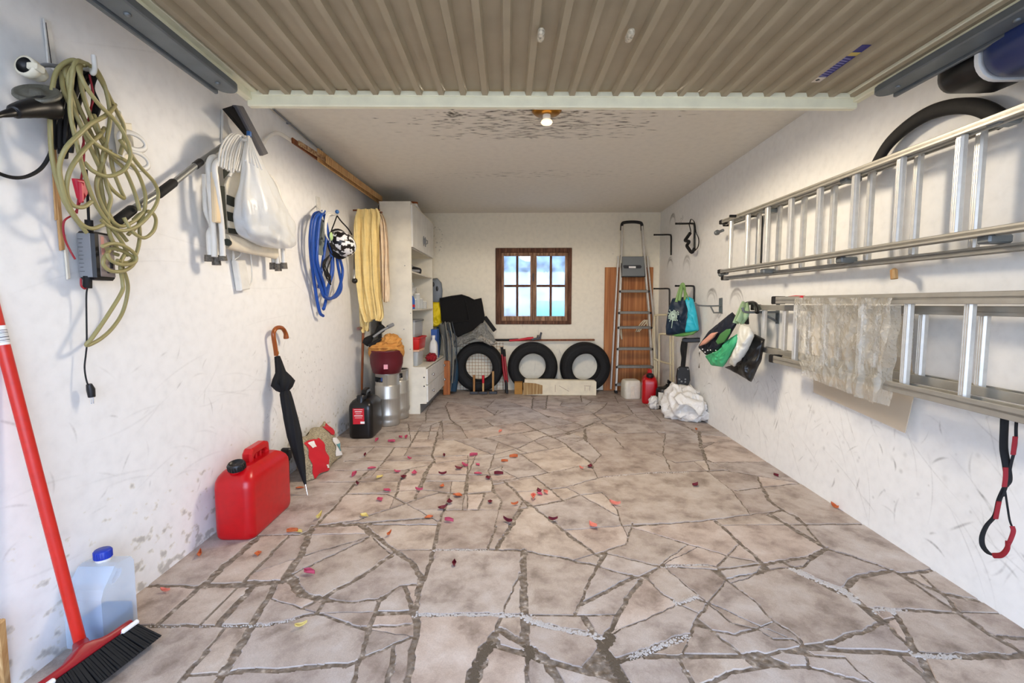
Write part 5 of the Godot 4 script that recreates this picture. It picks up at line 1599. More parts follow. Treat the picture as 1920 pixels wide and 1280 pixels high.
	tube(st, rough_path([Vector3(-1.417, 1.159, -1.523), Vector3(-1.427, 1.121, -1.527), Vector3(-1.427, 0.981, -1.518), Vector3(-1.432, 0.939, -1.517), Vector3(-1.432, 0.894, -1.509), Vector3(-1.427, 0.849, -1.508), Vector3(-1.427, 0.828, -1.518)], 6), 0.0025, 7)
	part("power_cord", st, M["black_rubber"], o)
	st = S()
	tube(st, [Vector3(-1.427, 0.839, -1.515), Vector3(-1.427, 0.821, -1.52), Vector3(-1.427, 0.795, -1.522)], func(t): return 0.008 + 0.006 * smoothstep(0.2, 0.7, t) - 0.004 * smoothstep(0.7, 1.0, t), 8)
	var pl := part("plug", st, M["black_plastic"], o)
	st = S()
	for k in 2: tube(st, [Vector3(-1.427, 0.795, -1.52) + BL.x * (k * 0.008 - 0.002), Vector3(-1.427, 0.772, -1.52) + BL.x * (k * 0.008 - 0.002)], 0.0018, 6)
	part("prong", st, M["chrome"], pl)
	st = S()
	tube(st, rough_path([Vector3(-1.396, 1.427, -1.495), Vector3(-1.406, 1.389, -1.485), Vector3(-1.415, 1.359, -1.457), Vector3(-1.425, 1.311, -1.465), Vector3(-1.426, 1.272, -1.482), Vector3(-1.416, 1.246, -1.486)], 6), 0.003, 6)
	tube(st, rough_path([Vector3(-1.417, 1.186, -1.502), Vector3(-1.417, 1.162, -1.502), Vector3(-1.417, 1.154, -1.515), Vector3(-1.417, 1.173, -1.526)], 5), 0.003, 6)
	tube(st, rough_path([Vector3(-1.376, 1.631, -1.501), Vector3(-1.376, 1.556, -1.497), Vector3(-1.376, 1.469, -1.477), Vector3(-1.396, 1.388, -1.481)], 5), 0.003, 6)
	tube(st, rough_path([Vector3(-1.357, 1.824, -1.516), Vector3(-1.357, 1.763, -1.525), Vector3(-1.367, 1.721, -1.523), Vector3(-1.366, 1.638, -1.498), Vector3(-1.376, 1.57, -1.488)], 5), 0.003, 6)
	part("red_lead", st, mat("lead_red", rgb(150, 22, 36), 0.5), o)
	st = S(false)
	slab(st, BL, [Vector3(-1.385, 1.489, -1.455), Vector3(-1.387, 1.496, -1.505), Vector3(-1.386, 1.451, -1.498), Vector3(-1.386, 1.424, -1.481), Vector3(-1.385, 1.431, -1.468)], 0.018, 0.005)
	slab(st, BL, [Vector3(-1.365, 1.479, -1.454), Vector3(-1.366, 1.48, -1.471), Vector3(-1.365, 1.418, -1.466), Vector3(-1.365, 1.415, -1.454)], 0.012, 0.004)
	part("clamp", st, mat("clamp_red", rgb(196, 24, 52), 0.4), o, "red battery clamps")
	# squeegee on a telescopic pole
	o = thing("squeegee", "window squeegee on a long grey telescopic pole with black grips", "squeegee", Vector3(-1.4, 1.385, -1.629))
	st = S()
	tube(st, [Vector3(-1.403, 1.441, -1.701), Vector3(-1.409, 1.588, -1.919), Vector3(-1.415, 1.722, -2.094), Vector3(-1.412, 1.903, -2.333)], func(t): return 0.0125 if t < 0.7 else 0.010, 12)
	part("pole", st, mat("pole_grey", rgb(150, 152, 150), 0.35, 0.7), o)
	for e in [[Vector3(-1.4, 1.381, -1.622), Vector3(-1.403, 1.449, -1.711)], [Vector3(-1.407, 1.524, -1.832), Vector3(-1.41, 1.601, -1.935)]]:
		st = S()
		tube(st, [e[0], e[0].lerp(e[1], 0.06), e[0].lerp(e[1], 0.94), e[1]], func(t): return 0.017 if t > 0.1 and t < 0.9 else 0.014, 12)
		part("grip", st, M["black_rubber"], o)
	st = S()
	tube(st, [Vector3(-1.414, 1.704, -2.072), Vector3(-1.415, 1.733, -2.11)], 0.0155, 12)
	part("locking_ring", st, M["black_plastic"], o)
	st = S(false)
	slab(st, BL, [Vector3(-1.405, 2.02, -2.26), Vector3(-1.408, 2.07, -2.346), Vector3(-1.413, 1.966, -2.532), Vector3(-1.412, 1.955, -2.469)], 0.02, 0.006)
	part("sponge", st, mat("sponge_black", rgb(10, 10, 10), 0.95, 0.0, "grime", 8.0), o)
	st = S(false)
	slab(st, BL, [Vector3(-1.397, 2.063, -2.324), Vector3(-1.399, 2.083, -2.385), Vector3(-1.406, 1.927, -2.619), Vector3(-1.404, 1.898, -2.561)], 0.03, 0.006)
	part("blade", st, mat("blade_grey", rgb(112, 112, 116), 0.5, 0.2, "grain", 8.0), o)
	# bracket under the squeegee
	o = thing("wall_strip", "white metal strip on the wall under the squeegee head", "wall strip", Vector3(-1.484, 1.923, -2.389))
	st = S(false)
	slab(st, BL, [Vector3(-1.482, 2.066, -2.379), Vector3(-1.483, 2.058, -2.419), Vector3(-1.483, 1.918, -2.421), Vector3(-1.481, 1.898, -2.362)], 0.012, 0.002)
	part("strip", st, M["white_paint"], o)
	# folding chair hung flat on the wall
	o = thing("folding_chair", "white tubular folding chair with dark striped canvas hung on the wall", "folding chair", Vector3(-1.422, 1.291, -2.338))
	for r in [
		[Vector3(-1.427, 1.689, -2.151), Vector3(-1.427, 1.611, -2.149), Vector3(-1.427, 1.528, -2.15), Vector3(-1.428, 1.474, -2.181), Vector3(-1.428, 1.391, -2.202), Vector3(-1.428, 1.325, -2.205)],
		[Vector3(-1.396, 1.319, -2.144), Vector3(-1.397, 1.42, -2.148), Vector3(-1.386, 1.546, -2.123), Vector3(-1.386, 1.673, -2.118), Vector3(-1.386, 1.72, -2.118), Vector3(-1.386, 1.76, -2.144), Vector3(-1.388, 1.778, -2.196)],
		[Vector3(-1.367, 1.325, -2.16), Vector3(-1.367, 1.446, -2.162), Vector3(-1.356, 1.571, -2.131), Vector3(-1.356, 1.673, -2.116), Vector3(-1.356, 1.714, -2.115), Vector3(-1.356, 1.745, -2.141), Vector3(-1.358, 1.774, -2.208), Vector3(-1.37, 1.778, -2.268), Vector3(-1.381, 1.746, -2.278), Vector3(-1.39, 1.713, -2.266)],
		[Vector3(-1.416, 1.324, -2.145), Vector3(-1.416, 1.395, -2.143), Vector3(-1.416, 1.427, -2.146), Vector3(-1.417, 1.46, -2.172)],
		[Vector3(-1.445, 1.34, -2.756), Vector3(-1.445, 1.386, -2.753), Vector3(-1.445, 1.507, -2.737), Vector3(-1.444, 1.621, -2.698)],
		[Vector3(-1.415, 1.342, -2.746), Vector3(-1.415, 1.415, -2.732), Vector3(-1.413, 1.561, -2.694), Vector3(-1.413, 1.705, -2.675)],
		[Vector3(-1.385, 1.343, -2.756), Vector3(-1.385, 1.441, -2.75), Vector3(-1.385, 1.629, -2.739), Vector3(-1.395, 1.751, -2.744), Vector3(-1.403, 1.813, -2.694), Vector3(-1.413, 1.82, -2.667)]]:
		st = S()
		tube(st, rough_path(r, 6), 0.0125, 10)
		part("tube", st, M["white_paint"], o)
	for f in [[Vector3(-1.421, 1.328, -2.142), Vector3(-1.421, 1.299, -2.143)], [Vector3(-1.407, 1.322, -2.173), Vector3(-1.407, 1.285, -2.174)], [Vector3(-1.377, 1.331, -2.173), Vector3(-1.377, 1.305, -2.175)], [Vector3(-1.445, 1.348, -2.744), Vector3(-1.445, 1.308, -2.747)], [Vector3(-1.415, 1.342, -2.746), Vector3(-1.415, 1.299, -2.749)], [Vector3(-1.385, 1.349, -2.756), Vector3(-1.386, 1.313, -2.76)]]:
		st = S()
		tube(st, [f[0], f[1]], func(t): return 0.017 + 0.002 * t, 12)
		part("foot_cap", st, mat("foot_grey", rgb(120, 112, 100), 0.8, 0.0, "grime", 12.0), o)
	st = S(false)
	slab(st, BL, [Vector3(-1.375, 1.689, -2.107), Vector3(-1.376, 1.689, -2.142), Vector3(-1.376, 1.471, -2.14), Vector3(-1.375, 1.469, -2.101)], 0.022, 0.005)
	part("arm_rest", st, mat("arm_beige", rgb(230, 206, 166), 0.5), o)
	st = S(false)
	slab(st, BL, [Vector3(-1.394, 1.667, -2.233), Vector3(-1.396, 1.738, -2.285), Vector3(-1.398, 1.798, -2.344), Vector3(-1.401, 1.824, -2.441), Vector3(-1.402, 1.526, -2.489), Vector3(-1.401, 1.467, -2.463), Vector3(-1.395, 1.444, -2.245)], 0.012, 0.003)
	part("back_canvas", st, M["canvas"], o)
	for e in [[Vector3(-1.375, 1.643, -2.154), Vector3(-1.376, 1.649, -2.207), Vector3(-1.376, 1.454, -2.209), Vector3(-1.375, 1.451, -2.163)], [Vector3(-1.38, 1.618, -2.231), Vector3(-1.382, 1.618, -2.296), Vector3(-1.382, 1.572, -2.284), Vector3(-1.38, 1.573, -2.227)], [Vector3(-1.38, 1.54, -2.225), Vector3(-1.382, 1.542, -2.286), Vector3(-1.384, 1.501, -2.342), Vector3(-1.38, 1.499, -2.23)], [Vector3(-1.38, 1.464, -2.227), Vector3(-1.383, 1.471, -2.316), Vector3(-1.385, 1.45, -2.386), Vector3(-1.38, 1.44, -2.23)], [Vector3(-1.379, 1.758, -2.209), Vector3(-1.381, 1.772, -2.273), Vector3(-1.381, 1.731, -2.261), Vector3(-1.379, 1.686, -2.211)]]:
		st = S(false)
		slab(st, BL, e, 0.004, 0.001)
		part("dark_stripe", st, M["dark_stripe"], o)
	st = S()
	tube(st, [Vector3(-1.389, 1.402, -2.225), Vector3(-1.394, 1.4, -2.389), Vector3(-1.401, 1.4, -2.602), Vector3(-1.404, 1.399, -2.698)], 0.036, 14, false, 0.6)
	part("seat_roll", st, M["canvas"], o, "rolled canvas seat edge")
	st = S()
	tube(st, [Vector3(-1.374, 1.393, -2.216), Vector3(-1.347, 1.389, -2.165)], 0.016, 12)
	part("roll_end", st, M["dark_stripe"], o)
	# white cable looped over the hook
	o = thing("white_cable", "coil of white cable hooked above the folding chair", "cable", Vector3(-1.381, 1.774, -2.307))
	st = S()
	for k in 9:
		var d := BL.z * 0.006 * (k % 3) + BL.x * 0.012 * (k - 4)
		tube(st, rough_path([Vector3(-1.347, 1.716, -2.17) + d, Vector3(-1.348, 1.794, -2.193) + d, Vector3(-1.349, 1.855, -2.236) + d + Vector3(0, k * 0.002, 0), Vector3(-1.351, 1.897, -2.287) + d + Vector3(0, k * 0.003, 0), Vector3(-1.352, 1.898, -2.319) + d, Vector3(-1.362, 1.84, -2.318) + d, Vector3(-1.361, 1.782, -2.291) + d, Vector3(-1.36, 1.739, -2.27) + d], 6), 0.0045, 7)
	part("cord", st, M["white_plastic"], o)
	st = S()
	tube(st, rough_path([Vector3(-1.488, 1.969, -2.524), Vector3(-1.404, 1.927, -2.386), Vector3(-1.331, 1.891, -2.297), Vector3(-1.311, 1.889, -2.293), Vector3(-1.312, 1.918, -2.319), Vector3(-1.312, 1.93, -2.325)], 5), 0.007, 8)
	part("hook", st, M["white_paint"], thing("wall_hook", "white wall hook with blue tip carrying the carrier bag", "hook", Vector3(-1.489, 1.976, -2.544)))
	st = S()
	tube(st, [Vector3(-1.312, 1.913, -2.319), Vector3(-1.312, 1.936, -2.32)], 0.011, 10)
	part("tip", st, mat("tip_blue", rgb(40, 96, 160), 0.4), get_node("wall_hook"))
	# carrier bag
	o = thing("carrier_bag", "bulging white plastic carrier bag hung over the folding chair", "carrier bag", Vector3(-1.285, 1.419, -2.415))
	st = S()
	var rows := [[258, 460, 468], [272, 457, 474], [292, 455, 484], [315, 452, 496], [345, 447, 512], [375, 441, 528], [400, 437, 540], [420, 439, 547], [438, 448, 552], [450, 460, 553], [460, 485, 551], [464, 510, 547]]
	var A := []   # left and right edge of each row, on the bag's middle plane
	var E := [[Vector3(-1.332, 1.912, -2.331), Vector3(-1.332, 1.873, -2.319), Vector3(-1.332, 1.82, -2.31), Vector3(-1.331, 1.759, -2.3), Vector3(-1.331, 1.679, -2.28), Vector3(-1.33, 1.598, -2.255), Vector3(-1.329, 1.532, -2.237), Vector3(-1.329, 1.483, -2.237), Vector3(-1.33, 1.442, -2.266), Vector3(-1.332, 1.419, -2.321), Vector3(-1.336, 1.407, -2.452), Vector3(-1.341, 1.411, -2.602)], [Vector3(-1.333, 1.923, -2.36), Vector3(-1.334, 1.894, -2.383), Vector3(-1.335, 1.856, -2.425), Vector3(-1.337, 1.81, -2.479), Vector3(-1.339, 1.747, -2.552), Vector3(-1.342, 1.681, -2.635), Vector3(-1.344, 1.622, -2.706), Vector3(-1.345, 1.57, -2.749), Vector3(-1.346, 1.52, -2.786), Vector3(-1.347, 1.484, -2.797), Vector3(-1.346, 1.455, -2.787), Vector3(-1.345, 1.432, -2.751)]]
	var nz := noise(44, 2.2, 3, FastNoiseLite.TYPE_SIMPLEX_SMOOTH, FastNoiseLite.FRACTAL_RIDGED)
	var rings := []
	for k in E[0].size():
		var mid: Vector3 = (E[0][k] + E[1][k]) * 0.5
		var hw: Vector3 = (E[1][k] - E[0][k]) * 0.5
		var dep: float = [0.01, 0.016, 0.026, 0.038, 0.052, 0.066, 0.076, 0.08, 0.076, 0.066, 0.048, 0.025][k]
		var ring := []
		for j in 44:
			var a := TAU * j / 44
			var rip: float = 1.0 + 0.22 * (nz.get_noise_2d(cos(a) * 0.5 + sin(a) * 0.35 + 3, k * 0.16 + sin(a) * 0.4) - 0.3) + 0.16 * sin(a * 7 + 0.35 * k + 1.4 * sin(a * 2)) * pow(maxf(0.0, 1.0 - k / 11.0), 0.7)
			ring.append(mid + hw * cos(a) * lerpf(1.0, rip, 0.5) + BL.z * sin(a) * dep * rip)
		rings.append(ring)
	var fine := []
	for k in rings.size() - 1:
		for t in 4:
			var ring := []
			for j in 44:
				var p0: Vector3 = rings[maxi(0, k - 1)][j]
				var p1: Vector3 = rings[k][j]
				var p2: Vector3 = rings[k + 1][j]
				var p3: Vector3 = rings[mini(rings.size() - 1, k + 2)][j]
				ring.append(p1.cubic_interpolate(p2, p0, p3, t / 4.0))
			fine.append(ring)
	fine.append(rings[-1])
	loft(st, fine)
	part("film", st, M["white_film"], o)
	st = S()
	lump(st, Transform3D(BL, Vector3(-1.336, 1.522, -2.467)), Vector3(0.22, 0.19, 0.10), 0.25, 1.6, 3, -1e9, 40, 28, 0.3)
	part("contents", st, mat("bag_stuff", rgb(214, 216, 216), 0.6, 0.0, "grime", 4.0), o, "pale wrapped contents showing through")
	st = S()
	for k in 5: tube(st, rough_path([Vector3(-1.317, 1.915, -2.323) + BL.x * 0.004 * (k - 2), Vector3(-1.28, 1.85, -2.273) + BL.x * 0.012 * (k - 2), Vector3(-1.228, 1.743, -2.2) + BL.x * 0.035 * (k - 2)], 5), 0.004, 6)
	part("handle_strap", st, M["white_film"], o)
	# white adapter box
	o = thing("adapter_box", "white plastic transformer box on a cord below the folding chair", "adapter", Vector3(-1.487, 1.176, -2.481))
	st = S(false)
	slab(st, BL, [Vector3(-1.48, 1.328, -2.399), Vector3(-1.483, 1.339, -2.482), Vector3(-1.484, 1.186, -2.515), Vector3(-1.481, 1.175, -2.43)], 0.035, 0.006)
	part("housing", st, M["white_plastic"], o)
	st = S()
	tube(st, [Vector3(-1.454, 1.327, -2.387), Vector3(-1.454, 1.375, -2.382)], 0.008, 8)
	tube(st, rough_path([Vector3(-1.448, 1.386, -2.529), Vector3(-1.459, 1.308, -2.552), Vector3(-1.469, 1.237, -2.565), Vector3(-1.469, 1.204, -2.54), Vector3(-1.468, 1.191, -2.508)], 5), 0.004, 7)
	tube(st, rough_path([Vector3(-1.444, 1.332, -2.38), Vector3(-1.439, 1.345, -2.401), Vector3(-1.435, 1.365, -2.418), Vector3(-1.435, 1.388, -2.405)], 5), 0.003, 7)
	part("cord", st, M["white_plastic"], o)
	# boards and pipe along the top of the wall
	o = thing("white_pipe", "thin white pipe with bent end fixed along the top of the wall", "pipe", Vector3(-1.49, 2.157, -3.562))
	st = S()
	tube(st, rough_path([Vector3(-1.465, 2.022, -2.733), Vector3(-1.466, 2.062, -2.772), Vector3(-1.458, 2.115, -2.844), Vector3(-1.45, 2.134, -2.917), Vector3(-1.447, 2.142, -3.132), Vector3(-1.474, 2.209, -3.987), Vector3(-1.506, 2.246, -5.038)], 6), 0.011, 10)
	part("pipe", st, M["white_paint"], o)
	st = S()
	tube(st, [Vector3(-1.465, 2.017, -2.726), Vector3(-1.465, 2.028, -2.733)], 0.013, 10)
	part("end_cap", st, M["white_plastic"], o)
	o = thing("ceiling_boards", "brown and pale wooden boards stored on the pipe under the ceiling", "board", Vector3(-1.428, 2.17, -3.819))
	for e in [[Vector3(-1.423, 2.126, -2.994), Vector3(-1.444, 2.151, -4), 0.035, "brown_wood"], [Vector3(-1.393, 2.117, -3.017), Vector3(-1.407, 2.162, -3.761), 0.03, "rusty_board"], [Vector3(-1.414, 2.148, -3.347), Vector3(-1.444, 2.178, -4.977), 0.09, "wood_pale"], [Vector3(-1.375, 2.13, -3.398), Vector3(-1.399, 2.171, -4.825), 0.05, "wood_pale"]]:
		st = S(false)
		if e[3] == "rusty_board" and not M.has("rusty_board"): mat("rusty_board", rgb(236, 226, 210), 0.8, 0.0, "rust", 3.0)
		bar(st, e[0], e[1], e[2], 0.012, BL.z, 0.003)
		part("board", st, M[e[3]], o)
	o = thing("cable_conduit", "thin grey conduit running along the corner of wall and ceiling", "conduit", Vector3(-1.508, 2.272, -3.812))
	st = S()
	tube(st, [Vector3(-1.469, 2.263, -2.863), Vector3(-1.48, 2.257, -3.225), Vector3(-1.545, 2.235, -5.323)], 0.006, 8)
	part("conduit", st, M["grey_plastic"], o)
	for k in 3:
		st = S()
		var p: Vector3 = [Vector3(-1.491, 2.277, -3.096), Vector3(-1.507, 2.273, -3.609), Vector3(-1.54, 2.259, -4.667)][k]
		box(st, Transform3D(BL, p), Vector3(0.016, 0.03, 0.03), 0.004)
		part("clip", st, M["grey_plastic"], o)
	# hook and blue hose
	o = thing("blue_hose", "coil of blue hose hung on the white wall beside the helmet", "hose", Vector3(-1.468, 1.029, -3.472))
	st = S()
	for r in [
		[Vector3(-1.425, 1.766, -3.399), Vector3(-1.432, 1.719, -3.288), Vector3(-1.441, 1.582, -3.248), Vector3(-1.451, 1.44, -3.269), Vector3(-1.463, 1.296, -3.328), Vector3(-1.465, 1.146, -3.372), Vector3(-1.466, 1.045, -3.423), Vector3(-1.468, 1.021, -3.481)],
		[Vector3(-1.393, 1.744, -3.321), Vector3(-1.39, 1.693, -3.224), Vector3(-1.399, 1.574, -3.195), Vector3(-1.41, 1.434, -3.217), Vector3(-1.422, 1.312, -3.286), Vector3(-1.424, 1.222, -3.355), Vector3(-1.426, 1.162, -3.41), Vector3(-1.43, 1.148, -3.534), Vector3(-1.434, 1.2, -3.674), Vector3(-1.437, 1.301, -3.778), Vector3(-1.438, 1.388, -3.81), Vector3(-1.436, 1.488, -3.744)],
		[Vector3(-1.415, 1.761, -3.393), Vector3(-1.423, 1.699, -3.336), Vector3(-1.422, 1.57, -3.288), Vector3(-1.432, 1.406, -3.3), Vector3(-1.434, 1.298, -3.367), Vector3(-1.436, 1.205, -3.419), Vector3(-1.438, 1.155, -3.476), Vector3(-1.444, 1.167, -3.675), Vector3(-1.448, 1.247, -3.802), Vector3(-1.446, 1.404, -3.742), Vector3(-1.445, 1.526, -3.704)],
		[Vector3(-1.395, 1.767, -3.381), Vector3(-1.381, 1.702, -3.274), Vector3(-1.391, 1.583, -3.252), Vector3(-1.39, 1.435, -3.222), Vector3(-1.402, 1.348, -3.277), Vector3(-1.414, 1.261, -3.372), Vector3(-1.416, 1.174, -3.415)],
		[Vector3(-1.437, 1.779, -3.465), Vector3(-1.439, 1.701, -3.52), Vector3(-1.452, 1.516, -3.617), Vector3(-1.452, 1.395, -3.63), Vector3(-1.461, 1.23, -3.577), Vector3(-1.458, 1.084, -3.481), Vector3(-1.457, 1.076, -3.46)],
		[Vector3(-1.464, 1.483, -3.686), Vector3(-1.464, 1.358, -3.676), Vector3(-1.461, 1.25, -3.579), Vector3(-1.458, 1.179, -3.489)],
		[Vector3(-1.415, 1.767, -3.383), Vector3(-1.417, 1.727, -3.45), Vector3(-1.428, 1.618, -3.487), Vector3(-1.436, 1.378, -3.413), Vector3(-1.444, 1.222, -3.367)]]:
		tube(st, rough_path(r, 7), 0.0115, 9)
	part("hose", st, M["hose_blue"], o)
	st = S()
	tube(st, rough_path([Vector3(-1.52, 1.844, -3.552), Vector3(-1.435, 1.783, -3.387), Vector3(-1.372, 1.741, -3.289), Vector3(-1.352, 1.761, -3.277)], 5), 0.006, 8)
	slab(st, BL, [Vector3(-1.517, 1.905, -3.532), Vector3(-1.519, 1.911, -3.593), Vector3(-1.52, 1.803, -3.604), Vector3(-1.518, 1.799, -3.543)], 0.008)
	part("hook", st, M["white_paint"], thing("wall_hook", "white wall hook carrying the blue hose", "hook", Vector3(-1.521, 1.848, -3.572)))
	# helmet with cow print
	o = thing("bicycle_helmet", "black and white cow-print helmet hanging from a blue-tipped hook", "helmet", Vector3(-1.405, 1.464, -3.705))
	var hc: Vector3 = Vector3(-1.384, 1.575, -3.669)
	var HT := Transform3D(BL.rotated(BL.z, -0.5).rotated(Vector3.UP, -0.5), hc)
	var black := S()
	var white := S()
	var cow := noise(17, 1.5, 2)
	for pass_ in 1:
		var g := []
		for i in 49:
			var row := []
			for j in 29:
				var a := TAU * i / 48
				var b := lerpf(-0.25, PI * 0.5, j / 28.0)
				row.append(HT * Vector3(cos(a) * cos(b) * 0.118, sin(a) * cos(b) * 0.092, sin(b) * 0.10))
			g.append(row)
		for i in 48:
			for j in 28:
				var c: Vector3 = HT.affine_inverse() * ((g[i][j] + g[i + 1][j + 1]) * 0.5)
				var st2: SurfaceTool = black if cow.get_noise_3dv(c * 14.0) > 0.02 else white
				quad(st2, g[i][j], g[i + 1][j], g[i + 1][j + 1], g[i][j + 1])
	var shell_ := part("shell", white, mat("helmet_white", rgb(236, 236, 236), 0.3), o)
	part("black_patch", black, mat("helmet_black", rgb(24, 20, 20), 0.3), shell_)
	st = S()
	lathe(st, HT * Transform3D(Basis(Vector3.RIGHT, PI / 2), Vector3.ZERO), [Vector2(0.118, -0.03), Vector2(0.10, -0.03), Vector2(0.09, 0.02), Vector2(0.06, 0.07), Vector2(0, 0.085)], 24)
	part("lining", st, M["black_cloth"], o)
	st = S()
	tube(st, rough_path([Vector3(-1.392, 1.779, -3.609), Vector3(-1.401, 1.718, -3.576), Vector3(-1.42, 1.634, -3.547), Vector3(-1.42, 1.569, -3.563)], 5), 0.006, 6, false, 0.4)
	tube(st, rough_path([Vector3(-1.381, 1.774, -3.581), Vector3(-1.362, 1.736, -3.613), Vector3(-1.344, 1.697, -3.696), Vector3(-1.348, 1.663, -3.795)], 5), 0.006, 6, false, 0.4)
	tube(st, rough_path([Vector3(-1.413, 1.668, -3.979), Vector3(-1.437, 1.57, -4.089), Vector3(-1.458, 1.46, -4.142), Vector3(-1.469, 1.354, -4.164)], 5), 0.009, 6, false, 0.4)
	part("strap", st, M["black_cloth"], o)
	st = S()
	lump(st, Transform3D(BL, Vector3(-1.344, 1.588, -3.366)), Vector3(0.05, 0.06, 0.02), 0.0, 1.0, 1)
	part("badge", st, mat("badge_green", rgb(176, 206, 140), 0.5), o, "pale green round badge")
	st = S()
	lump(st, Transform3D(BL, Vector3(-1.469, 1.317, -4.176)), Vector3(0.05, 0.05, 0.05), 0.0, 1.0, 1)
	part("strap_ball", st, M["black_plastic"], o, "black ball on the end of the strap")
	st = S()
	tube(st, [Vector3(-1.469, 1.416, -4.169), Vector3(-1.469, 1.335, -4.163)], 0.008, 8)
	part("strap_sleeve", st, M["white_plastic"], o)
	st = S()
	tube(st, rough_path([Vector3(-1.531, 1.843, -3.902), Vector3(-1.423, 1.795, -3.648), Vector3(-1.37, 1.779, -3.565), Vector3(-1.36, 1.805, -3.539)], 5), 0.006, 8)
	part("hook", st, M["white_paint"], thing("wall_hook", "wall hook with blue tip carrying the helmet and white cable", "hook", Vector3(-1.531, 1.845, -3.914)))
	st = S()
	lump(st, Transform3D(BL, Vector3(-1.359, 1.791, -3.527)), Vector3(0.03, 0.03, 0.03), 0.0, 1.0, 1)
	part("tip", st, M["tip_blue"], get_node("wall_hook_002"))
	# grey netting and white cable between hose and helmet
	o = thing("net_bag", "grey mesh bag hanging between blue hose and helmet", "net bag", Vector3(-1.448, 1.461, -3.475))
	st = S()
	grid(st, 10, 24, func(u, v): return (Vector3(-1.442, 1.72, -3.453)).lerp(Vector3(-1.44, 1.461, -3.403), v) + BL.x * ((u - 0.5) * 0.10 * (0.6 + 0.4 * sin(v * PI))) + BL.z * 0.014 * sin(u * 22 + v * 5))
	part("net", st, mat("net_grey", rgb(118, 128, 128), 0.8, 0.0, "grain", 10.0), o)
	o = thing("white_string", "thin white string looped on the hook above the helmet", "string", Vector3(-1.419, 1.623, -3.524))
	st = S()
	for k in 4: tube(st, rough_path([Vector3(-1.38, 1.77, -3.558), Vector3(-1.388, 1.762, -3.477) + BL.x * -0.02 * k, Vector3(-1.396, 1.703, -3.426) + BL.x * -0.012 * k, Vector3(-1.396, 1.613, -3.409) + BL.x * -0.008 * k, Vector3(-1.397, 1.573, -3.446)], 6), 0.004, 6)
	part("cord", st, M["white_plastic"], o)
	o = thing("tangled_leads", "tangle of thin black leads below the helmet", "cable", Vector3(-1.417, 1.304, -3.467))
	st = S()
	for k in 7: tube(st, rough_path([Vector3(-1.419, 1.472, -3.512), Vector3(-1.405, 1.394, -3.377) + BL.x * rng.randf_range(-.03, .03), Vector3(-1.406, 1.321, -3.422) + BL.x * rng.randf_range(-.05, .05), Vector3(-1.408, 1.286, -3.492) + Vector3(0, rng.randf_range(-.04, .03), 0), Vector3(-1.417, 1.362, -3.461), Vector3(-1.42, 1.461, -3.554)], 5), 0.004, 6)
	part("lead", st, M["black_rubber"], o)
	# the two cloths hung in front of the cabinet
	o = thing("yellow_cloth", "long pale yellow cloth hanging in folds beside the white cabinet", "cloth", Vector3(-1.392, 0.964, -4.28))
	hanging(o, "cloth_sheet", [Vector3(-1.445, 1.95, -4.22), Vector3(-1.476, 1.866, -4.22), Vector3(-1.473, 1.676, -4.2), Vector3(-1.465, 1.441, -4.2), Vector3(-1.456, 1.229, -4.2), Vector3(-1.436, 1.062, -4.2), Vector3(-1.405, 0.957, -4.2)], [Vector3(-1.276, 1.962, -4.26), Vector3(-1.256, 1.903, -4.27), Vector3(-1.265, 1.733, -4.27), Vector3(-1.266, 1.447, -4.27), Vector3(-1.257, 1.206, -4.27), Vector3(-1.241, 1.022, -4.27), Vector3(-1.262, 0.964, -4.27)], 3.2, 0.035, M["yellow_cloth"], 3)
	hanging(o, "cloth_tail", [Vector3(-1.467, 1.23, -4.26), Vector3(-1.462, 1.037, -4.26), Vector3(-1.456, 0.906, -4.26), Vector3(-1.438, 0.857, -4.26)], [Vector3(-1.393, 1.232, -4.3), Vector3(-1.387, 1.036, -4.3), Vector3(-1.395, 0.914, -4.3), Vector3(-1.401, 0.874, -4.3)], 2.0, 0.02, M["yellow_cloth"], 4)
	o = thing("pink_cloth", "pale pinkish cloth hanging behind the yellow cloth by the cabinet", "cloth", Vector3(-1.292, 1.16, -4.42))
	hanging(o, "cloth_sheet", [Vector3(-1.348, 1.976, -4.4), Vector3(-1.325, 1.898, -4.4), Vector3(-1.321, 1.605, -4.4), Vector3(-1.319, 1.259, -4.4), Vector3(-1.311, 1.16, -4.4)], [Vector3(-1.294, 1.97, -4.42), Vector3(-1.247, 1.852, -4.42), Vector3(-1.232, 1.607, -4.42), Vector3(-1.234, 1.26, -4.42), Vector3(-1.242, 1.12, -4.42)], 3.0, 0.03, M["pink_cloth"], 6)
	o = thing("cloth_rail", "wooden peg rail on the wall from which the two cloths hang", "rail", Vector3(-1.451, 1.992, -4.534))
	st = S()
	tube(st, [Vector3(-1.546, 1.976, -4.4), Vector3(-1.269, 1.956, -4.3)], 0.008, 8)
	tube(st, [Vector3(-1.56, 2.042, -4.842), Vector3(-1.273, 1.952, -4.38)], 0.008, 8)
	part("peg", st, M["brown_wood"], o)
	# dark downpipe in the gap beside the cabinet
	st = S()
	tube(st, [Vector3(-1.463, 2.133, -4.944), Vector3(-1.46, 0.725, -4.829)], 0.012, 8)
	single("corner_pipe", st, M["dark_steel"], "thin dark pipe in the gap between wall and cabinet", "pipe", Vector3(-1.46, 0.725, -4.829))

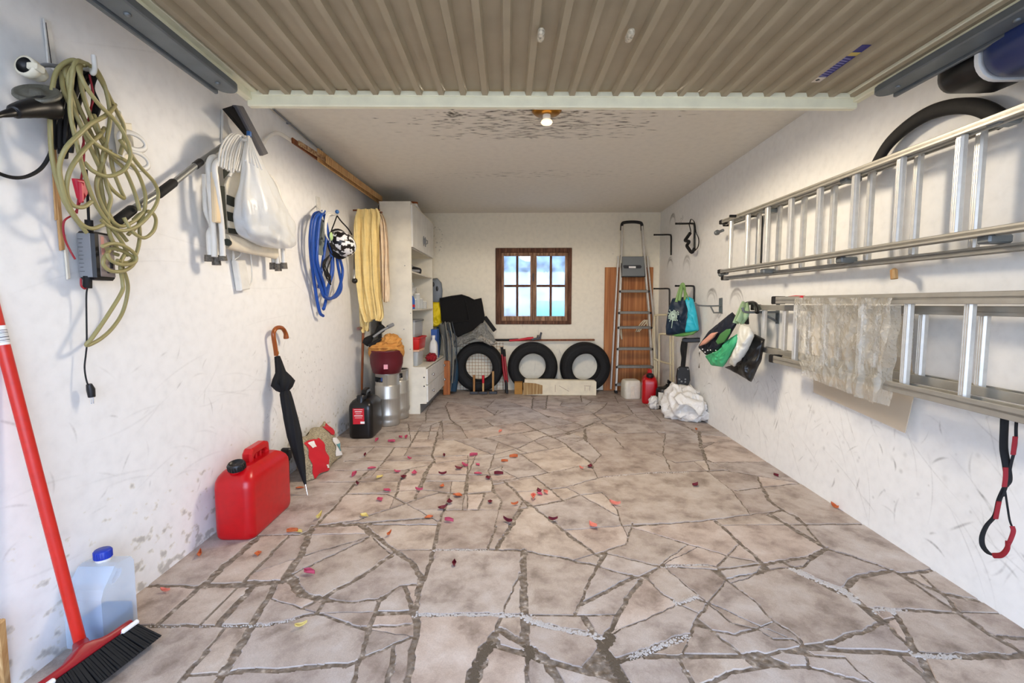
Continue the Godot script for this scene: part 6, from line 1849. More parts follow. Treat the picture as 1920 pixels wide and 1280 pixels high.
# cloth between a left and a right edge, thrown in folds
func hanging(o: Node3D, called: String, L: Array, R: Array, folds: float, depth: float, m: Material, seed_: int):
	var st := S()
	var l := rough_path(L, 6)
	var r := rough_path(R, 6)
	var nz := noise(seed_, 1.0, 2)
	for side in 2:
		grid(st, 64, 40, func(u, v):
			var i = clampi(int(v * (l.size() - 1)), 0, l.size() - 2)
			var f = v * (l.size() - 1) - i
			var a = l[i].lerp(l[i + 1], f)
			var j = clampi(int(v * (r.size() - 1)), 0, r.size() - 2)
			var g = v * (r.size() - 1) - j
			var b = r[j].lerp(r[j + 1], g)
			var ph = u * folds * TAU + nz.get_noise_2d(u * 3, v * 1.5) * 2.4
			var k = depth * (0.75 * sin(ph) + 0.25 * sin(ph * 2.3 + 1.0)) * (0.55 + 0.45 * v)
			return a.lerp(b, u) + Vector3(0, 0.012 * sin(u * 9 + seed_) * v, k - side * 0.012 - side * 0.05 * sin(u * PI)), side == 1)
	part(called, st, m, o)

# ---------------------------------------------------------------- cabinet, far wall and right wall
# a soft body swollen out of an outline that lies on a plane with axes B
func puff(st, B: Basis, pts: Array, front: float, back: float, crease := 0.2, seed_ := 1, freq := 9.0):
	var n := 48
	var loop := []
	var total := 0.0
	for k in pts.size(): total += pts[k].distance_to(pts[(k + 1) % pts.size()])
	var k := 0
	var run := 0.0
	for j in n:
		var want := total * j / n
		while run + pts[k].distance_to(pts[(k + 1) % pts.size()]) < want and k < pts.size() - 1:
			run += pts[k].distance_to(pts[(k + 1) % pts.size()])
			k += 1
		loop.append(pts[k].lerp(pts[(k + 1) % pts.size()], clampf((want - run) / maxf(1e-5, pts[k].distance_to(pts[(k + 1) % pts.size()])), 0, 1)))
	var c := Vector3.ZERO
	for p in loop: c += p / n
	var nz := noise(seed_, freq * 0.25, 3, FastNoiseLite.TYPE_SIMPLEX_SMOOTH, FastNoiseLite.FRACTAL_RIDGED)
	for side in [1.0, -1.0]:
		var dep: float = front if side > 0 else back
		if dep <= 0: continue
		grid(st, n, 14, func(u, v):
			var p: Vector3 = loop[int(round(u * n)) % n]
			var q: Vector3 = c.lerp(p, v)
			var h: float = dep * pow(maxf(0.0, 1.0 - pow(v, 2.6)), 0.5)
			var w: float = crease * (nz.get_noise_3dv(q * 4.0) - 0.2) * dep * (1.0 - pow(v, 8.0))
			return q + B.z * side * (h + w), side > 0)

func sphere(st, c: Vector3, r: float): lump(st, Transform3D(Basis(), c), Vector3.ONE * r * 2, 0.0, 1.0, 1, -1e9, 20, 12)

func cabinet_and_contents():
	var xb := -1.385
	var xf := -1.075
	var xd := -0.945
	var za := -4.67
	var zb := -5.80
	var top := 2.115
	var w := mat("cabinet_white", rgb(236, 230, 212), 0.5, 0.0, "cloud", 1.5)
	var dw := mat("cabinet_door", rgb(230, 228, 220), 0.45, 0.0, "cloud", 1.5)
	var o := thing("white_cabinet", "tall white shelf cabinet with doors above and two drawers below", "cabinet", Vector3(-1.2, 0, -5.2))
	var B = func(x0, x1, y0, y1, z0, z1, m, called, parent, bev := 0.002):
		var st := S(false)
		box(st, Transform3D(Basis(), Vector3((x0 + x1) / 2, (y0 + y1) / 2, (z0 + z1) / 2)), Vector3(absf(x1 - x0), absf(y1 - y0), absf(z1 - z0)), bev)
		return part(called, st, m, parent)
	for z in [za, zb + 0.018]:
		var st := S(false)
		# side panel with its deeper foot and toe notch
		prism(st, Transform3D(Basis(Vector3.RIGHT, Vector3.UP, Vector3.BACK), Vector3(0, 0, z - 0.018)), [Vector2(xb, 0), Vector2(-1.01, 0), Vector2(-1.01, 0.105), Vector2(xd, 0.105), Vector2(xd, 0.48), Vector2(xf, 0.48), Vector2(xf, top), Vector2(xb, top)], 0.018, 0.001)
		part("side_panel", st, w, o)
	B.call(xb, xb + 0.008, 0.05, top, za, zb, w, "back_panel", o)
	B.call(xb, xf, top - 0.018, top, za - 0.018, zb + 0.018, w, "top_panel", o)
	B.call(xb, xd, 0.462, 0.48, za - 0.018, zb + 0.018, w, "drawer_top", o)
	B.call(xb, xd, 0.105, 0.12, za - 0.018, zb + 0.018, w, "bottom_panel", o)
	B.call(-1.02, -1.01, 0.0, 0.105, za - 0.018, zb + 0.018, M["grey_plastic"], "plinth", o)
	for y in [1.06, 1.44, 1.68]: B.call(xb + 0.01, xf - 0.004, y - 0.016, y, za - 0.019, zb + 0.019, w, "shelf", o)
	var zm := (za + zb) * 0.5
	for k in 2:
		var z0: float = [za - 0.004, zm - 0.002][k]
		var z1: float = [zm + 0.002, zb + 0.004][k]
		var d = B.call(xf, xf + 0.018, 1.672, 2.085, z0, z1, dw, "cabinet_door", o)
		var st := S(false)
		var hz: float = zm + (0.045 if k == 0 else -0.045)
		var out := []
		for a in 16: out.append(Vector2(0.03 * cos(TAU * a / 16) * (1.0 + 0.2 * sin(TAU * a / 16)), 0.055 * sin(TAU * a / 16)))
		prism(st, Transform3D(Basis(Vector3.FORWARD, Vector3.UP, Vector3.RIGHT), Vector3(xf + 0.018, 1.80, hz)), out, 0.006, 0.002)
		var R := S()
		tube(st, [Vector3(xf + 0.022, 1.775, hz), Vector3(xf + 0.045, 1.785, hz), Vector3(xf + 0.045, 1.815, hz), Vector3(xf + 0.022, 1.825, hz)], 0.005, 6)
		part("door_handle", st, M["grey_plastic"], d)
	for k in 2:
		var y0: float = [0.30, 0.122][k]
		var y1: float = [0.458, 0.294][k]
		var d = B.call(xd, xd + 0.018, y0, y1, za - 0.004, zb + 0.004, dw, "drawer", o)
		for z in [za - 0.2, zb + 0.2]:
			var st := S()
			lathe(st, Transform3D(Basis(Vector3.FORWARD, PI / 2), Vector3(xd + 0.018, (y0 + y1) / 2, z)), [Vector2(0.008, 0), Vector2(0.008, 0.012), Vector2(0.017, 0.016), Vector2(0.018, 0.024), Vector2(0.012, 0.03), Vector2(0, 0.031)], 14)
			part("knob", st, M["chrome"], d)
	for p in [[0.375, -0.965], [0.285, -0.965]]:
		var st := S()
		lathe(st, Transform3D(Basis(Vector3.RIGHT, PI / 2), Vector3(p[1], p[0], za)), [Vector2(0.007, 0), Vector2(0.007, 0.004), Vector2(0, 0.004)], 10)
		part("screw_cap", st, M["black_plastic"], o)
	for p in [[-1.14, 1.49], [-1.09, 1.02], [-1.16, 0.86], [-1.10, 0.66]]:
		var st := S()
		lathe(st, Transform3D(Basis(Vector3.RIGHT, PI / 2), Vector3(p[0], p[1], za)), [Vector2(0.005, 0), Vector2(0.005, 0.002), Vector2(0, 0.002)], 8)
		part("screw_cap", st, M["grey_plastic"], o)
	# on top
	var st := S(false)
	box(st, Transform3D(Basis(Vector3.UP, 0.1), Vector3(-1.13, top + 0.014, -5.15)), Vector3(0.09, 0.028, 0.5), 0.004)
	single("board_offcut", st, M["white_paint"], "white board offcut lying on top of the cabinet", "board", Vector3(-1.13, top, -5.15))
	st = S(false)
	box(st, Transform3D(Basis(Vector3.UP, 0.4), Vector3(-1.12, top + 0.045, -5.02)), Vector3(0.07, 0.035, 0.1), 0.004)
	single("wood_block", st, M["cane_wood"], "small orange-brown wood block on the board over the cabinet", "wood block", Vector3(-1.12, top + 0.028, -5.02))
	# upper shelf: a dark machine
	o = thing("hand_tool", "black and grey power tool on the upper cabinet shelf", "tool", Vector3(-1.18, 1.44, -4.95))
	st = S()
	tube(st, rough_path([Vector3(-1.30, 1.485, -4.82), Vector3(-1.22, 1.49, -4.9), Vector3(-1.13, 1.475, -5.02), Vector3(-1.09, 1.47, -5.1)], 5), func(t): return 0.045 - 0.012 * t, 12)
	part("body", st, M["black_plastic"], o)
	st = S()
	tube(st, [Vector3(-1.16, 1.53, -4.92), Vector3(-1.14, 1.475, -5.02), Vector3(-1.1, 1.455, -5.16)], 0.024, 10)
	box(st, Transform3D(Basis(Vector3.UP, 0.6), Vector3(-1.17, 1.458, -4.99)), Vector3(0.16, 0.03, 0.2), 0.008)
	part("handle", st, M["grey_plastic"], o)
	o = thing("dark_case", "small dark case behind the power tool on the upper shelf", "case", Vector3(-1.27, 1.44, -5.1))
	st = S(false)
	box(st, Transform3D(Basis(Vector3.UP, 0.3), Vector3(-1.285, 1.501, -4.90)), Vector3(0.14, 0.12, 0.16), 0.012)
	part("body", st, M["label_black"], o)
	# middle shelf: bottles, cups and bags
	var spots := [[-1.125, -4.97, 0.09, "clear_jar", 0.035], [-1.125, -5.12, 0.15, "clear_jar", 0.035], [-1.13, -5.28, 0.1, "clear_jar", 0.04], [-1.13, -5.46, 0.07, "clear_jar", 0.045]]
	var clear := mat("clear_plastic", Color(0.88, 0.9, 0.9, 0.45), 0.3)
	clear.transparency = BaseMaterial3D.TRANSPARENCY_ALPHA
	o = thing("spray_bottle", "blue bottle with white top on the middle cabinet shelf", "bottle", Vector3(-1.12, 1.06, -4.84))
	st = S()
	lathe(st, Transform3D(Basis(), Vector3(-1.12, 1.06, -4.84)), [Vector2(0, 0), Vector2(0.034, 0), Vector2(0.036, 0.008), Vector2(0.036, 0.10), Vector2(0.02, 0.13), Vector2(0.013, 0.14)], 18)
	part("body", st, mat("bottle_blue", rgb(48, 96, 178), 0.35), o)
	st = S()
	lathe(st, Transform3D(Basis(), Vector3(-1.12, 1.06, -4.84)), [Vector2(0.015, 0.135), Vector2(0.017, 0.165), Vector2(0.012, 0.17), Vector2(0, 0.17)], 14)
	part("cap", st, M["white_plastic"], o)
	st = S()
	lathe(st, Transform3D(Basis(), Vector3(-1.12, 1.06, -4.84)), [Vector2(0.0365, 0.02), Vector2(0.037, 0.022), Vector2(0.037, 0.045), Vector2(0.0365, 0.047)], 18)
	part("band", st, M["label_red"], o)
	var names := ["squat clear jar right behind the blue bottle on the middle shelf", "tall clear jar, tallest in the row on the middle shelf", "mid-height clear jar before the bunched plastic bag", "low wide clear tub at the far end of the middle shelf"]
	for k in 4:
		var s = spots[k]
		o = thing("plastic_jar", names[k], "jar", Vector3(s[0], 1.06, s[1]), "clear jars on the middle shelf")
		st = S()
		lathe(st, Transform3D(Basis(), Vector3(s[0], 1.06, s[1])), [Vector2(0, 0), Vector2(s[4], 0), Vector2(s[4] * 1.04, 0.006), Vector2(s[4] * 1.02, s[2]), Vector2(s[4] * 0.8, s[2] + 0.01)], 18)
		part("body", st, clear, o)
		st = S()
		lathe(st, Transform3D(Basis(), Vector3(s[0], 1.06 + s[2], s[1])), [Vector2(s[4] * 0.82, 0.0), Vector2(s[4] * 0.86, 0.002), Vector2(s[4] * 0.86, 0.018), Vector2(0, 0.02)], 18)
		part("lid", st, M["white_plastic"], o)
	st = S()
	lump(st, Transform3D(Basis(), Vector3(-1.24, 1.2, -5.2)), Vector3(0.16, 0.28, 0.3), 0.3, 2.0, 12, 1.062, 40, 24, 0.5)
	single("plastic_bag", st, M["white_film"], "bunched translucent plastic bag on the middle cabinet shelf", "plastic bag", Vector3(-1.24, 1.06, -5.2))
	st = S()
	lump(st, Transform3D(Basis(), Vector3(-1.26, 1.26, -4.86)), Vector3(0.15, 0.17, 0.2), 0.3, 2.0, 15, 1.062, 30, 20, 0.5)
	lump(st, Transform3D(Basis(), Vector3(-1.26, 1.14, -4.86)), Vector3(0.17, 0.2, 0.22), 0.25, 2.0, 16, 1.062, 30, 20, 0.4)
	single("paper_roll", st, M["canvas"], "beige wrapped bundle at the back of the middle shelf", "bundle", Vector3(-1.26, 1.06, -4.86))
	# bottom shelf: boxes in a pile
	var crate = func(called, label, x0, x1, y0, y1, z0, z1, m, lidm):
		var b := thing(called, label, "box", Vector3((x0 + x1) / 2, y0, (z0 + z1) / 2))
		var s := S()
		var T := Transform3D(Basis(), Vector3((x0 + x1) / 2, y0, (z0 + z1) / 2))
		var rings := []
		for k in [[0.0, 0.9], [0.005, 0.93], [y1 - y0 - 0.01, 1.0], [y1 - y0, 1.0]]: rings.append(lift(T, rrect((x1 - x0) * k[1], (z0 - z1) * k[1], 0.02, 4), k[0]))
		for k in [[y1 - y0, 0.97], [0.01, 0.88]]: rings.append(lift(T, rrect((x1 - x0) * k[1], (z0 - z1) * k[1], 0.02, 4), k[0]))
		loft(s, rings, false, false)
		rings = [lift(T, rrect((x1 - x0) * 0.9, (z0 - z1) * 0.9, 0.02, 4), 0.0), lift(T, rrect((x1 - x0) * 0.88, (z0 - z1) * 0.88, 0.02, 4), 0.008)]
		loft(s, rings)
		part("tub", s, m, b)
		s = S()
		rings = []
		for k in [[y1 - y0 - 0.012, 1.0], [y1 - y0 - 0.012, 1.05], [y1 - y0 + 0.004, 1.05], [y1 - y0 + 0.006, 1.0]]: rings.append(lift(T, rrect((x1 - x0) * k[1], (z0 - z1) * k[1], 0.022, 4), k[0]))
		loft(s, rings, false, lidm != null)
		part("rim" if lidm == null else "lid", s, m if lidm == null else lidm, b)
		return b
	crate.call("storage_box", "clear box of papers at the bottom of the shelf pile", -1.34, -1.03, 0.482, 0.64, -4.72, -5.0, clear, mat("peach_lid", rgb(224, 180, 150), 0.4))
	st = S(false)
	for k in 5: box(st, Transform3D(Basis(Vector3.UP, 0.1 * k), Vector3(-1.18, 0.50 + 0.022 * k, -4.86)), Vector3(0.2, 0.02, 0.2), 0.003)
	single("paper_stack", st, mat("paper_blue", rgb(120, 150, 168), 0.7, 0.0, "grime", 6.0), "blue-grey papers stacked inside the lowest clear box", "papers", Vector3(-1.18, 0.49, -4.86))
	crate.call("storage_box", "red open plastic tub under the tall clear box", -1.34, -1.02, 0.648, 0.77, -4.73, -5.08, mat("tub_red", rgb(200, 34, 30), 0.4), null)
	crate.call("storage_box", "tall clear box with grey lid on top of the red tub", -1.33, -1.06, 0.772, 0.945, -4.72, -5.14, clear, M["grey_plastic"])
	st = S(false)
	box(st, Transform3D(Basis(Vector3.UP, 0.2), Vector3(-1.2, 0.85, -4.92)), Vector3(0.16, 0.13, 0.26), 0.02)
	single("box_content", st, mat("content_grey", rgb(190, 190, 186), 0.7, 0.0, "grime", 5.0), "pale grey parcel inside the tall clear box", "parcel", Vector3(-1.2, 0.785, -4.92))
	# on the drawer top, further in
	o = thing("detergent_bottle", "white detergent bottle with blue front on the drawer unit", "bottle", Vector3(-0.99, 0.48, -5.34))
	st = S()
	var rings := []
	for k in [[0.0, 0.92], [0.01, 1.0], [0.16, 1.0], [0.2, 0.8], [0.225, 0.4], [0.245, 0.34]]: rings.append(lift(Transform3D(Basis(), Vector3(-0.99, 0.48, -5.34)), rrect(0.09 * k[1], 0.11 * k[1], 0.03 * k[1], 5), k[0]))
	loft(st, rings)
	part("body", st, M["white_plastic"], o)
	st = S()
	lathe(st, Transform3D(Basis(), Vector3(-0.99, 0.725, -5.34)), [Vector2(0.02, 0), Vector2(0.022, 0.03), Vector2(0, 0.032)], 14)
	part("cap", st, M["white_plastic"], o)
	o = thing("blue_carton", "tall blue carton behind the detergent bottle", "carton", Vector3(-0.99, 0.48, -5.5))
	st = S(false)
	box(st, Transform3D(Basis(), Vector3(-1.0, 0.651, -5.5)), Vector3(0.07, 0.34, 0.14), 0.003)
	part("carton", st, mat("carton_blue", rgb(44, 86, 160), 0.5), o)
	st = S()
	lump(st, Transform3D(Basis(), Vector3(-0.99, 0.515, -5.2)), Vector3(0.11, 0.09, 0.2), 0.25, 2.2, 6, 0.482, 30, 18, 0.4)
	single("red_rag", st, mat("rag_red", rgb(160, 20, 34), 0.8, 0.0, "grain", 6.0), "dark red rag on the drawer unit before the detergent bottle", "rag", Vector3(-0.99, 0.48, -5.2))

func back_things():
	var Z := -6.07
	# left corner behind the cabinet
	var o := thing("mask_panel", "grey oval plastic shield with dark slots hung in the far corner", "shield", Vector3(-1.054, 1.147, -5.95))
	var st := S()
	puff(st, Basis(), [Vector3(-1.098, 1.436, -5.95), Vector3(-1.044, 1.442, -5.95), Vector3(-0.99, 1.382, -5.95), Vector3(-0.978, 1.282, -5.95), Vector3(-0.986, 1.181, -5.95), Vector3(-1.034, 1.127, -5.95), Vector3(-1.115, 1.127, -5.95), Vector3(-1.182, 1.181, -5.95), Vector3(-1.208, 1.282, -5.95), Vector3(-1.179, 1.382, -5.95)], 0.03, 0.02, 0.0)
	part("shell", st, mat("shield_grey", rgb(122, 130, 138), 0.5, 0.0, "cloud", 4.0), o)
	for p in [[Vector3(-1.043, 1.307, -5.92), 0.016, 0.032], [Vector3(-1.093, 1.361, -5.92), 0.02, 0.03]]:
		st = S()
		lump(st, Transform3D(Basis(), p[0]), Vector3(p[1] * 2, p[2] * 2, 0.016), 0.0, 1.0, 1, -1e9, 16, 10)
		part("slot", st, M["black_plastic"], o)
	o = thing("yellow_bag", "bright yellow bag squeezed between the cabinet and the black mat", "bag", Vector3(-1.054, 0.83, -5.93))
	st = S()
	puff(st, Basis(), [Vector3(-1.125, 1.14, -5.93), Vector3(-1.017, 1.14, -5.93), Vector3(-0.991, 1.013, -5.93), Vector3(-0.993, 0.857, -5.93), Vector3(-1.048, 0.824, -5.93), Vector3(-1.143, 0.824, -5.93), Vector3(-1.181, 0.979, -5.93)], 0.06, 0.05, 0.5, 5)
	part("bag", st, mat("bag_yellow", rgb(236, 208, 24), 0.5), o)
	# black moulded mat
	o = thing("boot_liner", "large black moulded car boot mat standing against the far wall", "car mat", Vector3(-0.782, 0.503, -5.95))
	st = S(false)
	var T := Basis().rotated(Vector3.RIGHT, -0.08)
	slab(st, T, [Vector3(-1.009, 1.187, -5.93), Vector3(-0.874, 1.214, -5.93), Vector3(-0.733, 1.234, -5.93), Vector3(-0.653, 1.207, -5.94), Vector3(-0.573, 1.167, -5.95), Vector3(-0.54, 1.174, -5.95), Vector3(-0.485, 1.187, -5.95), Vector3(-0.466, 1.1, -5.95), Vector3(-0.439, 0.932, -5.94), Vector3(-0.465, 0.871, -5.93), Vector3(-0.578, 0.792, -5.9), Vector3(-0.78, 0.697, -5.9), Vector3(-0.921, 0.832, -5.9), Vector3(-0.987, 0.912, -5.9)], 0.05, 0.008)
	part("mat", st, mat("liner_black", rgb(9, 7, 6), 0.9, 0.0, "grime", 4.0), o)
	st = S()
	tube(st, [Vector3(-0.684, 1.173, -5.86), Vector3(-0.63, 0.915, -5.83), Vector3(-0.856, 0.882, -5.83)], 0.006, 6)
	tube(st, [Vector3(-0.993, 1.18, -5.87), Vector3(-0.859, 1.206, -5.87), Vector3(-0.725, 1.226, -5.87), Vector3(-0.64, 1.2, -5.88), Vector3(-0.567, 1.16, -5.88)], 0.007, 6)
	part("raised_rib", st, M["black_rubber"], o)
	st = S(false)
	bar(st, Vector3(-0.444, 0.952, -5.92), Vector3(-0.313, 0.781, -5.86), 0.05, 0.03, Vector3.BACK, 0.006)
	part("side_flap", st, M["black_rubber"], o)
	# grey striped folded parasol cloth by the cabinet
	o = thing("folded_sunshade", "folded sunshade of grey and dark teal cloth standing by the cabinet", "sunshade", Vector3(-0.897, 0, -5.912))
	for k in 4:
		st = S()
		var x := 824.0 + 0.0
		var e = [[Vector3(-1.018, 0.834, -5.84), Vector3(-1.036, 0.513, -5.84), Vector3(-1.015, 0.247, -5.82)], [Vector3(-0.971, 0.863, -5.8), Vector3(-0.934, 0.651, -5.8), Vector3(-0.916, 0.318, -5.79), Vector3(-0.912, 0.029, -5.79)], [Vector3(-0.924, 0.874, -5.84), Vector3(-0.843, 0.716, -5.82), Vector3(-0.817, 0.384, -5.8), Vector3(-0.857, 0.031, -5.78)], [Vector3(-0.866, 0.783, -5.8), Vector3(-0.808, 0.584, -5.8), Vector3(-0.791, 0.317, -5.8), Vector3(-0.831, 0.031, -5.78)]][k]
		tube(st, rough_path(e, 6), func(t): return 0.022 + 0.020 * sin(t * 5 + k), 12, false, 1.2)
		part("fold", st, [mat("shade_teal", rgb(28, 62, 84), 0.8, 0.0, "grain", 5.0), mat("shade_grey", rgb(98, 98, 92), 0.85, 0.0, "grain", 5.0), M["shade_grey"] if M.has("shade_grey") else null, M["shade_teal"] if M.has("shade_teal") else null][k], o)
	for k in 6:
		st = S()
		tube(st, rough_path([Vector3(-0.981, 0.877, -5.78) + Vector3(k * 0.028, 0.01 * (k % 3), 0), Vector3(-0.94, 0.589, -5.75) + Vector3(k * 0.03 + 0.01 * (k % 2), 0, 0), Vector3(-0.917, 0.257, -5.75) + Vector3(k * 0.02, -0.03 * k, 0)], 5), 0.008, 6)
		part("stripe", st, mat("stripe_%d" % (k % 2), [rgb(138, 136, 126), rgb(60, 66, 72)][k % 2], 0.85), o)
	st = S(false)
	box(st, Transform3D(Basis(Vector3.UP, 0.2), Vector3(-0.905, 0.21, -5.72)), Vector3(0.085, 0.42, 0.05), 0.004)
	single("timber_offcut", st, mat("timber", rgb(196, 128, 58), 0.6, 0.0, "wood", 3.0), "short orange timber standing at the end of the white cabinet", "timber", Vector3(-0.905, 0, -5.72))
	# grey tarpaulin over the first tyre
	o = thing("grey_tarpaulin", "crumpled silver grey tarpaulin heaped over the tyre nearest the cabinet", "tarpaulin", Vector3(-0.639, 0.61, -5.9))
	st = S()
	puff(st, Basis(), [Vector3(-0.844, 0.596, -5.82), Vector3(-0.79, 0.703, -5.82), Vector3(-0.683, 0.716, -5.82), Vector3(-0.576, 0.796, -5.82), Vector3(-0.483, 0.882, -5.82), Vector3(-0.43, 0.876, -5.82), Vector3(-0.397, 0.796, -5.82), Vector3(-0.324, 0.703, -5.82), Vector3(-0.298, 0.65, -5.82), Vector3(-0.365, 0.597, -5.82), Vector3(-0.464, 0.65, -5.82), Vector3(-0.544, 0.683, -5.82), Vector3(-0.631, 0.65, -5.82), Vector3(-0.724, 0.616, -5.82), Vector3(-0.791, 0.569, -5.82)], 0.05, 0.09, 0.9, 8, 22.0)
	part("sheet", st, mat("tarp_grey", rgb(150, 148, 138), 0.6, 0.0, "grime", 7.0), o)
	st = S()
	puff(st, Basis(), [Vector3(-0.56, 0.692, -5.78), Vector3(-0.48, 0.732, -5.78), Vector3(-0.375, 0.679, -5.78), Vector3(-0.296, 0.62, -5.78), Vector3(-0.362, 0.6, -5.78), Vector3(-0.454, 0.646, -5.78)], 0.04, 0.03, 0.9, 9, 24.0)
	part("sheet_fold", st, mat("tarp_pale", rgb(196, 188, 172), 0.6, 0.0, "grime", 7.0), o)
	# tyres
	var tread := PackedVector2Array()
	var prof := []   # radius, along the axle
	for p in [[0.176, -0.078], [0.182, -0.09], [0.2, -0.094], [0.235, -0.102], [0.27, -0.1], [0.296, -0.09], [0.309, -0.074], [0.314, -0.058], [0.306, -0.056], [0.306, -0.05], [0.3155, -0.048], [0.3165, -0.022], [0.307, -0.02], [0.307, -0.012], [0.317, -0.01], [0.317, 0.01], [0.307, 0.012], [0.307, 0.02], [0.3165, 0.022], [0.3155, 0.048], [0.306, 0.05], [0.306, 0.056], [0.314, 0.058], [0.309, 0.074], [0.296, 0.09], [0.27, 0.1], [0.235, 0.102], [0.2, 0.094], [0.182, 0.09], [0.176, 0.078], [0.186, 0.07], [0.24, 0.085], [0.29, 0.07], [0.298, 0.0], [0.29, -0.07], [0.24, -0.085], [0.186, -0.07], [0.176, -0.078]]: prof.append(Vector2(p[0], p[1]))
	var lab := ["black car tyre under the tarpaulin, leaning on the white grid", "middle black car tyre of the three below the window", "black car tyre beside the step ladder"]
	var spots := [Vector3(-0.524, 0.297, -5.955), Vector3(0.161, 0.298, -5.955), Vector3(0.827, 0.3, -5.955)]
	var ty: Node3D
	for k in 3:
		var TT := Transform3D(Basis(Vector3.UP, [0.0, 0.04, 0.07][k]) * Basis(Vector3.RIGHT, PI / 2) , Vector3(spots[k].x, 0.317, -5.955))
		if k == 0:
			ty = local_thing("car_tyre", lab[0], "tyre", TT, "car tyres along the far wall")
			st = S()
			lathe(st, Transform3D(), prof, 72)
			part("carcass", st, mat("tyre_rubber", rgb(11, 10, 10), 0.75, 0.0, "grime", 3.0), ty)
			st = S()
			for r in [0.204, 0.252, 0.286]:
				var pts := []
				for a in 64: pts.append(Vector3(cos(TAU * a / 64) * r, 0.0965 if r < 0.21 else (0.1015 if r < 0.26 else 0.095), sin(TAU * a / 64) * r))
				tube(st, pts, 0.003, 6, true)
			part("sidewall_rib", st, M["black_rubber"], ty)
		else: copy_of(ty, "car_tyre", TT, lab[k], "car tyres along the far wall")
	# white grid behind the first tyre
	o = thing("wire_grid", "white wire grid panel standing behind the tarpaulin-covered tyre", "wire grid", Vector3(-0.5, 0, -6.055))
	for k in 15:
		st = S()
		tube(st, [Vector3(-0.78 + k * 0.04, 0.0, -6.058), Vector3(-0.78 + k * 0.04, 0.62, -6.058)], 0.0022, 5)
		part("wire", st, M["wood_pale"], o)
	for k in 15:
		st = S()
		tube(st, [Vector3(-0.79, 0.02 + k * 0.042, -6.055), Vector3(-0.21, 0.02 + k * 0.042, -6.055)], 0.0022, 5)
		part("wire", st, M["wood_pale"], o)
	# hammers on their heads
	for k in 3:
		var b: Vector3 = [Vector3(-0.567, 0, -5.737), Vector3(-0.454, 0, -5.739), Vector3(-0.333, 0, -5.759)][k]
		var hh: float = [0.24, 0.235, 0.285][k]
		o = thing("hammer", ["hammer with plain tan handle standing on its head", "hammer with red-painted handle end standing on its head", "hammer with the longest pale handle, next to the red cutter"][k], "hammer", b, "hammers stood in front of the tyre")
		st = S()
		bar(st, b + Vector3(-0.052, 0.02, 0), b + Vector3(0.052, 0.02, 0), 0.04, 0.036, Vector3.UP, 0.006)
		part("head", st, M["dark_steel"], o)
		st = S()
		tube(st, [b + Vector3(0, 0.03, 0), b + Vector3(0, hh * 0.5, 0), b + Vector3(0, hh, 0)], func(t): return 0.0125 + 0.002 * t, 10, false, 1.3)
		part("handle", st, [M["wood_tan"], M["wood_pale"], M["wood_pale"]][k], o)
		if k == 1:
			st = S()
			tube(st, [b + Vector3(0, hh * 0.6, 0), b + Vector3(0, hh + 0.002, 0)], 0.0152, 10, false, 1.3)
			part("handle_end", st, M["label_red"], o, "red-painted handle end")
	# long cutter
	o = thing("bolt_cutter", "red and black bolt cutter standing between the first two tyres", "bolt cutter", Vector3(-0.158, 0, -5.779))
	st = S()
	tube(st, [Vector3(-0.165, 0.013, -5.78), Vector3(-0.168, 0.107, -5.78), Vector3(-0.171, 0.174, -5.78)], 0.02, 10)
	box(st, Transform3D(Basis(), Vector3(-0.158, 0.027, -5.78)), Vector3(0.03, 0.05, 0.03), 0.006)
	part("jaw", st, M["black_plastic"], o)
	for e in [[Vector3(-0.178, 0.147, -5.78), Vector3(-0.205, 0.32, -5.79), Vector3(-0.218, 0.492, -5.8)], [Vector3(-0.158, 0.148, -5.78), Vector3(-0.177, 0.323, -5.77), Vector3(-0.191, 0.468, -5.78)]]:
		st = S()
		tube(st, e, 0.0165, 10)
		var hb := part("handle_bar", st, M["dark_red"], o)
		st = S()
		tube(st, [e[2], e[2] + (e[2] - e[1]).normalized() * 0.09], 0.019, 10)
		part("grip", st, M["black_rubber"], hb)
	# stick and wrench across the tyres
	o = thing("wooden_rod", "brown wooden rod lying across the tops of the tyres", "rod", Vector3(0.17, 0.64, -5.96))
	st = S()
	bar(st, Vector3(-0.306, 0.651, -5.98), Vector3(0.952, 0.66, -5.98), 0.024, 0.024, Vector3.UP, 0.006)
	part("rod", st, M["brown_wood"], o)
	o = thing("pipe_wrench", "red and black wrench lying on the wooden rod over the tyres", "wrench", Vector3(0.001, 0.669, -5.93))
	st = S()
	tube(st, [Vector3(-0.331, 0.661, -5.94), Vector3(-0.169, 0.661, -5.94), Vector3(-0.02, 0.668, -5.94)], 0.013, 8)
	part("grip", st, M["black_rubber"], o)
	st = S()
	tube(st, [Vector3(-0.134, 0.653, -5.92), Vector3(-0.006, 0.662, -5.93), Vector3(0.102, 0.679, -5.94), Vector3(0.17, 0.682, -5.94)], func(t): return 0.012 + 0.008 * t, 8)
	part("handle", st, M["label_red"], o)
	st = S()
	bar(st, Vector3(0.143, 0.668, -5.94), Vector3(0.264, 0.682, -5.94), 0.04, 0.026, Vector3.UP, 0.005)
	bar(st, Vector3(0.244, 0.669, -5.94), Vector3(0.271, 0.757, -5.94), 0.026, 0.026, Vector3.BACK, 0.005)
	bar(st, Vector3(0.217, 0.668, -5.94), Vector3(0.23, 0.723, -5.94), 0.02, 0.024, Vector3.BACK, 0.004)
	part("jaw", st, M["dark_steel"], o)
	# boxes on the floor
	o = thing("white_carton", "long low white carton lying in front of two tyres", "carton", Vector3(0.494, 0, -5.721))
	st = S(false)
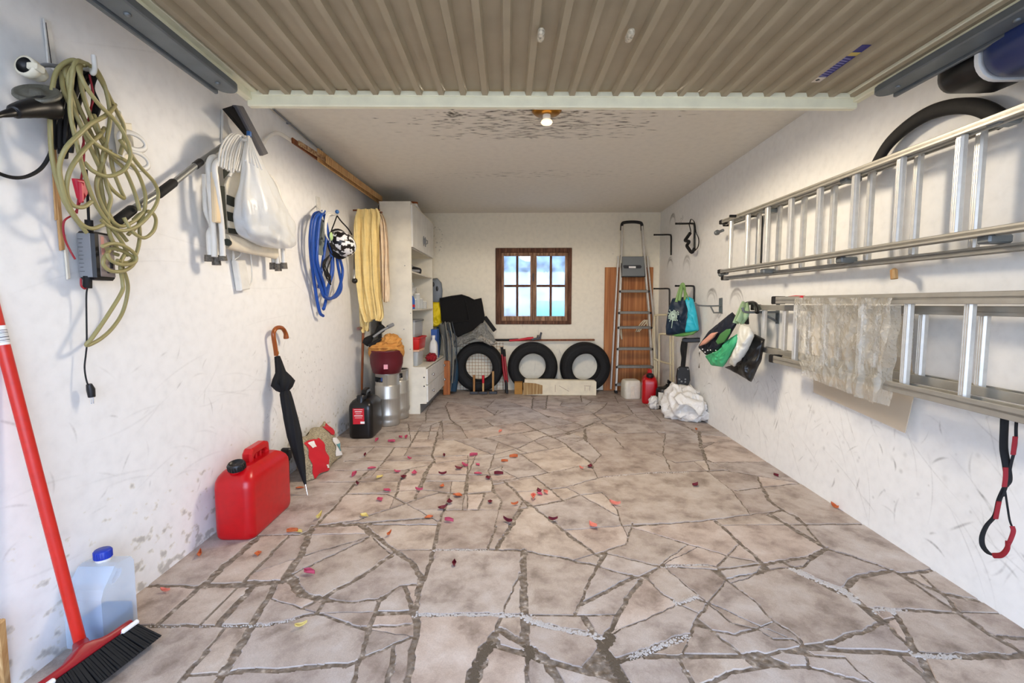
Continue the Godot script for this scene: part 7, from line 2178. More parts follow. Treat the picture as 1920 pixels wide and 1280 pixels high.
	slab(st, Basis(), [Vector3(0.034, 0, -5.678), Vector3(0.935, 0, -5.694), Vector3(0.935, 0, -5.694) + Vector3(0, 0.165, 0), Vector3(0.915, 0, -5.693) + Vector3(0, 0.18, 0), Vector3(0.458, 0, -5.686) + Vector3(0, 0.19, 0), Vector3(0.06, 0, -5.679) + Vector3(0, 0.195, 0)], 0.09, 0.004)
	var cb := part("carton", st, mat("carton_white", rgb(238, 226, 196), 0.7, 0.0, "cloud", 2.0), o)
	cb.position.z -= 0.09
	st = S(false)
	slab(st, Basis(), [Vector3(0.041, 0, -5.679) + Vector3(0, 0.005, 0.003), Vector3(0.276, 0, -5.683) + Vector3(0, 0.02, 0.003), Vector3(0.276, 0, -5.683) + Vector3(0, 0.125, 0.003), Vector3(0.191, 0, -5.681) + Vector3(0, 0.15, 0.003), Vector3(0.041, 0, -5.679) + Vector3(0, 0.16, 0.003)], 0.004, 0.001)
	part("torn_patch", st, mat("carton_torn", rgb(198, 182, 146), 0.8, 0.0, "wood", 3.0), o)
	st = S(false)
	for e in [[1041, 1041, 0.04, 0.13], [1048, 1067, 0.12, 0.05], [1095, 1108, 0.12, 0.115], [1097, 1097, 0.06, 0.11], [1106, 1106, 0.06, 0.11]]:
		var a: Vector3 = Vector3(0.432, 0, -5.685)
		var px: float = a.x + (e[0] - 1041) * 0.00648
		var qx: float = a.x + (e[1] - 1041) * 0.00648
		bar(st, Vector3(px, e[2], a.z + 0.001), Vector3(qx, e[3], a.z + 0.001), 0.003, 0.002, Vector3.BACK)
	part("drawn_line", st, M["brown_wood"], o)
	st = S(false)
	box(st, Transform3D(Basis(), Vector3(-0.018, 0, -5.747) + Vector3(0, 0.075, -0.05)), Vector3(0.10, 0.15, 0.1), 0.003)
	single("brown_carton", st, mat("carton_brown", rgb(178, 128, 58), 0.8, 0.0, "cloud", 2.0), "small brown cardboard box at the end of the white carton", "carton", Vector3(-0.018, 0, -5.747) + Vector3(0, 0, -0.05))
	# board behind the step ladder
	st = S(false)
	box(st, Transform3D(Basis(), Vector3(1.385, 0.79, -6.045)), Vector3(0.61, 1.58, 0.022), 0.002)
	var pw := mat("plywood", rgb(206, 150, 98), 0.6, 0.0, "wood", 0.9)
	var pb := single("plywood_board", st, pw, "tall orange-brown plywood board leaning behind the step ladder", "board", Vector3(1.385, 0, -6.045))
	# step ladder
	o = thing("step_ladder", "folded aluminium step ladder with black top handle leaning on the plywood", "step ladder", Vector3(1.425, 0, -5.842))
	var fl: Array = [Vector3(1.194, 0.014, -5.8), Vector3(1.231, 1.047, -5.86), Vector3(1.253, 1.575, -5.9), Vector3(1.261, 2.075, -5.93)]
	var fr: Array = [Vector3(1.656, 0.015, -5.8), Vector3(1.593, 1.047, -5.86), Vector3(1.546, 1.575, -5.9), Vector3(1.507, 2.074, -5.93)]
	var alu := mat("aluminium", rgb(214, 210, 200), 0.4, 0.35, "cloud", 4.0)
	for e in [fl, fr]:
		st = S(false)
		for k in 3: bar(st, e[k], e[k + 1], 0.024, 0.05, Vector3.BACK, 0.004)
		var rl := part("rail", st, alu, o)
		st = S(false)
		box(st, Transform3D(Basis(), e[0] + Vector3(0, 0.015, 0)), Vector3(0.034, 0.034, 0.062), 0.005)
		part("foot", st, M["black_rubber"], rl)
	for e in [[Vector3(1.165, 0.028, -5.98), Vector3(1.198, 0.911, -5.98), Vector3(1.229, 1.713, -5.97)], [Vector3(1.778, 0.03, -5.98), Vector3(1.69, 0.911, -5.98), Vector3(1.589, 1.713, -5.97)]]:
		st = S(false)
		for k in 2: bar(st, e[k], e[k + 1], 0.02, 0.04, Vector3.BACK, 0.004)
		part("rear_leg", st, alu, o)
	for k in 6:
		var y: float = [550.0, 584.0, 618.0, 651.0, 684.5, 719.5][k]
		var t := (736.0 - y) / (736.0 - 424.0)
		var a: Vector3 = rough_path(fl, 20)[int(clampf(_share(fl, y), 0, 1) * 60)]
		var b: Vector3 = rough_path(fr, 20)[int(clampf(_share(fr, y), 0, 1) * 60)]
		st = S(false)
		box(st, Transform3D(Basis(), (a + b) * 0.5 + Vector3(0, 0, 0.01)), Vector3((b - a).length() + 0.006, 0.03, 0.085), 0.004)
		for r in 3: box(st, Transform3D(Basis(), (a + b) * 0.5 + Vector3(0, 0.0165, -0.016 + 0.026 * r)), Vector3((b - a).length() - 0.02, 0.004, 0.012), 0.001)
		var sp := part("step", st, mat("step_grey", rgb(150, 146, 136), 0.5, 0.4, "brushed", 4.0), o)
		st = S(false)
		for q in [a, b]: box(st, Transform3D(Basis(), q + Vector3(0.012 * signf((b - a).dot(q - (a + b) * 0.5)), -0.002, 0.045)), Vector3(0.02, 0.026, 0.02), 0.004)
		part("step_end", st, M["black_plastic"], sp)
	st = S()
	tube(st, rough_path([Vector3(1.258, 2.023, -5.93), Vector3(1.263, 2.101, -5.93), Vector3(1.293, 2.12, -5.93), Vector3(1.385, 2.127, -5.93), Vector3(1.47, 2.12, -5.93), Vector3(1.504, 2.1, -5.93), Vector3(1.512, 2.022, -5.93)], 6), 0.019, 10)
	part("top_handle", st, M["black_plastic"], o)
	st = S(false)
	slab(st, Basis(), [Vector3(1.252, 1.695, -5.86), Vector3(1.514, 1.695, -5.86), Vector3(1.532, 1.454, -5.86), Vector3(1.25, 1.454, -5.86)], 0.035, 0.006)
	var tr := part("platform", st, mat("platform_grey", rgb(112, 116, 116), 0.5), o, "grey folded platform tray with dark slot")
	st = S(false)
	slab(st, Basis(), [Vector3(1.259, 1.582, -5.82), Vector3(1.272, 1.588, -5.82), Vector3(1.473, 1.588, -5.82), Vector3(1.487, 1.568, -5.82), Vector3(1.474, 1.549, -5.82), Vector3(1.272, 1.549, -5.82)], 0.006, 0.001)
	part("tray_slot", st, M["label_black"], tr)
	st = S(false)
	slab(st, Basis(), [Vector3(1.328, 1.574, -5.81), Vector3(1.412, 1.574, -5.81), Vector3(1.413, 1.551, -5.81), Vector3(1.329, 1.552, -5.81)], 0.003)
	part("tray_badge", st, M["label_white"], tr)
	for e in [[Vector3(1.247, 1.719, -5.9), Vector3(1.257, 1.441, -5.86)], [Vector3(1.524, 1.706, -5.9), Vector3(1.539, 1.448, -5.86)], [Vector3(1.254, 1.45, -5.845), Vector3(1.528, 1.45, -5.845)]]:
		st = S(false)
		bar(st, e[0], e[1], 0.014, 0.016, Vector3.BACK, 0.003)
		part("tray_link", st, M["black_plastic"], o)
	# pale cables bunched behind the ladder
	o = thing("pale_cable", "loop of pale cable hanging behind the step ladder rungs", "cable", Vector3(1.527, 0.775, -5.99))
	st = S()
	for k in 3: tube(st, rough_path([Vector3(1.473, 0.762, -5.99) + Vector3(k * 0.02, 0, 0), Vector3(1.524, 0.857, -5.985) + Vector3(k * 0.03, 0, 0), Vector3(1.59, 0.911, -5.985) + Vector3(k * 0.02, 0.0, 0), Vector3(1.62, 0.83, -5.99) + Vector3(k * 0.01, 0, 0)], 6), 0.008, 7)
	tube(st, rough_path([Vector3(1.257, 0.883, -6), Vector3(1.271, 0.775, -5.995), Vector3(1.301, 0.665, -6), Vector3(1.285, 0.829, -6)], 6), 0.008, 7)
	part("cord", st, mat("cable_pale", rgb(222, 208, 176), 0.5), o)
	# white canister and red can
	o = thing("white_canister", "small square white canister on the floor before the step ladder", "canister", Vector3(1.33, 0, -5.57))
	st = S()
	var rings := []
	for k in [[0.0, 0.92], [0.012, 1.0], [0.16, 1.0], [0.195, 0.95], [0.212, 0.86], [0.216, 0.78]]: rings.append(lift(Transform3D(Basis(Vector3.UP, 0.1), Vector3(1.325, 0, -5.57)), rrect(0.2 * k[1], 0.2 * k[1], 0.035, 5), k[0]))
	loft(st, rings)
	part("body", st, mat("canister_white", rgb(232, 226, 206), 0.45, 0.0, "cloud", 4.0), o)
	st = S(false)
	slab(st, Basis(), [Vector3(1.30, 0.012, -5.468), Vector3(1.36, 0.012, -5.468), Vector3(1.345, 0.06, -5.468), Vector3(1.34, 0.15, -5.468), Vector3(1.30, 0.15, -5.468)], 0.004, 0.002)
	part("moulded_panel", st, M["canvas"], o)
	o = jerry("fuel_can", "red fuel can seen end-on next to the small white canister", frame(Basis(Vector3.UP, 1.35), Vector3(1.475, 0, -5.32)), 0.27, 0.165, 0.27, M["red_plastic"], M["black_plastic"])

func _share(e: Array, y: float) -> float:
	var ys := [736.0, 580.0, 500.0, 424.0]
	for k in 3:
		if y <= ys[k] and y >= ys[k + 1]: return (k + (ys[k] - y) / (ys[k] - ys[k + 1])) / 3.0
	return 0.0

func wire_hook(label: String, bend: Vector3, tip: Vector3, low: Vector3) -> Node3D:
	var o := thing("wall_bracket", label, "hook", low, "black rod hooks on the ladder wall")
	var st := S()
	tube(st, rough_path([tip, tip.lerp(bend, 0.5), tip.lerp(bend, 0.9), bend.lerp(low, 0.08), bend.lerp(low, 0.5), low], 5), 0.0095, 10)
	part("rod", st, M["black_plastic"], o)
	st = S()
	tube(st, [tip, tip.lerp(bend, 0.05)], 0.0105, 10)
	part("end_cap", st, M["black_rubber"], o)
	return o

func right_things():
	wire_hook("black rod hook nearest the far corner, upper row, empty", Vector3(1.758, 1.918, -5.58), Vector3(1.758, 1.918, -5.58) + Vector3(-0.20, 0.0, 0.0), Vector3(1.758, 1.682, -5.56))
	wire_hook("upper black rod hook with goggles strap hanging on it", Vector3(1.748, 1.916, -4.816), Vector3(1.748, 1.916, -4.816) + Vector3(-0.19, 0.0, 0.0), Vector3(1.748, 1.665, -4.795))
	wire_hook("black rod hook nearest the far corner, lower row, behind the turquoise bag", Vector3(1.758, 1.294, -5.588), Vector3(1.758, 1.294, -5.588) + Vector3(-0.185, 0.0, 0.0), Vector3(1.758, 1.069, -5.569))
	wire_hook("black rod hook from which the turquoise bag hangs", Vector3(1.748, 1.292, -4.778), Vector3(1.748, 1.292, -4.778) + Vector3(-0.2, 0.0, 0.04), Vector3(1.748, 1.132, -4.765))
	var o := thing("goggles", "black goggles with looped strap hanging on the upper rod hook", "goggles", Vector3(1.709, 1.617, -4.743))
	var st := S()
	tube(st, rough_path([Vector3(1.7, 1.916, -4.815), Vector3(1.71, 1.956, -4.802), Vector3(1.719, 1.913, -4.737), Vector3(1.729, 1.816, -4.713), Vector3(1.728, 1.738, -4.635), Vector3(1.728, 1.668, -4.643), Vector3(1.719, 1.633, -4.699)], 6), 0.006, 6, false, 0.5)
	tube(st, rough_path([Vector3(1.69, 1.909, -4.801), Vector3(1.679, 1.822, -4.719), Vector3(1.669, 1.783, -4.732), Vector3(1.67, 1.759, -4.823)], 6), 0.005, 6)
	part("strap", st, M["black_cloth"], o)
	st = S()
	tube(st, rough_path([Vector3(1.679, 1.809, -4.733), Vector3(1.67, 1.768, -4.808), Vector3(1.67, 1.751, -4.839), Vector3(1.669, 1.725, -4.728), Vector3(1.67, 1.696, -4.787), Vector3(1.68, 1.662, -4.767), Vector3(1.689, 1.618, -4.701), Vector3(1.698, 1.649, -4.658)], 6), 0.016, 8)
	part("frame", st, M["black_rubber"], o)
	# turquoise shopping bag
	o = thing("shopping_bag", "navy and turquoise shopping bag with dandelion print hung on a rod hook", "shopping bag", Vector3(1.605, 0.796, -4.65))
	var FB := Basis(Vector3.UP, -0.7)
	st = S()
	puff(st, FB, [Vector3(1.525, 1.169, -4.74), Vector3(1.582, 1.179, -4.69), Vector3(1.634, 1.183, -4.63), Vector3(1.668, 1.167, -4.58), Vector3(1.694, 1.008, -4.54), Vector3(1.716, 0.861, -4.52), Vector3(1.694, 0.834, -4.54), Vector3(1.647, 0.803, -4.62), Vector3(1.58, 0.792, -4.7), Vector3(1.483, 0.798, -4.78), Vector3(1.476, 0.884, -4.78), Vector3(1.5, 1.084, -4.77)], 0.06, 0.03, 0.35, 3)
	part("body", st, mat("bag_navy", rgb(16, 40, 62), 0.5, 0.0, "cloud", 5.0), o)
	st = S()
	puff(st, FB, [Vector3(1.607, 1.178, -4.61), Vector3(1.636, 1.182, -4.59), Vector3(1.663, 1.161, -4.55), Vector3(1.692, 1.009, -4.52), Vector3(1.709, 0.862, -4.5), Vector3(1.669, 0.839, -4.54), Vector3(1.606, 0.831, -4.58), Vector3(1.623, 0.956, -4.58), Vector3(1.631, 1.059, -4.58)], 0.042, 0.02, 0.5, 4)
	part("turquoise_panel", st, mat("bag_turquoise", rgb(38, 182, 204), 0.45), o)
	st = S()
	puff(st, FB, [Vector3(1.511, 0.803, -4.7), Vector3(1.594, 0.829, -4.62), Vector3(1.694, 0.857, -4.5), Vector3(1.662, 0.82, -4.52), Vector3(1.599, 0.794, -4.6), Vector3(1.546, 0.79, -4.66)], 0.03, 0.02, 0.3, 5)
	part("green_base", st, mat("bag_green", rgb(92, 148, 78), 0.5), o)
	for e in [[Vector3(1.537, 1.131, -4.66), Vector3(1.567, 1.226, -4.68), Vector3(1.598, 1.295, -4.7), Vector3(1.614, 1.305, -4.7), Vector3(1.617, 1.241, -4.66), Vector3(1.592, 1.151, -4.58)], [Vector3(1.561, 1.142, -4.64), Vector3(1.581, 1.225, -4.66), Vector3(1.602, 1.289, -4.68), Vector3(1.62, 1.214, -4.62), Vector3(1.621, 1.151, -4.56)]]:
		st = S()
		tube(st, rough_path(e, 6), 0.015, 8, false, 0.35)
		part("handle_strap", st, mat("strap_green", rgb(126, 160, 96), 0.6), o)
	st = S(false)
	var pc: Vector3 = Vector3(1.496, 0.996, -4.62)
	for k in 26:
		var a := TAU * k / 26
		var r := 0.03 + 0.035 * rng.randf()
		bar(st, pc + FB * Vector3(cos(a) * 0.008, sin(a) * 0.008, 0), pc + FB * Vector3(cos(a) * r, sin(a) * r * 1.1, -0.002), 0.004, 0.003, FB.z)
		box(st, Transform3D(FB, pc + FB * Vector3(cos(a) * r, sin(a) * r * 1.1, 0)), Vector3(0.009, 0.009, 0.003))
	bar(st, pc, pc + FB * Vector3(-0.012, -0.12, 0.0), 0.005, 0.003, FB.z)
	part("dandelion_print", st, mat("print_pale", rgb(186, 208, 190), 0.6), o, "pale dandelion print")
	# bent tube frame in the corner
	o = thing("tube_frame", "cream bent-tube frame standing in the far corner under the bags", "frame", Vector3(1.691, 0, -5.573))
	for e in [[Vector3(1.62, 0.105, -5.6), Vector3(1.604, 0.542, -5.6), Vector3(1.595, 0.936, -5.6), Vector3(1.607, 0.981, -5.58), Vector3(1.707, 0.989, -5.5)], [Vector3(1.634, 0.161, -5.5), Vector3(1.631, 0.552, -5.5), Vector3(1.627, 0.727, -5.5), Vector3(1.638, 0.766, -5.48), Vector3(1.73, 0.765, -5.4)], [Vector3(1.707, 0.207, -5.3), Vector3(1.701, 0.451, -5.3), Vector3(1.694, 0.693, -5.3), Vector3(1.69, 0.843, -5.3)], [Vector3(1.71, 0.212, -5.2), Vector3(1.698, 0.463, -5.2), Vector3(1.69, 0.771, -5.2)], [Vector3(1.6, 0.467, -5.58), Vector3(1.659, 0.439, -5.5), Vector3(1.715, 0.439, -5.25)], [Vector3(1.618, 0.986, -5.62), Vector3(1.592, 0.73, -5.64), Vector3(1.634, 0.35, -5.6), Vector3(1.607, 0.124, -5.6)]]:
		st = S()
		tube(st, rough_path(e, 5), 0.0115, 9)
		part("tube", st, mat("tube_cream", rgb(212, 200, 166), 0.4), o)
	# black folded trolley
	o = thing("folded_trolley", "black folded trolley with flat base and straps propped by the wall", "trolley", Vector3(1.657, 0.163, -4.75))
	st = S(false)
	bar(st, Vector3(1.662, 0.775, -4.72), Vector3(1.628, 0.417, -4.7), 0.042, 0.034, Vector3.BACK, 0.008)
	part("stem", st, M["black_plastic"], o)
	st = S(false)
	bar(st, Vector3(1.612, 0.751, -4.68), Vector3(1.796, 0.763, -4.6), 0.034, 0.045, Vector3.UP, 0.008)
	part("handlebar", st, M["black_plastic"], o)
	st = S(false)
	var out: Array = [Vector3(1.567, 0.473, -4.68), Vector3(1.592, 0.495, -4.68), Vector3(1.67, 0.492, -4.66), Vector3(1.682, 0.45, -4.66), Vector3(1.69, 0.359, -4.66), Vector3(1.665, 0.289, -4.66), Vector3(1.647, 0.197, -4.66), Vector3(1.594, 0.197, -4.66), Vector3(1.566, 0.301, -4.68), Vector3(1.558, 0.393, -4.68)]
	slab(st, Basis(Vector3.UP, -0.1), out, 0.035, 0.006)
	var bp := part("base_plate", st, M["black_plastic"], o)
	st = S()
	for q in [Vector3(1.574, 0.468, -4.64), Vector3(1.66, 0.47, -4.63), Vector3(1.579, 0.368, -4.63), Vector3(1.637, 0.369, -4.63), Vector3(1.637, 0.342, -4.63), Vector3(1.601, 0.347, -4.63)]: lathe(st, Transform3D(Basis(Vector3.RIGHT, PI / 2), q), [Vector2(0.009, -0.01), Vector2(0.009, 0.002), Vector2(0, 0.002)], 10)
	part("bolt", st, M["grey_plastic"], bp)
	for e in [[Vector3(1.609, 0.744, -4.64), Vector3(1.6, 0.664, -4.64), Vector3(1.613, 0.574, -4.64), Vector3(1.606, 0.479, -4.64)], [Vector3(1.769, 0.642, -4.6), Vector3(1.777, 0.564, -4.6), Vector3(1.769, 0.485, -4.6)]]:
		st = S()
		tube(st, rough_path(e, 5), 0.018, 8, false, 0.3)
		part("strap", st, M["black_cloth"], o)
	# kettle-like appliance, leads and white bags on the floor
	o = thing("black_appliance", "black rounded appliance with white panel beside the red can", "appliance", Vector3(1.5, 0, -5.02))
	st = S()
	lathe(st, Transform3D(Basis(), Vector3(1.535, 0, -5.0)), [Vector2(0, 0.0), Vector2(0.075, 0), Vector2(0.08, 0.01), Vector2(0.075, 0.2), Vector2(0.06, 0.225), Vector2(0, 0.23)], 28)
	part("body", st, M["black_plastic"], o)
	st = S()
	grid(st, 10, 6, func(u, v):
		var a = lerpf(-1.9, -1.25, u) - 0.6
		return Vector3(1.535 + cos(a) * 0.0815, 0.04 + v * 0.14, -5.0 - sin(a) * 0.0815))
	part("panel", st, M["white_plastic"], o)
	o = thing("black_lead", "heap of black leads behind the crumpled white sack", "cable", Vector3(1.66, 0.2, -5.0))
	st = S()
	for k in 6: tube(st, rough_path([Vector3(1.58, 0.2 + 0.02 * k, -5.0), Vector3(1.64, 0.23 + rng.randf() * 0.03, -5.05 + rng.randf() * 0.05), Vector3(1.7, 0.22 + rng.randf() * 0.03, -5.0), Vector3(1.66, 0.16 + rng.randf() * 0.03, -4.95 + rng.randf() * 0.05), Vector3(1.6, 0.17 + 0.02 * k, -5.02)], 5), 0.010, 7)
	part("lead", st, M["black_rubber"], o)
	o = thing("black_holdall", "low black holdall behind the white sack and the trolley", "holdall", Vector3(1.64, 0, -5.1))
	st = S()
	lump(st, Transform3D(Basis(), Vector3(1.65, 0.1, -5.12)), Vector3(0.2, 0.24, 0.3), 0.15, 2.0, 4, 0.002, 36, 22, 0.3)
	part("body", st, M["black_cloth"], o)
	st = S()
	lump(st, Transform3D(Basis(), Vector3(1.425, 0.065, -4.96)), Vector3(0.10, 0.14, 0.13), 0.3, 1.2, 21, 0.002, 40, 26, 0.25)
	single("white_bundle", st, mat("sack_white", rgb(234, 230, 222), 0.55, 0.0, "cloud", 4.0), "small white crumpled bundle at the foot of the red can", "bundle", Vector3(1.425, 0, -4.96))
	o = thing("white_sack", "large crumpled white plastic sack on the floor against the ladder wall", "sack", Vector3(1.576, -0.012, -4.5) * Vector3(1, 0, 1))
	st = S()
	var wp := mat("sack_film", rgb(236, 233, 226), 0.45, 0.0, "cloud", 4.0)
	bump(wp, "crinkle", 0.5)
	lump(st, Transform3D(Basis(Vector3.UP, 0.3), Vector3(1.56, 0.13, -4.55)), Vector3(0.27, 0.36, 0.36), 0.3, 0.9, 31, 0.002, 80, 50, 0.24)
	lump(st, Transform3D(Basis(Vector3.UP, 0.9), Vector3(1.615, 0.11, -4.45)), Vector3(0.17, 0.26, 0.34), 0.3, 1.0, 33, 0.002, 70, 44, 0.26)
	part("film", st, wp, o)
	st = S()
	puff(st, Basis(Vector3.UP, -0.4), [Vector3(1.445, 0.232, -4.4), Vector3(1.509, 0.283, -4.4), Vector3(1.546, 0.255, -4.36), Vector3(1.613, 0.229, -4.34), Vector3(1.697, 0.218, -4.3), Vector3(1.701, 0.143, -4.28), Vector3(1.652, 0.082, -4.26), Vector3(1.616, 0.137, -4.26), Vector3(1.574, 0.172, -4.28), Vector3(1.531, 0.192, -4.3), Vector3(1.477, 0.179, -4.34)], 0.035, 0.03, 0.4, 6, 6.0)
	part("sack_flap", st, wp, o)
	st = S()
	puff(st, Basis(Vector3.UP, -0.3), [Vector3(1.637, 0.226, -4.62), Vector3(1.651, 0.29, -4.62), Vector3(1.687, 0.322, -4.62), Vector3(1.723, 0.273, -4.6), Vector3(1.789, 0.261, -4.58), Vector3(1.754, 0.213, -4.58), Vector3(1.699, 0.188, -4.6)], 0.05, 0.05, 0.4, 7, 6.0)
	part("sack_neck", st, wp, o)
	# grey wall bracket
	o = thing("metal_bracket", "grey steel wall bracket with one long prong, empty", "bracket", Vector3(1.751, 1.026, -4.115))
	st = S(false)
	slab(st, BR, [Vector3(1.752, 1.161, -4.171), Vector3(1.751, 1.164, -4.104), Vector3(1.751, 1.026, -4.092), Vector3(1.752, 1.035, -4.16)], 0.006, 0.001)
	part("plate", st, M["galvanised"], o)
	st = S()
	var wp2: Vector3 = Vector3(1.745, 1.095, -4.117)
	tube(st, rough_path([wp2, wp2 + Vector3(-0.1, -0.002, 0), wp2 + Vector3(-0.19, 0.004, 0), wp2 + Vector3(-0.22, 0.02, 0)], 5), 0.007, 8)
	tube(st, [Vector3(1.745, 1.035, -4.112), wp2 + Vector3(-0.06, -0.06, 0), wp2 + Vector3(-0.09, -0.004, 0)], 0.007, 8)
	part("prong", st, M["galvanised"], o)
	# bunch of bags
	o = thing("tote_bag", "navy, pink and mint green tote bag bulging on the wall bracket", "tote bag", Vector3(1.494, 0.639, -3.505))
	var PB := Basis(Vector3.UP, -0.75)
	var tote := func(called, pts, f, b, c, s, m): 
		var q := S()
		puff(q, PB, pts, f, b, c, s, 14.0)
		part(called, q, m, o)
	tote.call("body", [Vector3(1.543, 1.05, -3.445), Vector3(1.542, 1.006, -3.339), Vector3(1.522, 0.957, -3.34), Vector3(1.494, 0.773, -3.488), Vector3(1.497, 0.698, -3.781), Vector3(1.499, 0.746, -3.961), Vector3(1.528, 0.894, -3.808)], 0.07, 0.08, 0.3, 3, mat("tote_navy", rgb(14, 22, 40), 0.55, 0.0, "cloud", 5.0))
	tote.call("pink_panel", [Vector3(1.443, 0.906, -3.443), Vector3(1.444, 0.858, -3.517), Vector3(1.446, 0.798, -3.668), Vector3(1.447, 0.769, -3.801), Vector3(1.447, 0.812, -3.747), Vector3(1.444, 0.891, -3.56)], 0.02, 0.05, 0.2, 4, mat("tote_pink", rgb(226, 164, 142), 0.6))
	tote.call("green_sole", [Vector3(1.42, 0.942, -3.185), Vector3(1.42, 0.913, -3.191), Vector3(1.421, 0.845, -3.279), Vector3(1.422, 0.817, -3.386), Vector3(1.423, 0.837, -3.426), Vector3(1.422, 0.896, -3.355), Vector3(1.421, 0.935, -3.252)], 0.015, 0.03, 0.0, 5, mat("tote_green", rgb(76, 138, 74), 0.6, 0.0, "grain", 8.0))
	tote.call("mint_panel", [Vector3(1.47, 0.906, -3.198), Vector3(1.47, 0.856, -3.186), Vector3(1.471, 0.73, -3.309), Vector3(1.473, 0.652, -3.41), Vector3(1.475, 0.637, -3.616), Vector3(1.477, 0.697, -3.75), Vector3(1.463, 0.777, -3.443), Vector3(1.461, 0.87, -3.289)], 0.05, 0.06, 0.5, 6, mat("tote_mint", rgb(70, 178, 122), 0.5))
	st = S(false)
	for k in 7: box(st, Transform3D(PB, Vector3(1.415, 0.754, -3.596) + PB * Vector3(0.02 * k - 0.04, 0.012 * sin(k * 2.2), 0.0)), Vector3(0.009, 0.007, 0.004), 0.001)
	part("sparkle_print", st, M["label_white"], o)
	for e in [[Vector3(1.501, 0.974, -3.296), Vector3(1.521, 1.034, -3.288), Vector3(1.561, 1.1, -3.317), Vector3(1.582, 1.107, -3.337), Vector3(1.54, 1.042, -3.229), Vector3(1.521, 0.975, -3.267)], [Vector3(1.49, 0.984, -3.233), Vector3(1.52, 1.042, -3.24), Vector3(1.561, 1.093, -3.3), Vector3(1.581, 1.063, -3.309), Vector3(1.561, 1.012, -3.262)]]:
		st = S()
		tube(st, rough_path(e, 6), 0.022, 8, false, 0.35)
		part("handle_strap", st, mat("tote_strap", rgb(146, 172, 132), 0.6), o)
	o = thing("refuse_sack", "white and black plastic sack hanging in front of the lower ladder end", "sack", Vector3(1.539, 0.59, -3.146))
	st = S()
	puff(st, PB, [Vector3(1.521, 0.976, -3.251), Vector3(1.519, 0.959, -3.126), Vector3(1.518, 0.907, -3.064), Vector3(1.519, 0.806, -3.136), Vector3(1.51, 0.723, -3.208), Vector3(1.501, 0.668, -3.288), Vector3(1.492, 0.683, -3.352), Vector3(1.491, 0.806, -3.259), Vector3(1.501, 0.902, -3.257)], 0.06, 0.06, 0.5, 8, 6.0)
	part("white_side", st, mat("sack_silver", rgb(226, 226, 216), 0.4, 0.0, "cloud", 6.0), o)
	st = S()
	puff(st, PB, [Vector3(1.58, 0.907, -3.181), Vector3(1.599, 0.878, -3.084), Vector3(1.589, 0.743, -3.095), Vector3(1.559, 0.584, -3.158), Vector3(1.541, 0.613, -3.306), Vector3(1.524, 0.64, -3.501), Vector3(1.522, 0.666, -3.333), Vector3(1.54, 0.789, -3.2)], 0.06, 0.07, 0.5, 9, 6.0)
	part("black_side", st, mat("sack_black", rgb(20, 20, 19), 0.35), o)
	st = S(false)
	slab(st, BR, [Vector3(1.643, 1.119, -3.443), Vector3(1.643, 1.119, -3.402), Vector3(1.622, 0.964, -3.363), Vector3(1.623, 0.97, -3.404)], 0.03, 0.006)
	part("black_strap", st, M["black_cloth"], o)

# a ladder lying on its side along the wall: rails at heights ya (top) and yb, between wall-lengths s0 and s1 (metres from the threshold), off the wall by "off"
func ladder(o: Node3D, off: float, ya0: float, ya1: float, yb0: float, yb1: float, s0: float, s1: float, rungs: Array, deep: float, high: float):
	var P = func(s: float, y: float, z: float): return Vector3(1.70 + 0.0125 * s, 0, -s) + BR.z * z + Vector3(0, y, 0)
	var alu: Material = M["ladder_alu"]
	for k in 2:
		var st := S(false)
		var a0: float = ya0 if k == 0 else yb0
		var a1: float = ya1 if k == 0 else yb1
		var A: Vector3 = P.call(s0, a0, off)
		var Bq: Vector3 = P.call(s1, a1, off)
		# channel: web and two lips
		bar(st, A, Bq, 0.012, deep, BR.z, 0.001)
		for e in [-1, 1]: bar(st, A + BR.z * e * (deep * 0.5 - 0.004), Bq + BR.z * e * (deep * 0.5 - 0.004), high, 0.008, BR.z, 0.002)
		part("rail", st, alu, o)
		for e in 2:
			st = S(false)
			var c: Vector3 = Bq if e == 0 else A
			box(st, Transform3D(BR, c), Vector3(0.05, high + 0.006, deep + 0.006), 0.005)
			part("end_cap", st, M["black_rubber"], o)
	for s in rungs:
		var t: float = (s - s0) / (s1 - s0)
		var st := S(false)
		bar(st, P.call(s, lerpf(ya0, ya1, t) - 0.004, off), P.call(s, lerpf(yb0, yb1, t) + 0.004, off), 0.03, 0.026, BR.z, 0.006)
		for e in 3: bar(st, P.call(s - 0.008 + 0.008 * e, lerpf(ya0, ya1, t) - 0.02, off + 0.0135), P.call(s - 0.008 + 0.008 * e, lerpf(yb0, yb1, t) + 0.02, off + 0.0135), 0.0025, 0.002, BR.z)
		part("rung", st, M["rung_alu"], o)

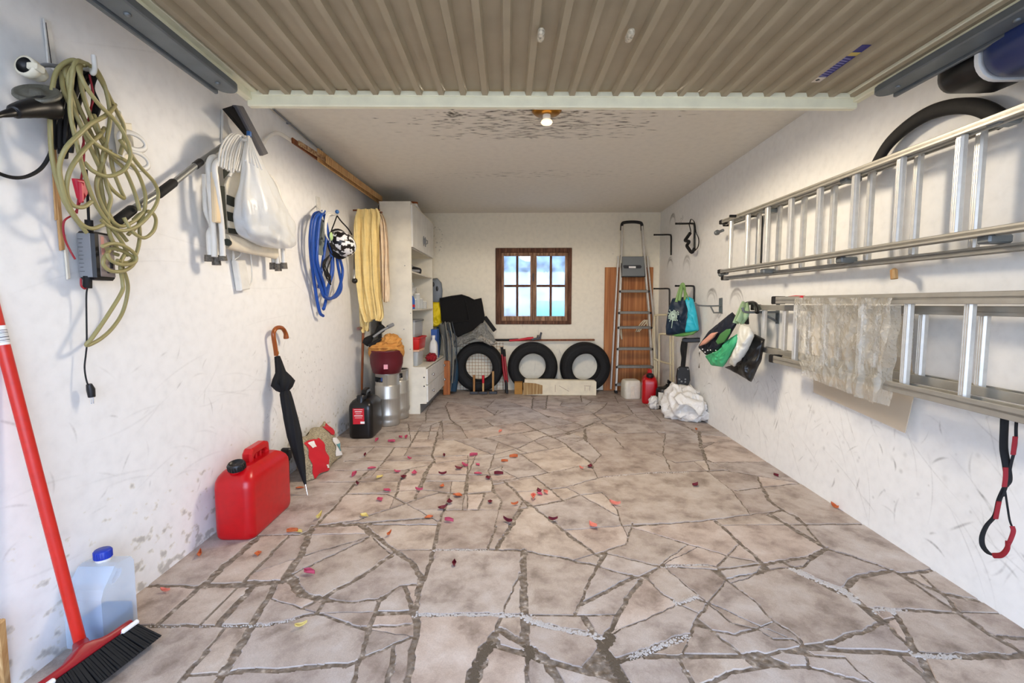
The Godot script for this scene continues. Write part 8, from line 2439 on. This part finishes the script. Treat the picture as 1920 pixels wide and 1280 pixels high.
func ladders():
	mat("ladder_alu", rgb(178, 174, 162), 0.42, 0.45, "cloud", 3.0)
	mat("rung_alu", rgb(226, 223, 214), 0.36, 0.5, "cloud", 5.0)
	var P = func(s: float, y: float, z: float): return Vector3(1.70 + 0.0125 * s, 0, -s) + BR.z * z + Vector3(0, y, 0)
	# upper pair of sections on one extension ladder
	var o := thing("extension_ladder", "upper aluminium extension ladder of two sections lying level along the wall", "ladder", P.call(2.4, 1.25, 0.1))
	var r1 := []
	var r2 := []
	for k in 9: r1.append(1.722 - 0.266 + 0.2655 * k)
	for k in 9: r2.append(1.742 - 0.5310 + 0.2655 * k)
	var fr := Node3D.new()
	fr.name = "front_section"
	o.add_child(fr)
	var bk := Node3D.new()
	bk.name = "rear_section"
	o.add_child(bk)
	for n in [fr, bk]:
		n.position = -based[o]
		based[n] = Vector3.ZERO
	ladder(fr, 0.17, 1.688, 1.742, 1.335, 1.362, 0.95, 3.72, r1, 0.05, 0.026)
	ladder(bk, 0.085, 1.712, 1.75, 1.282, 1.318, 0.95, 3.86, r2, 0.05, 0.026)
	for s in [1.62, 2.35, 3.1]:
		for y in [1.705, 1.32]:
			var st := S()
			box(st, Transform3D(BR, P.call(s, y, 0.13)), Vector3(0.05, 0.03, 0.08), 0.006)
			part("guide_bracket", st, M["galvanised"], fr)
	for e in [Vector3(1.63, 1.699, -3.975), Vector3(1.628, 1.35, -3.861)]:
		var st := S()
		tube(st, [e, e + BR.x * 0.12], 0.012, 8)
		lathe(st, Transform3D(Basis(BR.z, BR.x, BR.y), e), [Vector2(0, -0.012), Vector2(0.02, -0.012), Vector2(0.022, 0.012), Vector2(0, 0.014)], 12)
		part("wall_roller", st, M["galvanised"], bk)
	# hooks carrying it
	for k in 2:
		var s: float = [3.45, 1.3][k]
		var h := thing("wall_bracket", ["black rod hook under the far end of the upper ladder", "black rod hook under the near end of the upper ladder"][k], "hook", P.call(s, 1.3, 0.0), "black rod hooks on the ladder wall")
		var st := S()
		tube(st, rough_path([P.call(s, 1.38, 0.012), P.call(s, 1.55, 0.012), P.call(s, 1.71, 0.014), P.call(s, 1.735, 0.03), P.call(s, 1.737, 0.12), P.call(s, 1.737, 0.24)], 5), 0.010, 10)
		part("rod", st, M["black_plastic"], h)
	var pg := thing("wooden_peg", "short pale wooden peg sticking out below the upper ladder", "peg", Vector3(1.677, 1.236, -2.151))
	var st := S()
	tube(st, [Vector3(1.728, 1.257, -2.218), Vector3(1.667, 1.252, -2.139), Vector3(1.646, 1.243, -2.113)], 0.013, 10)
	tube(st, [Vector3(1.646, 1.255, -2.114), Vector3(1.646, 1.215, -2.108)], 0.014, 10)
	part("peg", st, M["wood_pale"], pg)
	# lower extension ladder
	o = thing("extension_ladder", "lower aluminium extension ladder with plastic sheet draped over its rail", "ladder", P.call(2.2, 0.75, 0.1))
	fr = Node3D.new()
	fr.name = "front_section"
	o.add_child(fr)
	bk = Node3D.new()
	bk.name = "rear_section"
	o.add_child(bk)
	for n in [fr, bk]:
		n.position = -based[o]
		based[n] = Vector3.ZERO
	r1 = []
	r2 = []
	for k in 6: r1.append(1.38 + 0.258 * k - 0.0)
	for k in 9: r2.append(1.405 + 0.252 * k - 0.245)
	ladder(fr, 0.175, 1.122, 1.130, 0.762, 0.775, 1.0, 2.87, r1, 0.06, 0.042)
	ladder(bk, 0.10, 1.078, 1.085, 0.80, 0.806, 1.0, 3.3, r2, 0.05, 0.034)
	for k in 2:
		var s: float = [3.2, 1.35][k]
		var h := thing("metal_bracket", ["grey steel wall bracket under the far end of the lower ladder", "grey steel wall bracket under the near end of the lower ladder"][k], "bracket", P.call(s, 1.0, 0.0))
		st = S(false)
		box(st, Transform3D(BR, P.call(s, 1.06, 0.003)), Vector3(0.04, 0.17, 0.006), 0.001)
		part("plate", st, M["galvanised"], h)
		st = S()
		tube(st, rough_path([P.call(s, 1.055, 0.006), P.call(s, 1.053, 0.12), P.call(s, 1.055, 0.22), P.call(s, 1.085, 0.24)], 5), 0.008, 8)
		tube(st, [P.call(s, 0.99, 0.006), P.call(s, 1.02, 0.06), P.call(s, 1.05, 0.1)], 0.007, 8)
		part("prong", st, M["galvanised"], h)
	# black hooked bar seen by the bags
	st = S()
	tube(st, rough_path([Vector3(1.643, 1.112, -3.442), Vector3(1.611, 1.115, -3.283), Vector3(1.59, 1.096, -3.195), Vector3(1.579, 1.05, -3.156)], 5), 0.014, 8)
	single("rail_hook", st, M["black_plastic"], "black plastic hook gripping the far end of the lower ladder", "hook", Vector3(1.611, 1.1, -3.282))
	st = S()
	tube(st, [Vector3(1.554, 1.143, -2.758), Vector3(1.543, 1.146, -2.665), Vector3(1.532, 1.143, -2.567)], 0.009, 8)
	single("red_clip", st, M["label_red"], "small red clip on the top rail of the lower ladder", "clip", Vector3(1.543, 1.142, -2.665))
	# clear plastic sheet draped over the rail
	var film := mat("clear_film", Color(0.82, 0.80, 0.74, 0.41), 0.26)
	film.transparency = BaseMaterial3D.TRANSPARENCY_ALPHA
	relief(film, "crinkle", 0.6, 3.5)
	film.metallic_specular = 0.8
	o = thing("plastic_sheet", "clear crinkled plastic sheet draped over the top rail of the lower ladder", "plastic sheet", P.call(2.3, 0.7, 0.22))
	var nz := noise(71, 3.0, 3)
	var rz := noise(72, 2.6, 3, FastNoiseLite.TYPE_SIMPLEX_SMOOTH, FastNoiseLite.FRACTAL_RIDGED)
	st = S()
	var tl: Vector3 = Vector3(1.518, 1.141, -2.621)
	var tr: Vector3 = Vector3(1.509, 1.13, -1.929)
	var bl: Vector3 = Vector3(1.496, 0.732, -2.503)
	var br: Vector3 = Vector3(1.49, 0.688, -1.964)
	grid(st, 110, 90, func(u, v):
		var p := tl.lerp(tr, u).lerp(bl.lerp(br, u), v)
		return p + BR.z * (0.012 * nz.get_noise_2d(u * 2.2, v * 1.0) + 0.005 * sin(u * 34 + 3 * nz.get_noise_2d(u * 2, v)) + 0.0035 * rz.get_noise_2d(u * 5.0, v * 1.2)) )
	part("front_fall", st, film, o)
	st = S()
	grid(st, 24, 60, func(u, v):
		var p := tl.lerp(tr, 0.93 + 0.08 * u * (1.0 - 0.3 * v)).lerp(bl.lerp(br, 0.93 + 0.13 * u), v)
		return p + BR.z * (-0.015 - 0.02 * u + 0.005 * sin(v * 20)))
	part("folded_edge", st, film, o)
	st = S()
	grid(st, 40, 30, func(u, v):
		var p := tl.lerp(tr, u) + Vector3(0, 0.012 * sin(v * PI), 0) - BR.z * (0.09 * minf(v * 2.0, 1.0))
		return p - Vector3(0, 0.25 * maxf(0.0, v * 2.0 - 1.0), 0) + BR.z * 0.004 * sin(u * 40))
	part("back_fall", st, film, o)
	var tan_film := mat("tan_sheet", Color(0.86, 0.80, 0.70, 0.6), 0.4)
	tan_film.transparency = BaseMaterial3D.TRANSPARENCY_ALPHA
	st = S(false)
	slab(st, BR, [Vector3(1.699, 1.075, -2.745), Vector3(1.691, 1.1, -2.117), Vector3(1.691, 0.943, -2.058), Vector3(1.69, 0.729, -2.013), Vector3(1.691, 0.541, -2.049), Vector3(1.694, 0.568, -2.342), Vector3(1.699, 0.599, -2.711)], 0.004, 0.001)
	single("tan_sheet", st, tan_film, "yellowed stiff plastic sheet hanging behind the lower ladder", "plastic sheet", P.call(2.2, 0.55, 0.037))
	# leash
	o = thing("dog_leash", "black and red webbing leash with loop hanging from the lower ladder", "leash", Vector3(1.569, 0.279, -1.51))
	st = S()
	tube(st, rough_path([Vector3(1.549, 0.764, -1.504), Vector3(1.554, 0.711, -1.507), Vector3(1.559, 0.641, -1.508), Vector3(1.559, 0.592, -1.496), Vector3(1.564, 0.541, -1.491), Vector3(1.564, 0.518, -1.498)], 6), func(t): return 0.0145 - 0.003 * smoothstep(0.7, 1.0, t), 8, false, 0.2)
	tube(st, rough_path([Vector3(1.569, 0.768, -1.486), Vector3(1.569, 0.717, -1.486), Vector3(1.569, 0.657, -1.483), Vector3(1.569, 0.594, -1.492), Vector3(1.569, 0.54, -1.496), Vector3(1.569, 0.481, -1.509)], 6), 0.006, 8, false, 0.4)
	tube(st, rough_path([Vector3(1.569, 0.53, -1.499), Vector3(1.569, 0.469, -1.518), Vector3(1.569, 0.41, -1.527), Vector3(1.569, 0.362, -1.552), Vector3(1.57, 0.318, -1.565), Vector3(1.57, 0.288, -1.561), Vector3(1.569, 0.274, -1.542), Vector3(1.569, 0.275, -1.524)], 6), 0.010, 8, false, 0.3)
	tube(st, rough_path([Vector3(1.579, 0.506, -1.514), Vector3(1.579, 0.449, -1.501), Vector3(1.579, 0.409, -1.491), Vector3(1.578, 0.388, -1.479)], 6), 0.0035, 8, false, 0.6)
	part("webbing", st, M["black_cloth"], o)
	var stitch := mat("leash_red", rgb(150, 24, 34), 0.8, 0.0, "grain", 8.0)
	for e in [[Vector3(1.563, 0.687, -1.48), Vector3(1.563, 0.656, -1.481), Vector3(1.564, 0.628, -1.483)], [Vector3(1.547, 0.585, -1.486), Vector3(1.547, 0.553, -1.484), Vector3(1.549, 0.522, -1.487)], [Vector3(1.557, 0.464, -1.507), Vector3(1.557, 0.436, -1.51), Vector3(1.557, 0.404, -1.513)], [Vector3(1.569, 0.273, -1.523), Vector3(1.569, 0.29, -1.497), Vector3(1.569, 0.319, -1.482), Vector3(1.568, 0.343, -1.481)], [Vector3(1.573, 0.328, -1.485), Vector3(1.572, 0.355, -1.476), Vector3(1.572, 0.383, -1.471), Vector3(1.572, 0.397, -1.476)]]:
		st = S()
		tube(st, rough_path(e, 6), 0.0085, 8, false, 0.45)
		part("red_section", st, stitch, o)
	# rubber arc over the upper ladder
	o = thing("rubber_strip", "thick black rubber strip bent in an arch over the upper ladder", "rubber strip", Vector3(1.669, 1.736, -2.294))
	st = S()
	tube(st, rough_path([Vector3(1.679, 1.717, -2.334), Vector3(1.679, 1.772, -2.294), Vector3(1.678, 1.832, -2.23), Vector3(1.677, 1.871, -2.131), Vector3(1.675, 1.884, -2.024), Vector3(1.674, 1.87, -1.925), Vector3(1.673, 1.837, -1.834), Vector3(1.672, 1.796, -1.77), Vector3(1.672, 1.754, -1.725), Vector3(1.661, 1.73, -1.698)], 6), 0.030, 10, false, 0.55)
	part("strip", st, M["black_rubber"], o)
	# shelf board with the blue bag
	o = thing("shelf_board", "rough wooden board sticking out above the upper ladder, under the blue bag", "board", Vector3(1.57, 1.738, -1.575))
	st = S(false)
	bar(st, P.call(1.56, 1.757, 0.075), P.call(0.9, 1.757, 0.075), 0.12, 0.016, Vector3.UP, 0.004)
	part("board", st, mat("rough_board", rgb(214, 190, 150), 0.8, 0.0, "wood", 3.0), o)
	for s in [1.5, 1.1]:
		st = S(false)
		box(st, Transform3D(BR, P.call(s, 1.72, 0.02)), Vector3(0.03, 0.06, 0.04), 0.004)
		part("support", st, M["brown_wood"], o)
	o = thing("sports_bag", "big glossy blue and black bag on the board beside the overhead door", "bag", P.call(1.45, 1.85, 0.16))
	st = S()
	var rings := []
	var BT := Transform3D(Basis(BR.y, -BR.x, BR.z), P.call(0.9, 1.912, 0.165))
	for k in [[0.0, 0.9], [0.1, 1.0], [0.5, 1.0], [0.6, 0.99], [0.635, 0.92], [0.65, 0.8]]: rings.append(lift(BT, rrect(0.235 * k[1], 0.27 * k[1], 0.07 * k[1], 6), k[0]))
	loft(st, rings)
	var blue := mat("bag_blue", rgb(10, 40, 96), 0.3, 0.0, "cloud", 3.0)
	blue.clearcoat_enabled = true
	blue.clearcoat = 0.6
	part("body", st, blue, o)
	st = S()
	rings = []
	for k in [[0.66, 0.8], [0.67, 0.86], [0.74, 0.9], [0.80, 0.88], [0.83, 0.78], [0.84, 0.66]]: rings.append(lift(BT, rrect(0.22 * k[1], 0.25 * k[1], 0.06 * k[1], 6), k[0], Vector2(1, 1), Vector2(0.012, 0)))
	loft(st, rings)
	part("end_pocket", st, M["black_plastic"], o)
	st = S()
	rings = []
	for k in [[0.648, 0.97], [0.662, 0.97]]: rings.append(lift(BT, rrect(0.228 * k[1], 0.262 * k[1], 0.065, 6), k[0]))
	loft(st, rings)
	part("piping", st, M["white_plastic"], o, "white edge piping")

# fallen petals and leaves on the floor
func petals():
	var kinds := [["pink", rgb(198, 78, 104), "pink petal", "petal"], ["dark red", rgb(112, 22, 40), "dark red petal", "petal"], ["orange", rgb(206, 108, 58), "dry orange leaf", "leaf"], ["peach", rgb(236, 138, 112), "peach petal", "petal"], ["straw", rgb(226, 204, 120), "straw yellow scrap", "leaf"]]
	var spots := [
		[Vector3(-0.997, 0, -3.07), Vector3(-0.786, 0, -2.692), Vector3(-0.789, 0, -3.272), Vector3(-0.807, 0, -3.003), Vector3(-0.688, 0, -2.976), Vector3(-1.071, 0, -2.94), Vector3(-1.162, 0, -3.715), Vector3(-1.033, 0, -3.687), Vector3(-0.991, 0, -3.809), Vector3(-0.942, 0, -3.81), Vector3(-0.598, 0, -2.703), Vector3(-0.374, 0, -3.123), Vector3(-0.338, 0, -3.351), Vector3(-0.289, 0, -3.156), Vector3(-0.273, 0, -2.983), Vector3(-0.36, 0, -2.308), Vector3(0.116, 0, -2.66), Vector3(-0.791, 0, -2.563), Vector3(-0.863, 0, -1.833)],
		[Vector3(-0.997, 0, -2.788), Vector3(-1.133, 0, -3.337), Vector3(-0.55, 0, -3.335), Vector3(-0.502, 0, -2.969), Vector3(-0.741, 0, -2.908), Vector3(-0.417, 0, -2.457), Vector3(-0.391, 0, -2.533), Vector3(-0.061, 0, -2.307), Vector3(0.477, 0, -3.127), Vector3(1.069, 0, -2.806), Vector3(1.651, 0, -2.977), Vector3(-0.166, 0, -2.544), Vector3(0.115, 0, -2.7), Vector3(-0.137, 0, -2.975), Vector3(-0.202, 0, -2.908), Vector3(-0.41, 0, -3.07), Vector3(0.171, 0, -2.329), Vector3(-0.278, 0, -1.914)],
		[Vector3(-0.471, 0, -2.348), Vector3(-0.471, 0, -2.763), Vector3(-0.359, 0, -2.629), Vector3(-0.626, 0, -2.164), Vector3(-0.045, 0, -3.32), Vector3(-0.107, 0, -3.226), Vector3(1.557, 0, -4.104), Vector3(1.71, 0, -2.5), Vector3(-1.323, 0, -2.724), Vector3(-1.104, 0, -2.182), Vector3(-1.156, 0, -1.976), Vector3(-1.407, 0, -1.963), Vector3(-0.028, 0, -2.512)],
		[Vector3(0.077, 0, -2.599), Vector3(0.525, 0, -2.521), Vector3(0.365, 0, -2.262), Vector3(0.151, 0, -2.677), Vector3(0.415, 0, -3.094), Vector3(-0.17, 0, -4.004), Vector3(-1.362, 0, -1.702)],
		[Vector3(-0.812, 0, -2.361), Vector3(-1.038, 0, -2.338), Vector3(-1.073, 0, -2.183), Vector3(-0.894, 0, -2.906), Vector3(-0.749, 0, -1.517)],
	]
	var g := FastNoiseLite.new()
	var shapes := []
	for s in 4:
		var st := S()
		grid(st, 8, 10, func(u, v):
			var w := sin(v * PI) * (0.6 + 0.25 * sin(s * 2.0 + v * 4))
			return Vector3((u - 0.5) * 0.034 * w, 0.0025 + 0.011 * pow(absf(u - 0.5) * 2, 2) * (0.6 + 0.3 * (s % 3)) + 0.008 * pow(v - 0.5, 2) * (s % 2) * 4, (v - 0.5) * 0.042))
		st.generate_normals()
		shapes.append(st.commit())
	rng.seed = 99
	var marks := [["the red fuel can", Vector3(-1.3, 0, -2.3)], ["the umbrella tip", Vector3(-1.23, 0, -2.63)], ["the grit sack", Vector3(-1.3, 0, -3.1)], ["the black fuel can", Vector3(-1.3, 0, -3.9)], ["the steel kegs", Vector3(-1.15, 0, -4.4)], ["the white sack", Vector3(1.5, 0, -4.5)], ["the hanging leash", Vector3(1.6, 0, -1.6)], ["the broom bristles", Vector3(-1.25, 0, -1.35)], ["the tan plastic sheet", Vector3(1.65, 0, -2.2)], ["the tote bag", Vector3(1.55, 0, -3.3)]]
	var order := ["closest to", "second closest to", "third closest to", "fourth closest to", "fifth closest to", "sixth closest to", "seventh closest to", "eighth closest to", "ninth closest to", "tenth closest to", "eleventh closest to", "twelfth closest to"]
	for k in kinds.size():
		var m := mat("petal_%d" % k, kinds[k][1], 0.6, 0.0, "cloud", 20.0)
		m.backlight_enabled = true
		m.backlight = kinds[k][1] * 0.4
		var by := {}
		for p in spots[k]:
			var best := 0
			for i in marks.size():
				if p.distance_to(marks[i][1]) < p.distance_to(marks[best][1]): best = i
			if not by.has(best): by[best] = []
			by[best].append(p)
		for best in by:
			var row: Array = by[best]
			row.sort_custom(func(a, b): return a.distance_to(marks[best][1]) < b.distance_to(marks[best][1]))
			for i in row.size():
				var o := MeshInstance3D.new()
				o.name = numbered("fallen_" + kinds[k][3])
				o.mesh = shapes[rng.randi() % 4]
				o.material_override = m
				add_child(o)
				var near := clampf(1.0 + (row[i].z + 3.0) * -0.05, 0.8, 1.2)
				o.transform = Transform3D(Basis(Vector3.UP, rng.randf() * TAU).rotated(Vector3.RIGHT, rng.randf_range(-0.1, 0.1)).scaled(Vector3.ONE * rng.randf_range(0.95, 1.5) * near), row[i] + Vector3(0, 0.001, 0))
				tag(o, "%s on the paving, %s %s" % [kinds[k][2], order[mini(i, 11)], marks[best][0]], kinds[k][3], kinds[k][0] + " scraps scattered on the floor")
